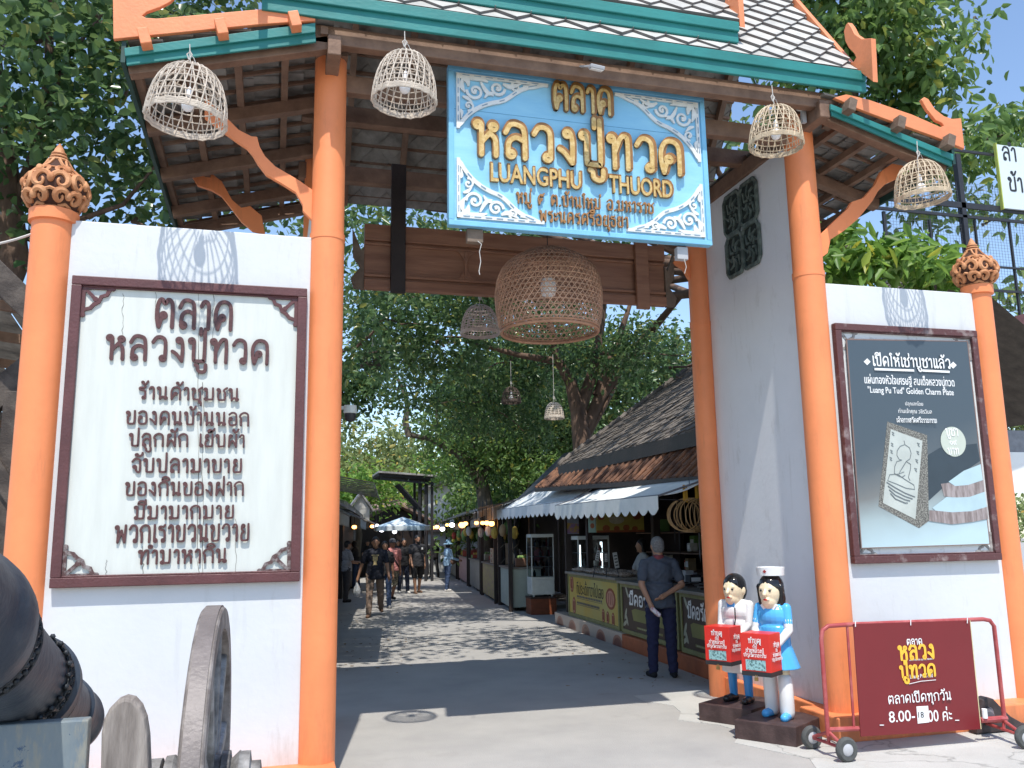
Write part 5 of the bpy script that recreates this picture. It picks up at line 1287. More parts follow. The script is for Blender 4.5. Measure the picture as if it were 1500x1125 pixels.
# the walkers
WALKS = (
 dict(label='man in black graphic tee and khaki trousers walking towards the gate with a plastic bag', px=(549, 903), hd=172, H=1.74, girth=1.10, top=NAVY, bottom=KHAKI, shoes=TANS, legs=((-16, 22), (19, 3)), arms=((16, 12, 14), (-12, 20, 6)), belly=.02, vox=.0095, hem=.80),
 dict(label='person in jeans and white shoes half hidden behind the man in khaki trousers', px=(563, 891), hd=178, H=1.60, top=BLKC, bottom=JEAN, shoes=WSHOE, legs=((6, 4), (-6, 10)), hair='bob', female=True, vox=.012),
 dict(label='man in pink shirt and camouflage shorts wearing a grey cap with a black bag strap', px=(574, 882), hd=190, H=1.68, girth=1.05, top=PINK, bottom=CAMO, shoes=BLKC, shorts=True, skin=SKIND, legs=((-14, 20), (16, 3)), vox=.010),
 dict(label='young woman in black top, dark jeans and white shoes beside the big man', px=(591, 869), hd=185, H=1.66, top=BLKC, bottom=DJEAN, shoes=WSHOE, hair='long', female=True, legs=((8, 2), (-6, 8)), vox=.012),
 dict(label='stout bearded man in charcoal tee and black shorts looking to the left', px=(611, 869), hd=196, H=1.76, girth=1.26, top=CHAR, bottom=BLKC, shoes=TANS, shorts=True, belly=.03, legs=((-8, 8), (12, 2)), vox=.010, hem=.78),
 dict(label='person dressed all in black walking behind the stout man', px=(636, 846), hd=10, H=1.66, top=BLKC, bottom=BLKC, legs=((10, 2), (-10, 10)), hair='long', female=True, vox=.015),
 dict(label='woman in pale blue sun hat and shirt standing at the right hand counters', px=(656, 866), hd=-72, H=1.56, top=LBLUE, bottom=JEAN, shoes=WSHOE, sleeve='long', hair='bob', female=True, legs=((4, 2), (-6, 4)), arms=((10, 6, 60), (16, 6, 60)), vox=.011),
 dict(label='person in grey white tee standing close to the left orange column', px=(507, 882), hd=-70, H=1.62, top=GTEE, bottom=cloth('grey_trousers', (.07, .065, .07)), legs=((4, 2), (-4, 4)), arms=((14, 6, 70), (18, 6, 70)), vox=.011),
 dict(label='shopper in dark clothes bending over the left hand stall', px=(521, 862), hd=60, H=1.60, top=BLKC, bottom=JEAN, legs=((3, 2), (-3, 3)), hair='bob', arms=((20, 6, 60), (30, 6, 50)), vox=.014, lean=.05),
)
WR = []
for d in WALKS:
    d = dict(d); px_ = d.pop('px'); hd_ = d.pop('hd'); lb_ = d.pop('label')
    WR.append(person(lb_, PZ(*px_), hd_, **d))
R, J = WR[0]
pm = MB(); k = J['k']; Zc = 1.22 * k + J['Z']
PRN = mat('gold_print', (.42, .30, .10), .7, .3, 60, col2=(.60, .50, .30)); FRT = frame((0, .165 * k, Zc), (-1, 0, 0), (0, 0, 1))
for k_ in range(4):
    a = -.11 + k_ * .0; 
pts_ = [(-.055, .04), (.055, .04), (.05, -.05), (.03, -.06), (.035, -.12), (.05, -.15), (-.05, -.15), (-.035, -.12), (-.03, -.06), (-.05, -.05)]
pm.prism(pts_, FRT @ Matrix.Translation((0, .02, 0)), .02); pm.ribbon([(-.08, .085), (.08, .085)], .016, FRT, .02)
pm.build('tee_print', PRN, R, local=True)
h = J['hand', 0] if False else J['hand', 1]
b = MB(); b.lathe([(.012, .0), (.02, -.03), (.06, -.10), (.085, -.19), (.075, -.27), (.04, -.30)], 14, h + Vector((.0, .01, -.03)))
ob = b.build('plastic_bag', BAGP, None); ob.location = R.location; ob.rotation_euler = R.rotation_euler; tag(ob, 'clear plastic bag with white cups carried by the man in khaki trousers', 'bag')
b = MB(); b.cap(h + Vector((.02, .02, -.17)), h + Vector((.02, .02, -.28)), .034, .028); b.cap(h + Vector((-.02, .0, -.19)), h + Vector((-.02, .0, -.28)), .03, .026); o2 = b.build('cup', WHITEP, ob, local=True)
R, J = WR[2]; hat(R, J, cloth('grey_cap', (.09, .09, .10)), 'cap')
b = MB(); k = J['k']; z = J['Z']; b.tube([(.13 * k, .06, 1.40 * k + z), (.06 * k, .14 * k, 1.28 * k + z), (-.06 * k, .155 * k, 1.08 * k + z), (-.15 * k, .10 * k, .95 * k + z)], .014, 6); b.build('bag_strap', BLKC, R, local=True)
R, J = WR[4]; k = J['k']; z = J['Z']
b = MB(); b.prism([(-.03, -.03), (.03, -.03), (.02, .035), (-.02, .035)], frame((-.09 * k, .158 * k, 1.30 * k + z), (-1, 0, .0), (0, 0, 1)), .025); b.build('chest_logo', WHITEP, R, local=True)
b = MB(); h = J['hd']; b.ball(h + Vector((0, .045, -.085)) * k, (.055 * k, .05 * k, .045 * k)); b.build('beard', HAIRK, R, local=True)
R, J = WR[6]; hat(R, J, cloth('pale_blue_hat', (.36, .58, .72)), 'sun')
k = J['k']; z = J['Z']
b = MB(); b.ball((.16 * k, .10, .98 * k + z), (.045, .11, .09)); b.tube([(.15 * k, .12, 1.06 * k + z), (.10 * k, .13, 1.25 * k + z), (-.08, .05, 1.42 * k + z)], .008, 5)
b.build('shoulder_bag', cloth('brown_bag', (.12, .07, .05)), R, local=True)
# people farther up the street
FAR = ((538, 846, 175, 'dark', 'short'), (553, 840, 182, 'purple', 'long'), (583, 850, 168, 'dark', 'short'), (598, 838, 185, 'grey', 'short'), (622, 842, 12, 'dark', 'bob'), (645, 834, 5, 'brown', 'short'), (566, 834, 188, 'white', 'bob'), (612, 832, 175, 'dark', 'short'), (630, 830, 182, 'blue', 'long'), (578, 830, 10, 'white', 'short'), (549, 832, 170, 'grey', 'bob'), (528, 838, 178, 'white', 'short'), (543, 836, 184, 'dark', 'long'), (590, 836, 175, 'dark', 'short'), (604, 835, 182, 'brown', 'bob'), (572, 838, 171, 'dark', 'short'), (560, 838, 186, 'grey', 'short'), (619, 834, 178, 'purple', 'bob'), (533, 832, 190, 'brown', 'short'))
FC = dict(dark=BLKC, purple=cloth('purple_top', (.08, .03, .14)), grey=cloth('grey_top', (.14, .14, .15)), brown=cloth('brown_top', (.12, .07, .05)), white=cloth('white_top', (.5, .5, .5)), blue=cloth('blue_top', (.05, .08, .2)))
FL = ('man in dark tee in the far crowd by the left stalls', 'person in purple top in the crowd below the blue umbrella', 'man in dark shirt behind the pink shirted man', 'person in grey top in the far crowd behind the young woman', 'person in dark top walking away up the street',
      'person in brown top walking away near the right stalls', 'person in white top far up the street under the umbrella', 'man in dark clothes far up the street behind the stout man', 'woman in blue top far up the street by the black tower', 'person in white shirt walking away far up the street', 'person in grey top far up the street by the left stalls', 'person in white top at the left stalls behind the man in khaki trousers', 'long haired person in dark top in the far crowd left of the parasol', 'man in dark top in the far crowd right of the parasol', 'person in brown top in the far crowd beside the stout man', 'man in dark top in the far crowd behind the pink shirted man', 'person in grey top in the far crowd under the parasol edge', 'person in purple top in the far crowd near the steel tower', 'person in brown top far up the street at the left edge of the crowd')
for (x, y, hd_, c, hr), lb in zip(FAR, FL):
    person(lb, PZ(x, y), hd_, H=random.uniform(1.58, 1.76), top=FC[c], bottom=DJEAN if c != 'dark' else BLKC, hair=hr, vox=.017, legs=((random.uniform(2, 12), 5), (random.uniform(-12, -2), 10)), eyes=False, girth=random.uniform(.98, 1.12))
# ------------------------------------------------------------------ two plain painted statues holding donation boxes
PCREAM = mat('cream_statue_paint', (.80, .66, .44), .28, .03, 4); PWHITE = mat('white_statue_paint', (.76, .76, .74), .28, .04, 4); PBLUE = mat('blue_statue_paint', (.045, .28, .62), .25, .05, 4); PSKY = mat('sky_statue_paint', (.085, .42, .80), .25, .05, 4); PBLACK = mat('black_gloss_paint', (.012, .012, .013), .15, .1, 4); PDKB = mat('black_shoe_paint', (.022, .018, .017), .25, .2, 9)
PLINTH = mat('dark_brown_plinth', (.045, .024, .022), .6, .25, 6, col2=(.085, .05, .045), bump=.2)
def plinth_box(root, c, hx, hy, h, rz):
    M = Matrix.Translation(c) @ Matrix.Rotation(rz, 4, 'Z')
    b = MB().box(-hx, hx, -hy, hy, 0, h); b.xf(M).build('statue_plinth', PLINTH, root, .006, local=True)
def statue(c, head, H, label, **kw):
    R, J = person(label, c, head, H=H, name='statue', cat='statue', vox=.009, **kw)
    return R, J
AP = (((-.225, .06, 1.08), (-.15, .27, .92)), ((.225, .06, 1.08), (.15, .27, .92)))
c1 = Vector((4.13, 7.38, .155)); c2 = Vector((4.07, 6.66, .155))
R1, J1 = statue(c1, 122, 1.06, 'painted statue of a short haired doctor in a white coat beside the passage wall', girth=1.32, legs=((2, 2), (-2, 2)), top=PWHITE, bottom=PBLUE, shoes=PDKB, skin=PCREAM, hairmat=PBLACK, coat=True, sleeve='long', headk=1.95, armpts=AP)
plinth_box(R1, (0, 0, -.155), .26, .31, .15, 0)
R2, J2 = statue(c2, 124, 1.09, 'painted statue of a nurse in a blue dress and white cap nearest the right column', girth=1.22, legs=((4, 4), (-6, 2)), top=PSKY, bottom=PSKY, shoes=PSKY, skin=PCREAM, hairmat=PBLACK, skirt=True, sleeve='short', headk=1.9, hair='bob', female=True, armpts=AP)
plinth_box(R2, (0, 0, -.155), .26, .30, .15, 0)
k = J1['k']
b = MB(); b.prism([(-.04, .0), (.04, 0), (.02, -.16), (-.02, -.16)], frame((0, .145 * k * 1.1, J1['sh', 0].z + .02), (-1, 0, 0), (0, .15, 1)), .03); b.build('shirt_and_tie', PBLUE, R1, local=True)
b = MB(); z0 = J1['hd'].z
b.tube([(-.06, .13, J1['sh', 0].z - .02), (-.075, .16, J1['sh', 0].z - .12), (-.06, .165, J1['sh', 0].z - .2)], .006, 5); b.build('stethoscope', PBLACK, R1, local=True)
k = J2['k']; h = J2['hd']
b = MB(); b.lathe([(.085, .098), (.112, .098), (.118, .165), (.106, .168), (.09, .11)], 22, h + Vector((0, -.02, .03)), cap=True); b.build('nurse_cap', PWHITE, R2, local=True)
b = MB(); b.ribbon([(-.014, 0), (.014, 0)], .010, frame(h + Vector((0, .098, .163)), (-1, 0, 0), (0, 0, 1)), .01); b.ribbon([(0, -.014), (0, .014)], .010, frame(h + Vector((0, .099, .163)), (-1, 0, 0), (0, 0, 1)), .01); b.build('cap_cross', mat('dark_red_paint', (.3, .02, .02), .4), R2, local=True)
for i in (0, 1):
    b = MB(); el, wr = J2['el', i], J2['wr', i]; sh = J2['sh', i]
    b.cap(sh.lerp(el, .55), el, .040, .036); b.cap(el, el.lerp(wr, .95), .036, .031); b.build('white_sleeve', PWHITE, R2, local=True)
    kn, an = J2['knee', i], J2['ank', i]; b = MB(); b.cap(kn.lerp(an, .05), an + Vector((0, .01, 0)), .058, .060); b.build('white_boot', PWHITE, R2, local=True)
b = MB(); zc = J2['sh', 0].z
b.prism([(-.07, .02), (0, -.07), (.07, .02), (.05, .05), (0, -.01), (-.05, .05)], frame((0, .125 * k, zc), (-1, 0, 0), (0, -.1, 1)), .04); b.build('white_collar', PWHITE, R2, local=True)
def donation_box(R, J, label):
    ang = R.rotation_euler.z
    h = (J['hand', 0] + J['hand', 1]) / 2
    o = empty('donation_box', R.matrix_basis @ (h + Vector((0, .02, -.19))), label, 'donation box', 'red donation boxes held by the statues', rz=ang)
    W2, D2, H2 = .125, .105, .33
    MB().box(-W2, W2, -D2 + .03, D2 + .03, 0, H2).build('box_body', REDBOX, o, .004, local=True)
    y = D2 + .031; M = frame((0, y, H2 / 2), (-1, 0, 0), (0, 0, 1))
    ys = -W2 - .001; M2 = frame((-W2 - .001, .03, H2 / 2), (0, -1, 0), (0, 0, 1)); M2 = frame((-W2 - .001, .03, H2 / 2), (0, -1, 0), (0, 0, 1))
    t = MB()
    for Mx, w, dz in ((M, .22, .05), (M2, .19, .02)):
        tr_ = lambda z: Mx @ Matrix.Translation((0, z + dz, 0))
        t.text('ทำบุญ', tr_(.055), w=w * .5, d=.0015)
        t.text('เพื่อ' if False else 'กับ', tr_(.015), w=w * .16, d=.0015)
        t.text('ช่วยหลวงปู่', tr_(-.02), w=w * .72, d=.0015)
        t.text('บวรพาตวาทการ' if False else 'บำรุงวัดวาอาราม', tr_(-.055), w=w * .9, d=.0015)
    t.build('lettering', WHITEP, o, local=True)
    p = MB(); p.prism([(-.085, -.035), (.085, -.035), (.085, .045), (-.085, .045)], M @ Matrix.Translation((0, -.085, .004)), .002); p.build('picture_patch', mat('teal_picture', (.30, .52, .52), .5, .3, 60, col2=(.05, .12, .12), mixlo=.5, mixhi=.6), o, local=True)
    p = MB(); p.box(-W2 - .001, W2 + .001, y - .001, y + .001, 0, .035); p.box(-W2 - .0014, -W2 + .001, -D2 + .03, D2 + .029, 0, .035); p.build('black_band', BLACKP, o, local=True)
    l = MB(); l.box(-.014, .014, D2 + .03, D2 + .045, -.035, -.008); l.tube([(-.008, D2 + .037, -.008), (-.008, D2 + .037, .008), (.008, D2 + .037, .008), (.008, D2 + .037, -.008)], .003, 5); l.build('padlock', mat('brass', (.35, .25, .1), .4, .2, 9, metal=.8), o, local=True)
bpy.context.view_layer.update()
donation_box(R1, J1, 'red donation box with white Thai text held by the doctor statue')
donation_box(R2, J2, 'red donation box with white Thai text held by the nurse statue')
# ------------------------------------------------------------------ first shop on the right of the street
SO = Vector((4.84, 9.25, 0)); SA = -math.atan(.060)
def shopM(): return Matrix.Translation(SO) @ Matrix.Rotation(SA, 4, 'Z')
SM = shopM()
def SP(t, s, z): return SM @ Vector((t, s, z))        # t: away from the street, s: along it
shop = empty('market_shop', SP(1.5, 2.6, 0), 'dark timber shop with a mossy grey tiled roof just beyond the gate', 'shop')
ang = math.atan(.70)
mb = MB(); EX, EZ2 = 5.29, 2.97
rf = frame((EX, 15.9, EZ2), (0, -1, 0), (cos(ang), 0, sin(ang)))
shingles(mb, rf, 7.0, 3.7, .24, .26, .028, 0, 0, jit=.012)
rd = Vector((EX + 3.7 * cos(ang), 0, EZ2 + 3.7 * sin(ang)))
mb.add([(rd.x, 15.9, rd.z), (rd.x, 8.9, rd.z), (rd.x + 2.6, 8.9, rd.z - 1.9), (rd.x + 2.6, 15.9, rd.z - 1.9)], [(0, 1, 2, 3)])
mb.build('tiled_roof', ROOFD, shop)
b = MB()
for k in range(24):      # ridge caps along the sloping verge
    t = k / 23 * 3.7; p = rf @ Vector((0.0, t, .03)); q = rf @ Vector((0.0, t + .17, .045)); b.tube([p, q], [.045, .055], 8)
b.build('verge_tiles', ROOFD, shop)
MB().box(EX - .03, EX, 8.9, 15.9, EZ2 - .20, EZ2 + .0).build('fascia', DWOOD, shop, .005)
mb = MB(); ang2 = math.atan2(.30, .62)
A0, B0, A1, B1 = PX(1040, 697, 5.0), PX(785, 716, 5.0), Vector((5.55, 9.0, 2.98)), Vector((5.55, 16.6, 3.02))
class _R2:
    def __matmul__(s, v): return B0.lerp(A0, v[0] / 6.4).lerp(B1.lerp(A1, v[0] / 6.4), v[1] / .75) + Vector((0, 0, v[2]))
r2 = _R2()
for i in range(32):
    for j in range(4):
        x0 = i * .20; y0 = j * .19
        mb.add([r2 @ Vector(p) for p in ((x0 + .01, y0, .02), (x0 + .19, y0, .02 + random.uniform(-.01, .02)), (x0 + .19, y0 + .22, .0), (x0 + .01, y0 + .22, 0), (x0 + .01, y0, -.005), (x0 + .19, y0, -.005))], [(0, 1, 2, 3), (4, 5, 1, 0)])
    mb.tube([r2 @ Vector((i * .20, 0, .02)), r2 @ Vector((i * .20, .72, .015))], .035, 7)
mb.add([r2 @ Vector(p) for p in ((0, 0, -.02), (6.4, 0, -.02), (6.4, .75, -.02), (0, .75, -.02))], [(0, 1, 2, 3), (3, 2, 1, 0)])
mb.build('lower_tiled_roof', ROOFR, shop)
MB().beam(A0 + Vector((-.01, 0, -.03)), B0 + Vector((-.01, 0, -.03)), .03, .07).build('fascia', DWOOD, shop, .004)
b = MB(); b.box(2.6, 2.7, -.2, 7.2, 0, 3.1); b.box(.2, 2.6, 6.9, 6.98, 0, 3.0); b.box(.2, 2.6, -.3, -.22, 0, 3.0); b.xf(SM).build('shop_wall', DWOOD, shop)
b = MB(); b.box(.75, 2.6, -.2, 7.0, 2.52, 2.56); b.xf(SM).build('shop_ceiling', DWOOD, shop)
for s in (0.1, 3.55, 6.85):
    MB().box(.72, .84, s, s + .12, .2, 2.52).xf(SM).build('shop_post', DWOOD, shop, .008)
STEPO = mat('orange_step_paint', (.36, .10, .035), .6, .2, 5, bump=.2); 
def tile_mat():
    m = mat('patterned_step_tile', (.40, .33, .28), .4, .1, 5); n = m.node_tree.nodes; l = m.node_tree.links; b = n['Principled BSDF']
    tc = n.new('ShaderNodeTexCoord'); mp = n.new('ShaderNodeMapping'); mp.inputs['Scale'].default_value = (0, 1.05, 0); l.new(tc.outputs['Object'], mp.inputs[0])
    sx = n.new('ShaderNodeSeparateXYZ'); l.new(tc.outputs['Object'], sx.inputs[0])
    fr = n.new('ShaderNodeMath'); fr.operation = 'PINGPONG'; fr.inputs[1].default_value = .42; l.new(sx.outputs[1], fr.inputs[0])
    z2 = n.new('ShaderNodeMath'); z2.operation = 'POWER'; z2.inputs[1].default_value = 2; l.new(fr.outputs[0], z2.inputs[0])
    z3 = n.new('ShaderNodeMath'); z3.operation = 'POWER'; z3.inputs[1].default_value = 2; l.new(sx.outputs[2], z3.inputs[0])
    ad = n.new('ShaderNodeMath'); ad.operation = 'MULTIPLY_ADD'; ad.inputs[1].default_value = 2.2; l.new(z3.outputs[0], ad.inputs[0]); l.new(z2.outputs[0], ad.inputs[2])
    r = n.new('ShaderNodeValToRGB'); e = r.color_ramp.elements; r.color_ramp.interpolation = 'CONSTANT'
    e[0].position = 0; e[0].color = (.16, .055, .04, 1); e[1].position = .035; e[1].color = (.30, .14, .10, 1); k = e.new(.06); k.color = (.42, .36, .31, 1)
    l.new(ad.outputs[0], r.inputs[0]); l.new(r.outputs[0], b.inputs['Base Color']); return m
st = MB(); st.box(0, .9, -.4, 3.15, 0, .20); st.xf(SM).build('shop_step', STEPO, shop, .01)
st = MB(); st.box(0, .9, 3.15, 7.1, 0, .21); st.xf(SM).build('tiled_step', tile_mat(), shop, .006)
def sroot(name, t, s, z, label, cat, group=None):
    return empty(name, SP(t, s, z), label, cat, group, rz=SA)
# counters
LIME = mat('lime_frame', (.22, .22, .09), .6, .2, 9); MBROWN = mat('brown_banner', (.045, .022, .014), .5, .1, 3); PALEW = mat('pale_counter_top', (.22, .20, .17), .5, .2, 9); YBAN = mat('yellow_banner', (.50, .34, .045), .5, .1, 1.2, col2=(.44, .40, .13), mixlo=.35, mixhi=.65)
OLIVE = mat('olive_print', (.20, .20, .055), .5, .1, 4); BRICK = mat('brown_snack_print', (.24, .055, .02), .5, .2, 20); PINKP = mat('pink_snack_print', (.48, .24, .17), .5, .1, 9)
def counter(s0, s1, t0, z0, z1, dpt, label, bm):
    o = sroot('counter', t0, s0, z0, label, 'counter', 'stall counters of the first shop'); L = s1 - s0; H = z1 - z0
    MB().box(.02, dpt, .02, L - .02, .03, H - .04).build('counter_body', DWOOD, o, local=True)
    b = MB()
    for y in (0, L - .05):
        b.box(-.012, .03, y, y + .05, 0, H - .03)
    b.box(-.012, .03, .05, L - .05, 0, .06); b.box(-.012, .03, .05, L - .05, H - .09, H - .03); b.build('counter_frame', LIME, o, .004, local=True)
    MB().box(-.06, dpt + .02, -.02, L + .02, H - .04, H).build('counter_top', PALEW, o, .006, local=True)
    MB().box(.004, .016, .05, L - .05, .06, H - .09).build('banner', bm, o, local=True)
    M = frame((.002, L / 2, H / 2), (0, -1, 0), (0, 0, 1))
    return o, L, H, M
o, L, H, M = counter(3.45, 6.35, .08, .21, 1.0, .75, 'counter with a yellow snack banner and wrapped sweets on top', YBAN)
t = MB(); t.text('ที่ประโคคาราโมเด็ล' if False else 'ทีประเดิ้กาวาไปเลย', M @ Matrix.Translation((-.12, .14, 0)), w=1.55, h=.24, d=.002, weight=.2)
t.build('lettering', BLACKP, o, local=True)
t = MB()
for k, (z, w) in enumerate(((-.02, 1.5), (-.13, 1.35))):
    for i in range(16):
        x = -.9 + i * w / 16; t.ribbon([(x, z), (x + w / 22, z)], .035, M, .0015)
    t.ribbon([(-.9, z - .035), (-.9 + w, z - .035)], .007, M, .0015)
t.build('small_print', mat('grey_print', (.12, .12, .12), .6), o, local=True)
def ell(cx, cy, rx, ry, n=14, rot=0): return [(cx + rx * cos(a) * cos(rot) - ry * sin(a) * sin(rot), cy + rx * cos(a) * sin(rot) + ry * sin(a) * cos(rot)) for a in np.linspace(0, 2 * PI, n, endpoint=False)]
t = MB()
for cx, cy, rx, ry in ((1.02, .05, .22, .15), (.62, -.24, .07, .10), (.85, -.25, .07, .09), (1.12, -.26, .07, .10), (-1.22, .18, .10, .14), (-1.1, -.2, .10, .14)):
    t.prism(ell(cx, cy, rx * 1.15, ry * 1.12), M, .0015); t.prism(ell(cx, cy, rx * .85, ry * .85), M @ Matrix.Translation((0, 0, .002)), .0015, 1)
    for k in (-1, 0, 1): t.ribbon([(cx + k * rx * .4, cy - ry * .6), (cx + k * rx * .4, cy + ry * .6)], .02, M @ Matrix.Translation((0, 0, .004)), .0015)
t.build('snack_pictures', [BRICK, PINKP], o, local=True)
PKT = mat('clear_wrapped_sweets', (.20, .13, .09), .25, .4, 45, col2=(.42, .36, .30), mixlo=.4, mixhi=.6, bump=.8, bscale=40)
for k in range(15):
    y = 3.35 + k * .185; q = MB(); 
    for j in range(2):
        q.ball((.14 + j * .30 + random.uniform(-.03, .03), 0, .035), (.13, .085, .035 + random.uniform(0, .02)), 0, 10, 6)
    p = sroot('snack_packet', .08, y + .2, 1.001, 'clear wrapped packet of brown sweets laid out on the yellow counter', 'packet', 'wrapped sweets on the yellow counter')
    q.build('wrapping', PKT, p, local=True)
def brown_counter(s0, s1, t0, body, label, wtxt):
    o, L, H, M = counter(s0, s1, t0, .21, .97, .8, label, MBROWN)
    t = MB(); t.text(body, M @ Matrix.Translation((-.02, .13, 0)), w=wtxt, h=.27, d=.002, weight=.16); t.build('lettering', WHITEP, o, local=True)
    t = MB(); w = L * .30
    t.prism([(-w, -.03), (-w * .9, -.17), (w, -.17), (w * 1.1, -.05), (w * .9, -.01), (-w * .8, .0)], M, .0015); t.ribbon([(-w * .7, -.26), (w * .8, -.26)], .03, M, .001); t.build('olive_patch', OLIVE, o, local=True)
    t = MB()
    for i in range(12): t.ribbon([(-w * .6 + i * w * .11, -.26), (-w * .6 + i * w * .11 + w * .07, -.26)], .012, M @ Matrix.Translation((0, 0, .0015)), .001)
    for cx, cy, an in ((-L * .42, -.1, 1.0), (-L * .40, -.18, 2.1), (-L * .44, -.24, .4), (-L * .38, .22, 2.2), (L * .42, -.2, 1.2)): t.prism(ell(cx, cy, .10, .03, 10, an), M, .001)
    t.build('leaf_print', mat('pale_leaf_print', (.40, .40, .30), .5, .1, 9), o, local=True)
brown_counter(1.10, 3.32, .07, 'มีดอรัญญิก', 'long brown knife stall counter with white lettering behind the grey haired man', 1.5)
brown_counter(-.45, .95, .04, 'มีดอรัญญิก', 'short brown knife stall counter next to the passage wall', .95)
# knives, tools and goods on the knife counters
KN = mat('knife_steel', (.30, .31, .33), .3, .3, 9, metal=.8); HND = mat('knife_handle', (.035, .02, .014), .5, .3, 9)
for k in range(26):
    s = lerp(-.4, 3.0, k / 25); t0 = .26 + random.uniform(0, .35)
    p = sroot('knife', t0, s, .975, 'dark handled knife lying among others on the knife counters', 'knife', 'knives laid out on the brown counters'); a = random.uniform(-.4, .4)
    T = Matrix.Rotation(a, 4, 'Z'); MB().prism([(0, -.02), (.20, -.02), (.24, .0), (.21, .025), (0, .022)], T @ Matrix.Translation((0, 0, .014)), .006).build('blade', KN, p, local=True)
    MB().box(-.12, 0, -.014, .014, .004, .022).xf(T).build('handle', HND, p, .003, local=True)
for k in range(16):
    s = -.35 + k * .25; z = 1.9 - random.uniform(0, .25)
    p = sroot('hanging_tool', .95 + random.uniform(0, .5), s, z, 'dark knife or sickle hanging from the rail of the knife stall', 'tool', 'tools hanging inside the knife stall')
    L = random.uniform(.3, .6); MB().prism([(-.02, 0), (.02, 0), (.035, -L * .6), (.0, -L), (-.025, -L * .6)], frame((0, 0, 0), (0, 1, 0), (0, 0, 1)), .006).build('blade', random.choice([KN, HND, BLACKM]), p, local=True)
    b = MB(); b.tube([(0, 0, 0), (0, 0, 2.52 - z)], .004, 4); b.box(-.012, .012, -.018, .018, -.02, .12); b.build('handle_and_hook', HND, p, local=True)
for k in range(12):
    s = lerp(-.35, 2.9, k / 11)
    p = sroot('box_of_goods', .65 + random.uniform(0, .25), s, .975, 'small dark box of goods at the back of the knife counters', 'box', 'small goods at the back of the knife counters')
    h = random.uniform(.08, .3); w = random.uniform(.04, .10)
    MB().box(-w, w, -w, w, 0, h).build('goods_body', random.choice([BLACKM, HND, cloth('dim_red', (.12, .02, .03)), cloth('dim_navy', (.03, .04, .09)), GREYP]), p, .005, local=True)
    MB().box(-w * .8, w * .8, -w - .001, -w + .003, h * .2, h * .7).build('goods_label', WHITEP, p, local=True)
# hanging rattan hoops
P = PY(1012, 752, 9.6)
hp = empty('rattan_hoops', P, 'bundle of rattan hoop baskets with yellow straps hanging beside the right rear post', 'baskets')
b = MB()
for k in range(9):
    a = k * .32 - 1.2; r = .20 + .01 * (k % 3); b.tube([(r * cos(t) * cos(a * .55) + .03 * k - .1, r * cos(t) * sin(a * .55) * .9, r * .92 * sin(t) - .02) for t in np.linspace(0, 2 * PI, 30, endpoint=False)], .008, 5, closed=True)
for k in range(7): b.tube([(-.20 + .06 * k, -.02, -.17 + .02 * sin(k)), (-.17 + .05 * k, .02, .15)], .004, 4)
b.build('hoops', mat('golden_rattan', (.28, .17, .07), .5, .3, 20, island=.3), hp, local=True)
b = MB()
for x in (-.10, .06):
    b.box(x, x + .035, -.02, -.015, .15, .34); b.box(x + .04, x + .06, -.02, -.015, .13, .33)
b.build('yellow_straps', mat('yellow_strap', (.50, .28, .03), .6), hp, local=True)
b = MB(); b.tube([(-.4, 0, .17), (-.1, 0, .155), (.35, 0, .17)], .006, 5); b.tube([(0, 0, .34), (0, 0, .5)], .005, 4); b.build('hanging_rail', BLACKM, hp, local=True)
# signs in the shop
def flatsign(px0, py0, px1, py1, Y, label, mt, deco=None, cat='sign', wd=.02):
    a = PY(px0, py0, Y); c = PY(px1, py1, Y); o = empty('hanging_picture' if cat == 'picture' else 'stall_sign', ((a.x + c.x) / 2, Y, c.z), label, cat)
    MB().box(a.x, c.x, Y, Y + wd, c.z, a.z).build('sign_face', mt, o, .003)
    if deco: deco(o, a, c, Y)
    return o
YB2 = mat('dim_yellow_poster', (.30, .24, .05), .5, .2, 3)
def deco1(o, a, c, Y):
    t = MB(); w = c.x - a.x; h = a.z - c.z
    for i, (x, z, r) in enumerate(((.1, .75, .09), (.2, .2, .10), (.42, .18, .08), (.62, .22, .09), (.8, .16, .08), (.85, .8, .12))): t.prism(ell(a.x + w * x, c.z + h * z, r * h * 2, r * h * 1.6), F2(0, 0, Y - .003), .002)
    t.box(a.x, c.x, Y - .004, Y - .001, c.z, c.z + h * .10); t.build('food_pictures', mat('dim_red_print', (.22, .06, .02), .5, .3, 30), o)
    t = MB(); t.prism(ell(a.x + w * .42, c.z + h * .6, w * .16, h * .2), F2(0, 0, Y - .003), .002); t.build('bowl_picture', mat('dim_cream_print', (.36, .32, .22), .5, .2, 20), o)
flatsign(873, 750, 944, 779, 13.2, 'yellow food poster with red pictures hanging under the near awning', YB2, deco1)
def deco2(o, a, c, Y):
    t = MB(); h = a.z - c.z; w = c.x - a.x
    for z in (.75, .35): t.prism(ell((a.x + c.x) / 2, c.z + h * z, w * .3, h * .14), F2(0, 0, Y - .003), .002)
    t.build('pictures', mat('dim_food_print', (.30, .10, .05), .5), o)
flatsign(862, 752, 873, 780, 12.6, 'narrow pale green menu card hanging at the far edge of the yellow poster', mat('pale_green_card', (.26, .38, .32), .5, .1), deco2)
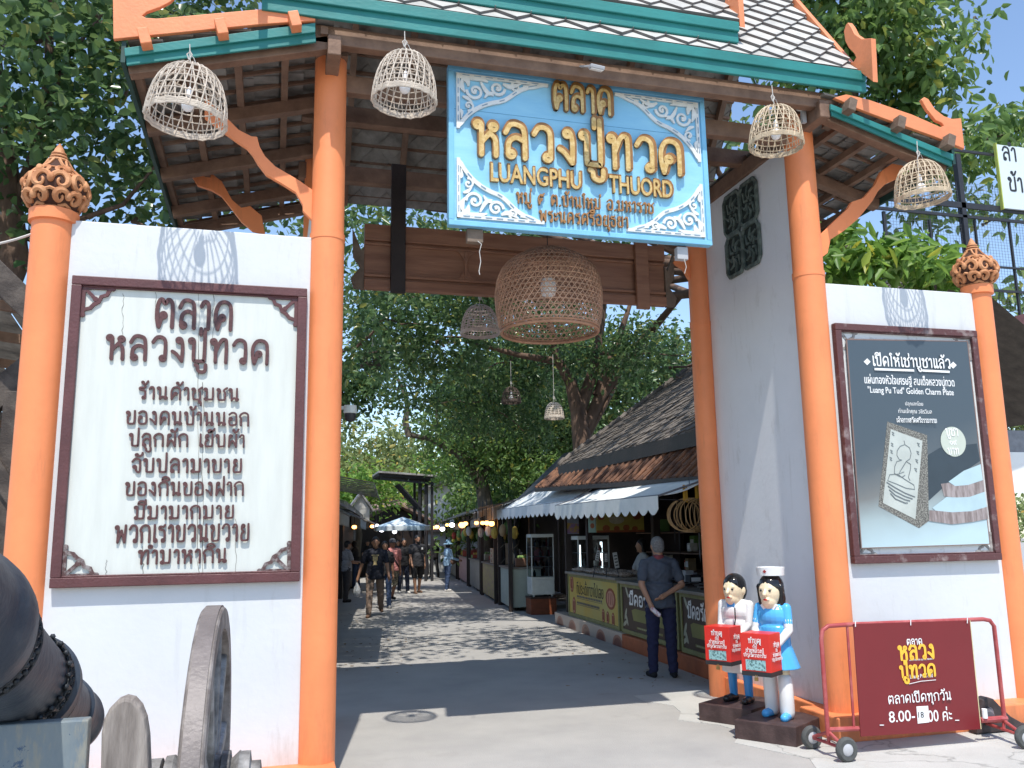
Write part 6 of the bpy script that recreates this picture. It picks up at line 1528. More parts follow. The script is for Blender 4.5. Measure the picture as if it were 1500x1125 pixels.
def deco3(o, a, c, Y):
    f = MB(); pts = [(a.x, c.z), (c.x, c.z), (c.x, a.z), (a.x, a.z), (a.x, c.z)]; f.ribbon(pts, .03, F2(0, 0, Y - .012), .012); f.build('picture_frame', HND, o)
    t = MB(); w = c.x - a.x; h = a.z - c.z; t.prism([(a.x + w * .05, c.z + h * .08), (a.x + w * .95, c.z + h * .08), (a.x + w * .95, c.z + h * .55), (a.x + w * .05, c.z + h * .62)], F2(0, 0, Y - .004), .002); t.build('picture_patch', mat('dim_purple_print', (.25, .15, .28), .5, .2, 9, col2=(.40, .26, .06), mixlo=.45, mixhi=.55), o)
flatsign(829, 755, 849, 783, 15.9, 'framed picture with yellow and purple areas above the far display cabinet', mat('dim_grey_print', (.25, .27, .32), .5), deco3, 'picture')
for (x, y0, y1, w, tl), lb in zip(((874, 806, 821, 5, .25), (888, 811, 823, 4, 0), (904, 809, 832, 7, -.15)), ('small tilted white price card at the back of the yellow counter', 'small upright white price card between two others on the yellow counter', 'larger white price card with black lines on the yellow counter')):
    Y = 12.9; a = PY(x - w / 2, y0, Y); c = PY(x + w / 2, y1, Y); o = empty('price_card', ((a.x + c.x) / 2, Y, c.z), lb, 'price card')
    T = Matrix.Translation(o.location) @ Matrix.Rotation(tl, 4, 'Y') @ Matrix.Translation(-o.location)
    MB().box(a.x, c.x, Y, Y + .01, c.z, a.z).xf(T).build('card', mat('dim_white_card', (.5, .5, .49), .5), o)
    t = MB()
    for k in range(4): t.box(a.x + .01, c.x - .01, Y - .002, Y - .0005, lerp(c.z, a.z, .15 + .2 * k), lerp(c.z, a.z, .22 + .2 * k))
    t.xf(T).build('card_lines', BLACKP, o); b = MB(); b.box((a.x + c.x) / 2 - .005, (a.x + c.x) / 2 + .005, Y + .011, Y + .02, 1.0, (a.z + c.z) / 2); b.xf(T).build('card_stick', BLACKM, o)
# vendors
R, J = person('vendor in dark top and red hat standing behind the knife counter', SP(1.35, 2.6, .0), 105, H=1.55, top=cloth('dim_brown_top', (.10, .03, .025)), vox=.013); hat(R, J, cloth('dim_red_hat', (.20, .03, .03)), 'cap')
o = sroot('green_bag', .55, 2.85, .975, 'lime green bag slumped on the counter beside the grey haired man', 'bag'); b = MB(); b.ball((0, 0, .12), (.15, .17, .15)); b.ball((.0, .14, .07), (.10, .12, .08)); b.cap((0, -.02, .2), (.02, .02, .30), .06, .03); remeshed(b, 'bag_body', cloth('lime_bag', (.20, .28, .07)), o, .02, 3)
b = MB(); b.tube([(-.04, 0, .26), (-.02, .02, .36), (.05, .03, .36), (.06, .02, .27)], .01, 6); b.build('bag_handle', cloth('lime_bag', (.2, .28, .07)), o, local=True)
# ------------------------------------------------------------------ display cabinets
def cabinet(t, s, z, w, d, h, hb, label, lit=False):
    o = sroot('display_cabinet', t, s, z, label, 'display cabinet', 'glass display cabinets along the street')
    MB().box(-w / 2, w / 2, -d / 2, d / 2, .04, hb).build('cabinet_base', WMETAL, o, .01, local=True)
    b = MB(); e = .022
    for x in (-w / 2, w / 2 - e):
        for y in (-d / 2, d / 2 - e): b.box(x, x + e, y, y + e, hb, h)
    for z_ in (h - .05, hb):
        b.box(-w / 2, w / 2, -d / 2 - .001, -d / 2 + e - .002, z_, z_ + .05); b.box(-w / 2, w / 2, d / 2 - e + .002, d / 2 + .001, z_, z_ + .05)
        b.box(-w / 2 - .001, -w / 2 + e - .002, -d / 2 + e, d / 2 - e, z_, z_ + .05); b.box(w / 2 - e + .002, w / 2 + .001, -d / 2 + e, d / 2 - e, z_, z_ + .05)
    for x in (-w / 2 + .05, w / 2 - .05):
        for y in (-d / 2 + .05, d / 2 - .05): b.lathe([(.025, 0), (.025, .042)], 10, Vector((x, y, 0)))
    b.build('cabinet_frame', WMETAL, o, .003, local=True)
    MB().box(-w / 2 + .001, w / 2 - .001, -d / 2 + .001, d / 2 - .001, h, h + .02).build('cabinet_top', WMETAL, o, .004, local=True)
    g = MB(); g.box(-w / 2 + .006, -w / 2 + .010, -d / 2 + e, d / 2 - e, hb + .05, h - .05); g.box(-w / 2 + e, w / 2 - e, -d / 2 + .006, -d / 2 + .010, hb + .05, h - .05); g.build('glass_panes', GLASS, o, local=True)
    for k in range(3):
        z_ = lerp(hb + .05, h - .05, (k + 1) / 4); MB().box(-w / 2 + e, w / 2 - e, -d / 2 + e, d / 2 - e, z_, z_ + .012).build('shelf', STEEL, o, local=True)
    gd = MB()
    for k in range(14):
        x = random.uniform(-w / 2 + .08, w / 2 - .08); y = random.uniform(-d / 2 + .08, d / 2 - .08); z_ = lerp(hb + .05, h - .05, random.choice((0, 1, 2, 3)) / 4) + .013
        gd.lathe([(.03, 0), (.034, .08), (.015, .11), (.014, .14)], 8, Vector((x, y, z_)), random.choice((0, 1, 2)))
    gd.build('bottles_and_packets', [cloth('dim_bottle', (.12, .14, .16)), cloth('dim_pink', (.4, .12, .14)), WHITEP], o, local=True); o.children[-1]['kind'] = 'stuff'
    if lit:
        lm = MB(); lm.box(w / 2 - .08, w / 2 - .05, -.02, .02, hb + .1, h - .1); lm.box(-w / 2 + .05, -w / 2 + .07, -d / 2 + .05, -d / 2 + .07, hb + .1, h - .15)
        lm.build('light_tube', mat('cabinet_tube', (.9, .95, 1), .3, .01, 5, emit=((.8, .92, 1), 2.2)), o, local=True)
    return o
cabinet(.62, 6.75, .0, .62, .60, 1.62, .5, 'tall lit glass display cabinet at the far end of the yellow counter', True)
CB = PZ(793, 899)
wb = empty('wooden_crate', CB, 'reddish wooden crate standing under the nearer grey display cabinet', 'crate', rz=SA)
MB().box(-.28, .28, -.25, .25, 0, .36).build('crate_body', mat('red_brown_plywood', (.20, .055, .02), .5, .25, 5, bump=.2, stretch=(1, 1, 4)), wb, .006, local=True)
MB().box(-.29, .29, -.26, .26, .33, .372).build('crate_rim', HND, wb, .004, local=True)
c_ = cabinet(0, 0, 0, .50, .46, 1.30, .36, 'glass display cabinet standing on a reddish wooden crate'); c_.location = CB + Vector((0, 0, .373))
# ------------------------------------------------------------------ awnings
def awning(a, b, c, d, label, mt, scal=.09):
    """a: near front, b: far front, c: far back, d: near back"""
    a, b, c, d = map(Vector, (a, b, c, d)); o = empty('awning', (a + b) / 2, label, 'awning', 'white canvas awnings over the stalls')
    mb = MB(); n = 16; m_ = 8; vs = []
    for i in range(n + 1):
        for j in range(m_ + 1):
            u = i / n; v = j / m_; p = (a.lerp(b, u)).lerp(d.lerp(c, u), v); p.z -= .05 * sin(PI * v) * (.6 + .4 * cos(u * 9)) ; vs.append(p)
    fs = [(i * (m_ + 1) + j, (i + 1) * (m_ + 1) + j, (i + 1) * (m_ + 1) + j + 1, i * (m_ + 1) + j + 1) for i in range(n) for j in range(m_)]
    mb.add(vs, fs, 0, True); ob = mb.build('canvas', mt, o)
    sd = ob.modifiers.new('s', 'SOLIDIFY'); sd.thickness = .006
    L = (b - a).length; ns = max(6, int(L / .30)); val = MB(); pts = []; e = (b - a).normalized(); M = frame(a + Vector((-.012, 0, 0)), e, (0, 0, 1))
    poly = [(0, .0)] + [(0, -.16)]
    for k in range(ns):
        x0 = L * k / ns; x1 = L * (k + 1) / ns
        for q in range(6): x = lerp(x0, x1, q / 5); poly.append((x, -.16 - scal * sin(PI * q / 5) * .8))
    poly += [(L, -.16), (L, 0)]
    val.prism(poly, M, .006); val.build('valance', mt, o)
    fr = MB(); fr.tube([a, b], .016, 6); fr.tube([a, d], .014, 6); fr.tube([b, c], .014, 6); fr.build('awning_frame', STEEL, o)
aA = PX(965, 726, 4.45); aB = PX(814, 741, 4.55)
awning(aA, aB, PX(880, 717, 5.02), PX(1037, 701, 4.98), 'white scalloped awning nearest the gate above the knife and snack counters', CANVAS)
bA = PX(836, 734, 5.0); bB = PX(729, 747, 5.0)
awning(bA, bB, PX(793, 715, 5.6), PX(870, 713, 5.32), 'smaller white scalloped awning farther up the street', mat('grey_white_canvas', (.68, .72, .74), .7, .12, 3, col2=(.80, .82, .83), bump=.15, bscale=7))
# ------------------------------------------------------------------ second shop: dark sheet roof
s2 = empty('market_shop', (6.3, 17.5, 0), 'shop with a plain dark sheet roof behind the smaller white awning', 'shop')
DSH = mat('dark_sheet_roof', (.045, .05, .06), .55, .2, 3, col2=(.075, .08, .09), bump=.1, bscale=12)
p = [PY(748, 740, 19.8), PY(826, 664, 19.8)]
mb = MB(); mb.add([p[0], p[1], p[1] + Vector((.3, -3.3, 0)), p[0] + Vector((.25, -3.3, .05))], [(0, 1, 2, 3), (3, 2, 1, 0)]); mb.build('sheet_roof', DSH, s2)
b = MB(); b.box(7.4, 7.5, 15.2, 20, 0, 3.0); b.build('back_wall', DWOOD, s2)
b = MB()
for x, y in ((5.6, 15.3), (5.75, 19.6)): b.box(x, x + .1, y, y + .1, 0, 2.4)
each(b, 'roof_post', DWOOD, s2)
# ------------------------------------------------------------------ the row of stalls beyond, both sides of the street
A2 = -math.atan(.132)
def stall_row(root, L, D, zf, zb, roofm, body, posts=True, flip=1):
    mb = MB(); n = int(L / .25)
    for i in range(n):
        y0 = L * i / n; y1 = L * (i + 1) / n
        e = .02 * (i % 2)
        mb.add([(-flip * .75, y0, zf + e), (-flip * .75, y1, zf + e), (flip * D, y1, zb + e), (flip * D, y0, zb + e)], [(0, 1, 2, 3), (3, 2, 1, 0)])
        mb.add([(-flip * .75, y0, zf + e), (-flip * .75, y1, zf + e), (-flip * .75, y1, zf + e - .05), (-flip * .75, y0, zf + e - .05)], [(0, 1, 2, 3)])
    mb.build('sheet_roof', roofm, root, local=True)
    x0, x1 = sorted((flip * (D - .1), flip * D)); MB().box(x0, x1, 0, L, 0, zb - .05).build('back_wall', DWOOD, root, local=True)
    for y in (.05, L - .15):
        x0 = -flip * .05; MB().box(min(x0, x0 + flip * .09), max(x0, x0 + flip * .09), y, y + .09, 0, zf + .1).build('stall_post', DWOOD, root, .006, local=True)
    x0, x1 = sorted((0, flip * .7))
    MB().box(x0, x1, .15, L - .2, .08, .92).build('stall_counter', body, root, .01, local=True)
    x0, x1 = sorted((-flip * .04, flip * .74)); MB().box(x0, x1, .12, L - .17, .92, .96).build('stall_counter_top', PALEW, root, .005, local=True)
GOODS = [cloth('goods_cream', (.50, .42, .30)), cloth('goods_red', (.38, .08, .05)), cloth('goods_brown', (.25, .13, .08)), cloth('goods_green', (.18, .28, .08)), cloth('goods_white', (.62, .62, .60)), cloth('goods_yellow', (.55, .38, .08))]
def goods(root_loc, rz, xs, ys, z, n, label, group, hmax=.25):
    M = Matrix.Translation(root_loc) @ Matrix.Rotation(rz, 4, 'Z')
    for k in range(n):
        x = random.uniform(*xs); y = lerp(ys[0], ys[1], (k + .5) / n); h = random.uniform(.08, hmax); w = random.uniform(.07, .16)
        o = empty('goods_tray', M @ Vector((x, y, z)), label, 'goods', group, rz=rz + random.uniform(-.2, .2))
        MB().box(-w, w, -w, w, 0, h).build('tray', random.choice(GOODS), o, .012, local=True)
        b = MB()
        for q in range(4): b.ball((random.uniform(-w, w) * .6, random.uniform(-w, w) * .6, h + .02), (w * .35, w * .35, .05), 0, 8, 5)
        b.build('contents', random.choice(GOODS), o, local=True)
CLOTHS = [mat('floral_table_cloth', (.46, .40, .16), .8, .3, 9, col2=(.36, .22, .20), mixlo=.45, mixhi=.6), mat('grey_green_board', (.42, .48, .42), .6, .1, 3), mat('faded_pink_cloth', (.40, .26, .25), .8, .2, 5), mat('faded_board', (.32, .30, .26), .7, .2, 5)]
rowR = (((5.16, 19.1), 2.2, 'pale green counter stall just past the smaller awning', CLOTHS[1], TIN), ((5.42, 21.5), 3.6, 'stall with a floral yellow cloth on its counter and a stack of boxes', CLOTHS[0], TIN), ((5.93, 25.3), 4.2, 'stall with plain faded counter boards past the floral cloth stall', CLOTHS[3], TIN), ((6.52, 29.8), 4.6, 'stall with a faded pink counter cloth far along the right side', CLOTHS[2], TIN), ((7.15, 34.8), 7.0, 'farthest stall on the right side of the street', CLOTHS[3], TIN))
for (x, y), L, lb, cm, rm in rowR:
    o = empty('market_stall', (x, y, 0), lb, 'stall', 'stalls along the right side', rz=A2); stall_row(o, L, 2.4, 2.28, 2.95, rm, cm)
    goods(Vector((x, y, 0)), A2, (.1, .55), (.3, L - .4), .965, int(L * 2.4), 'tray of food set out on the right hand counters', 'goods on the right hand counters')
o = empty('beige_tarpaulin', (5.18, 19.4, 2.08), 'beige sheet hanging from the stall eaves left of the smaller awning', 'tarpaulin', rz=A2)
MB().box(-.13, -.11, 0, 7.5, .0, .30).build('sheet', mat('beige_tarp', (.42, .39, .34), .8, .15, 4, bump=.3, bscale=6), o, local=True); b = MB(); b.tube([(-.12, 0, .31), (-.12, 7.5, .31)], .02, 6); b.build('sheet_pole', STEEL, o, local=True)
# stack of cardboard boxes on the floral counter
for k in range(4):
    for j in range(2):
        if j == 1 and k == 3: continue
        o = empty('cardboard_box', SP(0, 0, 0), ('flat cream snack box in the stack on the floral cloth counter'), 'box', 'stack of snack boxes on the floral counter', rz=A2)
        o.location = Vector((5.75, 21.9 + j * .62, .965 + k * .13)); MB().box(-.2, .2, -.28, .28, 0, .125).build('carton', GOODS[0], o, .006, local=True); MB().box(-.201, -.199, -.12, .12, .03, .10).build('carton_label', BRICK, o, local=True)
# hanging stock, vendors and shelves along the right side
HB = [cloth('bag_tan', (.40, .28, .16)), cloth('bag_white', (.6, .6, .58)), cloth('bag_red', (.40, .07, .05)), cloth('bag_green', (.16, .30, .10)), cloth('bag_yellow', (.58, .40, .08))]
for k in range(34):
    y = 19.4 + k * .52; x = 5.2 + .132 * (y - 19.1) + random.uniform(-.45, .25)
    z = random.uniform(1.8, 2.05); o = empty('hanging_goods', (x, y, z), 'bundle of goods hanging from the stall eaves on the right side', 'goods', 'bundles hanging from the right hand stall eaves', rz=random.uniform(0, 3))
    b = MB(); b.lathe([(.02, .0), (.07, -.05), (.09, -.16), (.06, -.26), (.01, -.29)], 8); b.build('bundle', random.choice(HB), o, local=True); b = MB(); b.tube([(0, 0, 0), (0, 0, 2.4 - z)], .005, 4); b.build('string', CORD, o, local=True)
for k in range(22):
    t0 = random.uniform(1.7, 2.4); s = .1 + k * .30; z = random.choice((1.0, 1.35, 1.7))
    o = sroot('shelf_goods', t0, s, z, 'packet standing on the back shelves inside the first shop', 'goods', 'goods on the back shelves of the first shop'); w = random.uniform(.06, .13); h = random.uniform(.14, .28)
    MB().box(-w, w, -w, w, 0, h).build('packet', random.choice(HB), o, .008, local=True); MB().box(-w - .002, -w + .001, -w * .7, w * .7, h * .3, h * .75).build('packet_label', WHITEP, o, local=True)
b = MB()
for z in (.98, 1.33, 1.68): b.box(1.6, 2.58, .0, 6.8, z - .02, z)
b.xf(SM); each(b, 'back_shelf', WOODB, shop)
for (x, y), lb, c, hd_ in (((6.15, 20.2), 'vendor in striped dark shirt behind the pale green counter', cloth('maroon_stripe', (.16, .05, .05)), 95), ((6.35, 23.0), 'vendor in white shirt behind the floral cloth counter', cloth('vendor_white', (.5, .5, .48)), 100), ((6.95, 27.2), 'vendor in yellow shirt behind the faded boards', cloth('vendor_yellow', (.5, .34, .07)), 90), ((7.6, 32.0), 'vendor in red shirt behind the faded pink cloth counter', cloth('vendor_red', (.35, .06, .05)), 95), ((5.95, 13.6), 'vendor in pale shirt standing behind the yellow snack counter', cloth('vendor_pale', (.36, .36, .34)), 85)):
    person(lb, (x, y, 0), hd_, H=1.6, top=c, vox=.015, eyes=False, hair='bob', arms=((20, 6, 50), (25, 6, 45)))
STR = [mat('striped_awning', (.38, .36, .32), .8, .2, 5), mat('blue_grey_awning', (.36, .42, .46), .8, .2, 5), mat('tan_awning', (.40, .33, .24), .8, .2, 5)]
for k, (y0, y1, lb) in enumerate(((14.6, 18.2, 'grey cloth awning over the left stall nearest the gate'), (20.5, 24.5, 'blue grey cloth awning over the second left stall'), (27.5, 33.0, 'tan cloth awning over the far left stalls'))):
    xf = lambda y: .95 + .132 * (y - 14) + .15 * k
    awning((xf(y0), y0, 2.12), (xf(y1), y1, 2.12), (xf(y1) - 1.3, y1, 2.75), (xf(y0) - 1.3, y0, 2.75), lb, STR[k])
for k, (y0, y1, lb) in enumerate(((23.2, 26.2, 'grey cloth awning low over the right hand stalls'), (28.5, 33.0, 'pale blue grey awning far along the right side'))):
    xf = lambda y: 5.0 + .132 * (y - 20)
    awning((xf(y0), y0, 2.15), (xf(y1), y1, 2.15), (xf(y1) + 1.3, y1, 2.75), (xf(y0) + 1.3, y0, 2.75), lb, STR[(k + 1) % 3])
# black twisted posts with vines in front of the counters
for (x, y), lb in (((757, 893), 'black twisted post in front of the pale green counter'), ((737, 886), 'second thinner black post tied with vines left of the first')):
    P = PZ(x, y); o = empty('twisted_post', P, lb, 'post'); b = MB()
    b.tube([(.03 * sin(k * 1.3), .02 * cos(k), k * .2) for k in range(12)], [.055 + .015 * (k % 2) for k in range(12)], 8); b.build('post_trunk', mat('black_bark', (.018, .016, .015), .8, .3, 20, bump=.5), o, local=True)
    b = MB(); b.tube([(.075 * cos(k * .9), .075 * sin(k * .9), k * .055) for k in range(38)], .014, 5); b.build('vine', BARK, o, local=True)
# lamps glowing in the stalls
WARM = mat('warm_lamp_glow', (1, .55, .18), .4, .02, 5, emit=((1, .42, .10), 5.0)); COOL = mat('cool_lamp_glow', (1, 1, 1), .4, .02, 5, emit=((.92, .9, 1), 5.0))
for (x, y, Y, r, mt_), lb in zip(((677, 769, 24, .10, WARM), (682, 767, 24.6, .07, WARM), (698, 766, 22.5, .06, WARM), (707, 766, 22.0, .06, WARM), (720, 767, 21.3, .08, WARM), (713, 766, 21.6, .07, WARM), (648, 775, 31, .09, COOL), (662, 769, 28, .09, COOL), (655, 769, 29.5, .06, WARM), (640, 772, 33, .09, WARM), (634, 773, 35, .08, WARM), (551, 771, 30, .10, COOL), (545, 771, 31, .07, WARM), (559, 776, 33, .10, COOL), (578, 779, 36, .09, COOL), (519, 772, 26, .07, WARM)),
                               ['warm glowing lamp hanging in the stalls along the street'] * 16):
    P = PY(x, y, Y); o = empty('stall_lamp', P, 'white glowing lamp hanging in the far stalls' if mt_ is COOL else 'warm orange lamp hanging under the stall roofs', 'lamp', 'cool lamps in the stalls' if mt_ is COOL else 'warm lamps in the stalls')
    MB().ball((0, 0, 0), (r, r, r * .8), 0, 12, 8).build('lamp_bulb', mt_, o, local=True); b = MB(); b.lathe([(r * .5, r * .6), (r * .25, r * 1.2)], 10); b.tube([(0, 0, r), (0, 0, r + .5)], .008, 4); b.build('lamp_cord', BLACKM, o, local=True)
# left side of the street
rowL = (((1.02, 11.2), 4.6, 'dark stall hidden behind the left column', TIN), ((1.05, 16.4), 6.4, 'dim stall along the left side where a shopper bends over', TIN), ((1.75, 23.4), 7.0, 'stall with a low sheet roof on the left side farther on', TIN), ((2.45, 31.0), 8.0, 'far stall on the left side of the street', TIN))
for (x, y), L, lb, rm in rowL:
    o = empty('market_stall', (x - .55, y, 0), lb, 'stall', 'stalls along the left side', rz=A2); stall_row(o, L, 2.6, 2.35, 3.0, rm, CLOTHS[3], flip=-1)
    goods(Vector((x - .55, y, 0)), A2, (-.5, -.1), (.3, L - .4), .965, int(L * 1.6), 'tray of goods on the left hand counters', 'goods on the left hand counters')
# ------------------------------------------------------------------ things over the far street
YC = 34.0
cc = empty('steel_canopy', PZ(631, 818), 'tall black steel tower with a flat cantilevered canopy at the far end of the street', 'canopy')
b = MB(); 
for dx in (-.45, -.2, .05): P = PY(631, 700, YC); b.box(P.x + dx - .05, P.x + dx + .05, YC - .05, YC + .05, 0, P.z + .1); b.box(P.x + dx - .05, P.x + dx + .05, YC + 1.2, YC + 1.3, 0, P.z + .1)
each(b, 'tower_leg', BLACKM, cc)
a = PY(553, 692, YC); d = PY(634, 698, YC); b = MB()
for k in range(6): b.beam((a.x, YC - .2 + k * .4, a.z - .10 - k * .0), (d.x, YC - .2 + k * .4, d.z - .10), .08, .10)
b.beam((a.x + .1, YC - .2, a.z - .25), (d.x, YC - .2, d.z - .3), .06, .08)
for k in range(5): b.beam((d.x - .45, YC - .1 + .3 * k, d.z - 1.25), (d.x - 1.35, YC - .1 + .3 * k, d.z - .3), .04, .05)
each(b, 'canopy_beam', BLACKM, cc)
b = MB(); b.beam((a.x, YC + .8, a.z), (d.x + .1, YC + .8, d.z), 2.4, .07, up=(0, 0, 1)); b.build('canopy_roof', TIN, cc)
P = PY(590, 768, 29); um = empty('parasol', Vector((P.x, 29, 0)), 'pale blue and white parasol over the crowd in the far street', 'parasol')
b = MB(); n = 8
top = Vector((0, 0, PY(592, 757, 29).z)); rim = [Vector((.9 * cos(2 * PI * k / n), .9 * sin(2 * PI * k / n), PY(590, 771, 29).z)) for k in range(n)]
for k in range(n): b.add([top, rim[k], rim[(k + 1) % n], rim[k] + Vector((0, 0, -.14)), rim[(k + 1) % n] + Vector((0, 0, -.14))], [(0, 1, 2), (1, 3, 4, 2)], k % 2)
b.build('parasol_cloth', [cloth('parasol_blue', (.42, .56, .66)), cloth('parasol_white', (.62, .68, .70))], um, local=True)
b = MB(); b.tube([(0, 0, 0), (0, 0, top.z)], .025, 8); b.build('parasol_pole', STEEL, um, local=True)
def house(name, label, x, y, w, d, hw, hr, wm, rm, rz=0.0, over=.4, z0=0.0):
    o = empty(name, (x, y, 0), label, 'house', rz=rz); MB().box(-w / 2, w / 2, -d / 2, d / 2, z0, hw).build('walls', wm, o, local=True)
    b = MB(); W2 = w / 2 + over; D2 = d / 2 + over
    for sx in (-1, 1): b.prism([(sx * W2, 0), (0, hr), (0, hr + .12), (sx * W2, .12)], Matrix.Translation((0, -D2, hw - .15)) @ frame((0, 0, 0), (1, 0, 0), (0, 0, 1)), 0.0001) if False else b.add([(sx * W2, -D2, hw - .15), (sx * W2, D2, hw - .15), (0, D2, hw + hr), (0, -D2, hw + hr), (sx * W2, -D2, hw - .05), (sx * W2, D2, hw - .05), (0, D2, hw + hr + .1), (0, -D2, hw + hr + .1)], [(0, 1, 2, 3), (4, 7, 6, 5), (0, 3, 7, 4), (0, 4, 5, 1), (1, 5, 6, 2)])
    b.build('roof', rm, o, local=True); MB().prism([(-w / 2, hw - .05), (w / 2, hw - .05), (0, hw + hr)], frame((0, -d / 2 - .01, 0), (1, 0, 0), (0, 0, 1)), .02).build('gable', wm, o, local=True)
    return o
PAVE = mat('pale_house_wall', (.42, .41, .38), .8, .1, 3); CLAY = mat('far_clay_roof', (.20, .135, .105), .85, .3, 3, col2=(.32, .22, .18)); PKR = mat('pink_clay_roof', (.32, .19, .16), .85, .15, 3)
house('market_house', 'low house with brown clay roof closing the far end of the street', PY(595, 760, 46).x, 48, 9, 9, 2.1, 1.5, PAVE, CLAY, rz=1.35)
house('market_house', 'house with a paler pink roof behind the brown one', PY(565, 750, 58).x, 60, 8, 6, 3.0, 1.3, PAVE, PKR, rz=1.5)
house('market_house', 'white walled shed right of the black steel tower', PY(645, 735, 44).x - .1, 45, 1.6, 4, 4.1, .25, mat('white_sheet_wall', (.62, .62, .60), .6, .08, 6, stretch=(12, 1, 1)), TIN)
house('spirit_house', 'small gabled shrine roof with crossed finials above the left stalls', PY(527, 740, 30).x, 30, .6, .6, 2.7, .42, PAVE, TIN, over=.12, z0=2.0)
house('market_house', 'dark low roof over the left stalls in front of the shrine', PY(505, 760, 27).x - 1.2, 29, 3.0, 7, 2.5, .9, DWOOD, TIN, rz=A2)
house('market_house', 'dark thatched kiosk roof left of the black steel tower', PY(556, 750, 40).x, 41, 3.6, 3, 2.4, .75, DWOOD, CLAY, rz=.4)
# ------------------------------------------------------------------ sheds at both sides outside the walls
sh = empty('open_shed', (-3.6, 9.5, 0), 'dark open shed with timber beams left of the left wall', 'shed')
b = MB(); a0 = PY(-60, 330, 8.0); a1 = PY(60, 470, 8.0)
b.beam(PY(-80, 330, 8.2), PY(75, 480, 8.2), .12, .22); b.beam(PY(-80, 640, 8.6), PY(70, 520, 8.6), .12, .24); b.beam(PY(-80, 705, 9), PY(60, 700, 9), .12, .26); b.box(PY(18, 700, 8.6).x - .1, PY(18, 700, 8.6).x + .1, 8.5, 8.7, 0, 3.0); b.beam(PY(-60, 600, 8.5), PY(40, 760, 8.5), .08, .14)
each(b, 'shed_timber', mat('dark_shed_timber', (.045, .034, .028), .75, .3, 6, col2=(.10, .08, .066), bump=.3), sh, .008)
mb = MB(); q = [PY(-200, 400, 9.5), PY(90, 520, 9.5)]
for i in range(10):
    x0 = -6.5 + i * .5; mb.add([(x0, 8.4, 4.6 - i * .08), (x0 + .49, 8.4, 4.52 - i * .08), (x0 + .49, 14, 3.4 - i * .05), (x0, 14, 3.45 - i * .05)], [(0, 1, 2, 3), (3, 2, 1, 0)])
mb.build('shed_roof', UNDER, sh)
MB().box(-7, -1.6, 13.9, 14.0, 0, 3.2).build('shed_back_wall', DWOOD, sh)
mb = MB(); 
for k in range(7): mb.beam((-6.5, 8.6 + k * .8, 4.35 - k * .16), (-1.7, 8.6 + k * .8, 3.7 - k * .14), .07, .09)
each(mb, 'shed_batten', WOODB, sh)
sr = empty('open_shed', (9.3, 11, 0), 'dark open shed roof seen right of the right end post', 'shed')
p = [PY(1452, 483, 10), PY(1540, 440, 10)]
mb = MB(); A = PY(1452, 490, 10); B = PY(1560, 455, 10)
mb.add([A, B, B + Vector((.5, 5, -1.0)), A + Vector((.5, 5, -1.0))], [(0, 1, 2, 3), (3, 2, 1, 0)]); mb.build('shed_roof', UNDER, sr)
b = MB(); b.beam(A + Vector((-.1, -.03, .03)), B + Vector((0, -.03, .03)), .06, .2)
for k in range(6): b.beam(A + Vector((.08 * k, .2 + .8 * k, -.12 - .17 * k)), B + Vector((.08 * k, .2 + .8 * k, -.12 - .17 * k)), .07, .1)
each(b, 'shed_timber', MAROON, sr)
b = MB(); b.box(A.x + .4, A.x + 5, 15.1, 15.2, 0, PY(1470, 585, 15).z - .4); b.box(A.x + .25, A.x + .4, 13, 13.15, 0, 3.2); b.build('shed_wall', DWOOD, sr)
o = empty('white_board', PY(1480, 700, 11), 'white board hanging in the shed right of the right end post', 'board'); a = PY(1468, 662, 11); c = PY(1540, 722, 11); MB().box(a.x, c.x, 11, 11.04, c.z, a.z).build('board_face', WHITEP, o, .004); b = MB(); b.box(a.x, c.x, 11.05, 11.1, a.z - .1, a.z + .35); b.build('board_hanger', STEEL, o)
# dark wooden carriage end with an axle stub behind the trolley
cw = empty('carriage_end', PZ(1470, 1075), 'dark rounded wooden carriage end with a grey axle stub behind the right trolley wheels', 'carriage')
Y = 6.16; pts = pxp([(1433, 1092), (1436, 1040), (1440, 1026), (1447, 1021), (1456, 1024), (1468, 1037), (1482, 1050), (1500, 1060), (1540, 1072), (1560, 1120), (1500, 1125), (1470, 1108), (1450, 1100)], Y); pts = [(x, max(z, .012)) for x, z in pts]
MB().prism(pts, FR(Y), .09).build('carriage_cheek', mat('dark_carriage', (.030, .02, .02), .6, .3, 6, col2=(.06, .04, .038)), cw, .01)
a = PY(1449, 1041, Y); b = MB(); b.tube([a + Vector((0, 0, 0)), a + Vector((-.14, -.16, 0))], .03, 12); b.build('axle_stub', STEEL, cw)
# overhead wires
wr_ = empty('overhead_wire', PY(0, 356, 6.6), 'pale wire running to the head of the left orange post', 'wire'); b = MB(); A = PY(-60, 362, 6.6); B = PY(52, 341, 6.5)
b.tube([A.lerp(B, k / 8) + Vector((0, 0, -.03 * sin(PI * k / 8))) for k in range(9)], .009, 6); b.build('wire', CORD, wr_); b = MB(); b.ball(B, .014); b.build('wire_end', CORD, wr_)
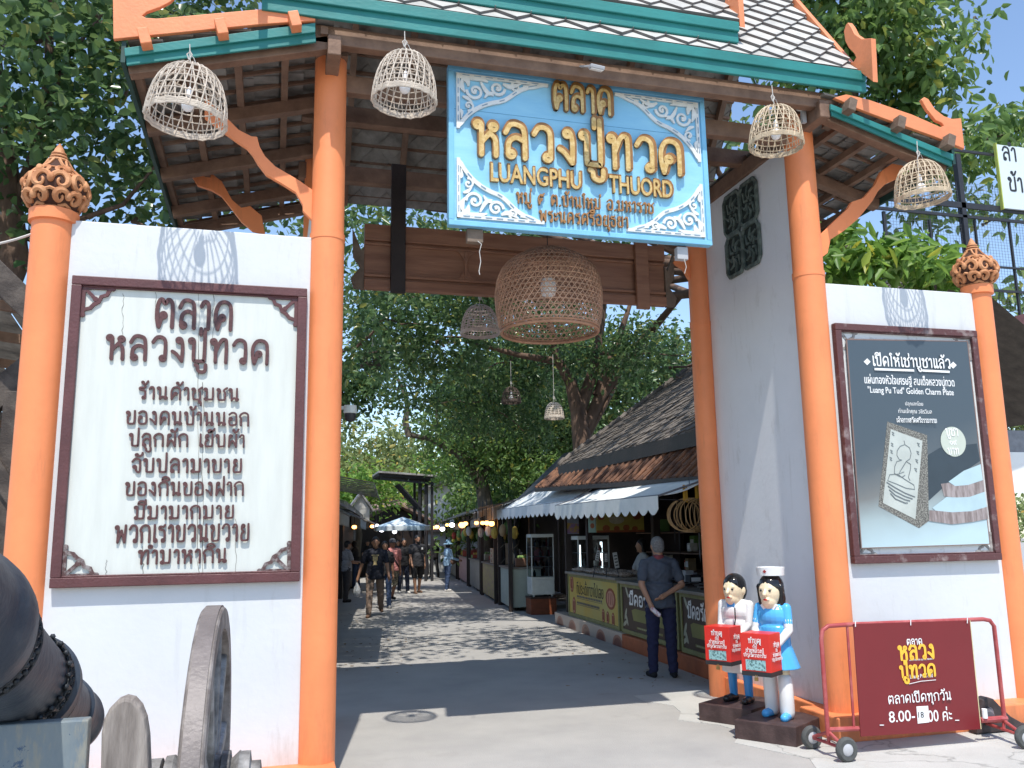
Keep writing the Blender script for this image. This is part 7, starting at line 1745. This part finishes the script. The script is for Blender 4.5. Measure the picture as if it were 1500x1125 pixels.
# ------------------------------------------------------------------ trees
def crown_mesh(name, blobs, n, size, mt, parent, clump_r=.35, per=26, up_bias=.55, droop=.35, aspect=.42, keep=None, shell=.45):
    B = np.array([[*b[0], *b[1]] for b in blobs], float); vol = B[:, 3] * B[:, 4] * B[:, 5]; w = np.array([b[2] if len(b) > 2 else 1.0 for b in blobs]) * vol ** .8; w = w / w.sum()
    nc = max(4, n // per); bi = rng.choice(len(B), nc, p=w)
    d = rng.normal(size=(nc, 3)); d /= np.linalg.norm(d, axis=1)[:, None]; r = rng.random(nc) ** shell
    C = B[bi, :3] + d * r[:, None] * B[bi, 3:]
    ci = rng.integers(0, nc, n); P = C[ci] + rng.normal(size=(n, 3)) * clump_r * np.array([1, 1, .7])
    if keep is not None: k = keep(P); P = P[k]; ci = ci[k]; n = len(P)
    cd = rng.normal(size=(nc, 3)) * .6
    N = rng.normal(size=(n, 3)) * .75 + cd[ci] + np.array([0, 0, up_bias * 1.6]); N /= np.linalg.norm(N, axis=1)[:, None]
    D = rng.normal(size=(n, 3)); D -= N * (D * N).sum(1)[:, None]; D /= np.linalg.norm(D, axis=1)[:, None]; D[:, 2] -= droop; D /= np.linalg.norm(D, axis=1)[:, None]
    Sd = np.cross(N, D); Sd /= np.linalg.norm(Sd, axis=1)[:, None]; N2 = np.cross(D, Sd)
    L = size * rng.uniform(.65, 1.25, n)[:, None]; Wd = L * aspect * .5
    V = np.empty((n, 6, 3))
    V[:, 0] = P; V[:, 1] = P + D * L * .30 + Sd * Wd * .95 + N2 * L * .07; V[:, 2] = P + D * L * .68 + Sd * Wd * .72 + N2 * L * .05
    V[:, 3] = P + D * L - N2 * L * .10; V[:, 4] = P + D * L * .68 - Sd * Wd * .72 + N2 * L * .05; V[:, 5] = P + D * L * .30 - Sd * Wd * .95 + N2 * L * .07
    o = origin(parent) if parent is not None else Vector((0, 0, 0)); V -= np.array(o)
    me = bpy.data.meshes.new(name); me.vertices.add(n * 6); me.vertices.foreach_set('co', V.reshape(-1))
    idx = np.array([0, 1, 2, 3, 0, 3, 4, 5]); F = (np.arange(n)[:, None] * 6 + idx).reshape(-1)
    me.loops.add(n * 8); me.loops.foreach_set('vertex_index', F.astype(np.int32)); me.polygons.add(n * 2); me.polygons.foreach_set('loop_start', (np.arange(n * 2) * 4).astype(np.int32))
    me.materials.append(mt); me.update(calc_edges=True)
    ob = bpy.data.objects.new(name, me); COL.objects.link(ob); ob.parent = parent
    return ob
def wob(p, q, n=7, a=.12):
    p, q = Vector(p), Vector(q); L = (q - p).length
    return [p.lerp(q, i / n) + (Vector((random.gauss(0, a), random.gauss(0, a), random.gauss(0, a * .5))) * L * .35 * (0 if i in (0, n) else 1)) for i in range(n + 1)]
def tree(label, base, trunk, blobs, n, size, mt, bark=None, tr=.2, limbs=(), group=None, name='tree', cat='tree', twigs=0, **kw):
    o = empty(name, base, label, cat, group); bark = bark or BARK
    b = MB()
    if trunk: b.tube(trunk, [lerp(tr, tr * .55, i / (len(trunk) - 1)) for i in range(len(trunk))], 14)
    for L in limbs: b.tube(L[0], [lerp(L[1], L[1] * .35, i / (len(L[0]) - 1)) for i in range(len(L[0]))], 9)
    for k in range(twigs):
        bl = random.choice(blobs); c = Vector(bl[0]); e = c + Vector([random.uniform(-1, 1) * bl[1][j] * .9 for j in range(3)])
        P = wob(c, e, 5, .15); b.tube(P, [lerp(.03, .008, i / 5) for i in range(6)], 5)
    if b.v: b.build('trunk', bark, o)
    crown_mesh('crown', blobs, n, size, mt, o, **kw)
    return o
def PB(x, y, Y, rx, ry=None, rz=None, w=1.0): return (tuple(PY(x, y, Y)), (rx, ry or rx, rz or rx), w)
# big tree left of the gateway
bl = [PB(60, 60, 11, 1.7, 1.6, 1.3), PB(180, 150, 11.5, 1.2, 1.4, 1.3), PB(20, 220, 11, 1.2, 1.4, 1.1), PB(160, 20, 12, 1.7, 1.5, 1.2), PB(200, 320, 12, .9, 1.2, .8), PB(230, 240, 12, .75, 1.2, .8), PB(-80, 120, 11, 1.6, 1.5, 1.6), PB(40, 350, 11.5, .8, 1, .7), PB(130, -110, 12, 2.2, 2, 1.2), PB(300, -60, 12.5, 2.0, 1.6, .9), PB(250, 20, 13, 1.3, 1, .9)]
b0 = PZ(20, 1000); base = Vector((-4.2, 11.6, 0)); q = lambda x, y, Y=11.4: PY(x, y, Y)
tree('large broad leaved tree with reddish branches behind the left wall and left side roof', base, [base, base + Vector((.1, 0, 1.6)), q(20, 380), q(5, 240), q(-20, 60), q(-40, -100)], bl, 8600, .165, LEAF1, BARKR, .22,
     limbs=[([q(12, 320), q(50, 230), q(70, 120), q(75, 0), q(60, -120)], .085), ([q(62, 190), q(75, 150), q(95, 90), q(150, 20)], .05), ([q(45, 290), q(60, 215), q(65, 170)], .04), ([q(10, 350), q(90, 330), q(180, 300), q(230, 240)], .05), ([q(18, 270), q(-10, 150), q(-60, 60)], .09)], aspect=.74, clump_r=.27, twigs=14)
# right tree behind the right side roof
bl = [PB(1260, 60, 13, 1.3, 1.3, 1.0), PB(1330, 130, 13, .95, 1.2, .9), PB(1220, -60, 13, 1.6, 1.4, 1.0), PB(1320, 0, 13.2, .9, 1, .6), PB(1440, 205, 13.2, .75, 1, .40), PB(1360, 230, 13, .9, 1.2, .75), PB(1480, 190, 13.4, .5, .9, .32), PB(1360, 330, 13.6, .55, .9, .5, .7), PB(1440, 330, 13.6, .5, .8, .5, .6), PB(1390, 430, 13.6, .6, .8, .35, .5), PB(1465, 450, 13.6, .4, .8, .5, .5), PB(1400, 70, 13.6, .32, .5, .25), PB(1428, 25, 13.6, .16, .2, .16), PB(1180, 180, 14, .8, .8, 1.4)]
base = Vector((8.0, 14.2, 0)); q = lambda x, y, Y=13.4: PY(x, y, Y)
tree('tall tree with large glossy leaves behind the right side roof and billboard', base, [base, q(1245, 600, 14), q(1240, 350), q(1250, 160), q(1240, -40)], bl, 7600, .25, LEAF2, BARK, .17,
     limbs=[([q(1245, 300), q(1330, 220), q(1420, 190), q(1490, 180)], .05), ([q(1245, 200), q(1320, 100), q(1400, 60)], .045), ([q(1245, 420), q(1340, 380), q(1450, 400)], .04), ([q(1245, 480), q(1360, 440), q(1470, 460)], .03)], aspect=.50, clump_r=.28, twigs=10, up_bias=.4, droop=.7, per=16)
bl = [PB(1250, 385, 8.6, .34, .4, .22), PB(1320, 370, 8.4, .38, .4, .20), PB(1370, 392, 8.6, .30, .4, .16), PB(1225, 350, 9, .2, .3, .25)]
base = Vector((6.0, 8.9, 0))
tree('bright leafy shrub rising just behind the right white wall', base, [base, base + Vector((0, 0, 2.0)), PY(1290, 420, 8.7), PY(1310, 370, 8.6)], bl, 900, .24, LEAF3, BARK, .04, limbs=[([PY(1290, 430, 8.7), PY(1240, 380, 8.7)], .015), ([PY(1300, 400, 8.7), PY(1360, 385, 8.6)], .015)], name='shrub', cat='shrub', aspect=.36, clump_r=.14, droop=.4, per=14)
# the great street tree behind the first shop, its canopy shading the street
q = lambda x, y, Y=17.5: PY(x, y, Y)
base = q(858, 800); base.z = 0
bl = [PB(900, 520, 17, 1.6, 1.6, .55), PB(970, 540, 15.5, 1.0, 1.2, .40), PB(760, 520, 19, 1.7, 1.6, .8), PB(640, 500, 17, 1.6, 1.6, .7), PB(560, 470, 15.5, 1.1, 1.4, .7), PB(850, 430, 18, 1.2, 1.6, .5, .7), PB(700, 440, 16, 1.7, 1.6, .7), PB(720, 590, 21, 1.6, 1.5, .9), PB(620, 560, 21, 1.5, 1.4, .7, .8), PB(800, 600, 22, 1.3, 1.5, 1.1), PB(530, 500, 13.5, .5, .8, .5)]
def kp(P):      # keep the leaves off the shop roofs and out of the passage
    return ~((P[:, 1] < 10.6) | ((P[:, 2] < 3.4) & (P[:, 1] < 17)))
tree('great spreading tree whose trunk forks behind the mossy tiled shop roof', base, [base, q(862, 720), q(852, 640), q(846, 590)], bl, 20000, .135, LEAF1, BARKR, .30,
     limbs=[([q(846, 600), q(836, 560), q(815, 525), q(800, 440)], .17), ([q(852, 640), q(880, 580), q(915, 530), q(960, 478, 16.5), q(1000, 430, 15.5)], .16), ([q(850, 600), q(870, 540), q(880, 480), q(890, 400)], .15), ([q(875, 580), q(905, 500), q(925, 440)], .12), ([q(820, 530), q(760, 520), q(680, 500)], .09), ([q(805, 480), q(700, 430), q(600, 410)], .08), ([q(858, 640), q(882, 600), q(905, 560)], .10)], aspect=.5, clump_r=.20, keep=kp, twigs=30, per=44)
# overhanging canopy high above the passage end (casts the dappled shade)
bl2 = [((0.6, 9.5, 7.2), (1.5, 1.0, .4), 3), ((2.6, 9.4, 7.2), (1.5, 1.0, .4), 3), ((4.6, 9.3, 7.2), (1.5, 1.0, .4), 1.6), ((0.2, 11.0, 7.4), (2.2, 1.8, .8)), ((3.2, 11.5, 7.2), (2.2, 1.8, .8), .6), ((1.2, 14.2, 7.6), (2.6, 2.0, .9)), ((4.0, 14.6, 7.4), (2.2, 2.0, .9), .7), ((2.2, 17.5, 8.0), (2.8, 2.2, .9)), ((5.2, 17.4, 8.2), (2.4, 2.0, 1.0)), ((6.2, 13.4, 7.6), (2.2, 2.2, .9), .6), ((6.0, 10.5, 7.2), (1.8, 1.6, .7), .5), ((7.6, 15, 8), (2, 2.4, 1)), ((3.4, 21, 8.6), (3, 2.4, 1)), ((6.4, 21, 8.6), (2.6, 2.4, 1.2)), ((3.0, 25.5, 9), (3, 2.6, 1)), ((7, 26, 9), (3, 3, 1.4))]
base2 = Vector((8.6, 13.0, 0))
tree('tall tree behind the first shop arching high over the street', base2, [base2, base2 + Vector((-.1, .1, 3)), base2 + Vector((-.4, .3, 6.0)), base2 + Vector((-1.0, .6, 7.6))], bl2, 9000, .20, LEAF1, BARKR, .26,
     limbs=[(wob(base2 + Vector((-.4, .3, 6)), b[0], 6, .06), .09) for b in bl2], aspect=.5, clump_r=.36, per=36)
# second trunk with the dark bent branch, farther up the street
q = lambda x, y, Y=27: PY(x, y, Y)
base = q(712, 850); base.z = 0
bl = [PB(660, 640, 27, 1.5, 1.6, 1.3), PB(740, 660, 27, 1.7, 1.6, 1.3), PB(700, 570, 27, 1.7, 1.6, 1.0), PB(780, 700, 26, 1.2, 1.4, 1.0), PB(800, 620, 27, 1.4, 1.4, 1.6)]
tree('tree with a dark bent bough sweeping left over the far street', base, [base, q(712, 745), q(706, 710), q(692, 680)], bl, 11500, .165, LEAF2, BARK, .30,
     limbs=[([q(700, 700), q(680, 670), q(655, 655), q(630, 642), q(597, 637)], .19), ([q(600, 640), q(594, 620), q(597, 590), q(588, 566), q(578, 545)], .12), ([q(705, 700), q(730, 660), q(760, 600)], .14), ([q(700, 690), q(690, 620), q(700, 560)], .12), ([q(640, 645), q(640, 600), q(650, 560)], .06)], aspect=.5, clump_r=.26, twigs=20, per=44)
# smaller trees behind, filling the far end
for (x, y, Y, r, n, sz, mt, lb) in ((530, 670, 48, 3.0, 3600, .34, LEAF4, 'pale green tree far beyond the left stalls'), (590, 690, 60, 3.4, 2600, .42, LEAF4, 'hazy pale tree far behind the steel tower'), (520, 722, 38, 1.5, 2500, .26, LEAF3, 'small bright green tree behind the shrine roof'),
                                    (668, 690, 44, 2.2, 3600, .30, LEAF3, 'bright green tree right of the steel canopy'), (740, 740, 34, 2.4, 5000, .26, LEAF2, 'mid green tree behind the right row of stalls'), (820, 640, 30, 3.0, 8000, .24, LEAF1, 'dark tree behind the great forked trunk'), (900, 560, 26, 3.0, 8000, .24, LEAF1, 'dark leafy tree behind the mossy shop roof'),
                                    (735, 600, 40, 3.2, 7000, .28, LEAF2, 'broad green tree closing the view up the street'), (505, 560, 24, 1.1, 2500, .20, LEAF1, 'dark leafy branches of a tree beside the left column'), (780, 540, 36, 3.6, 8000, .28, LEAF1, 'dense dark tree above the far right stalls')):
    c = PY(x, y, Y); base = Vector((c.x - (3.5 if x == 505 else 0), c.y, 0))
    tree(lb, base, [base, base.lerp(c, .5) + Vector((.2, 0, 0)), c], [((c.x, c.y, c.z), (r, r, r * .75)), ((c.x - r * .6, c.y + .5, c.z - r * .3), (r * .6, r * .6, r * .5)), ((c.x + r * .6, c.y, c.z + r * .2), (r * .65, r * .6, r * .5))], n, sz, mt, BARK, .14 + r * .03, limbs=[([base.lerp(c, .6), c + Vector((-r * .6, 0, 0))], .07), ([base.lerp(c, .6), c + Vector((r * .6, 0, r * .3))], .07)], aspect=.5, clump_r=.45)
tree('small tree with feathery pale leaves right of the right end post', Vector((10.2, 13.5, 0)), [Vector((10.2, 13.5, 0)), Vector((10.2, 13.5, 2.4))], [PB(1478, 610, 13.5, .7, .8, .5), PB(1520, 640, 13.5, .8, .8, .6)], 1500, .16, LEAF4, BARK, .06, aspect=.3, clump_r=.2)
# far wood beyond the market, closing the horizon
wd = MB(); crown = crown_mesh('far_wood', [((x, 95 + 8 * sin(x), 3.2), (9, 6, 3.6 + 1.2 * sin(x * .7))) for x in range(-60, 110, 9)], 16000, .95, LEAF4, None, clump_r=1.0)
tag(crown, kind='stuff')

# fallen leaves on the street
lv = crown_mesh('fallen_leaves', [((4.2, 12, .02), (1.2, 5, .004)), ((2.0, 18, .02), (2.5, 8, .004)), ((4.6, 7.2, .02), (.9, 1.2, .004)), ((5.6, 6.0, .02), (1.4, .4, .004))], 240, .06, mat('dry_leaf', (.20, .12, .05), .8, .3, 9, island=.4), None, clump_r=.35, per=6, up_bias=4.0, droop=0.0)
for v in lv.data.vertices: v.co.z = .008 + abs(v.co.z) % .012
tag(lv, kind='stuff')
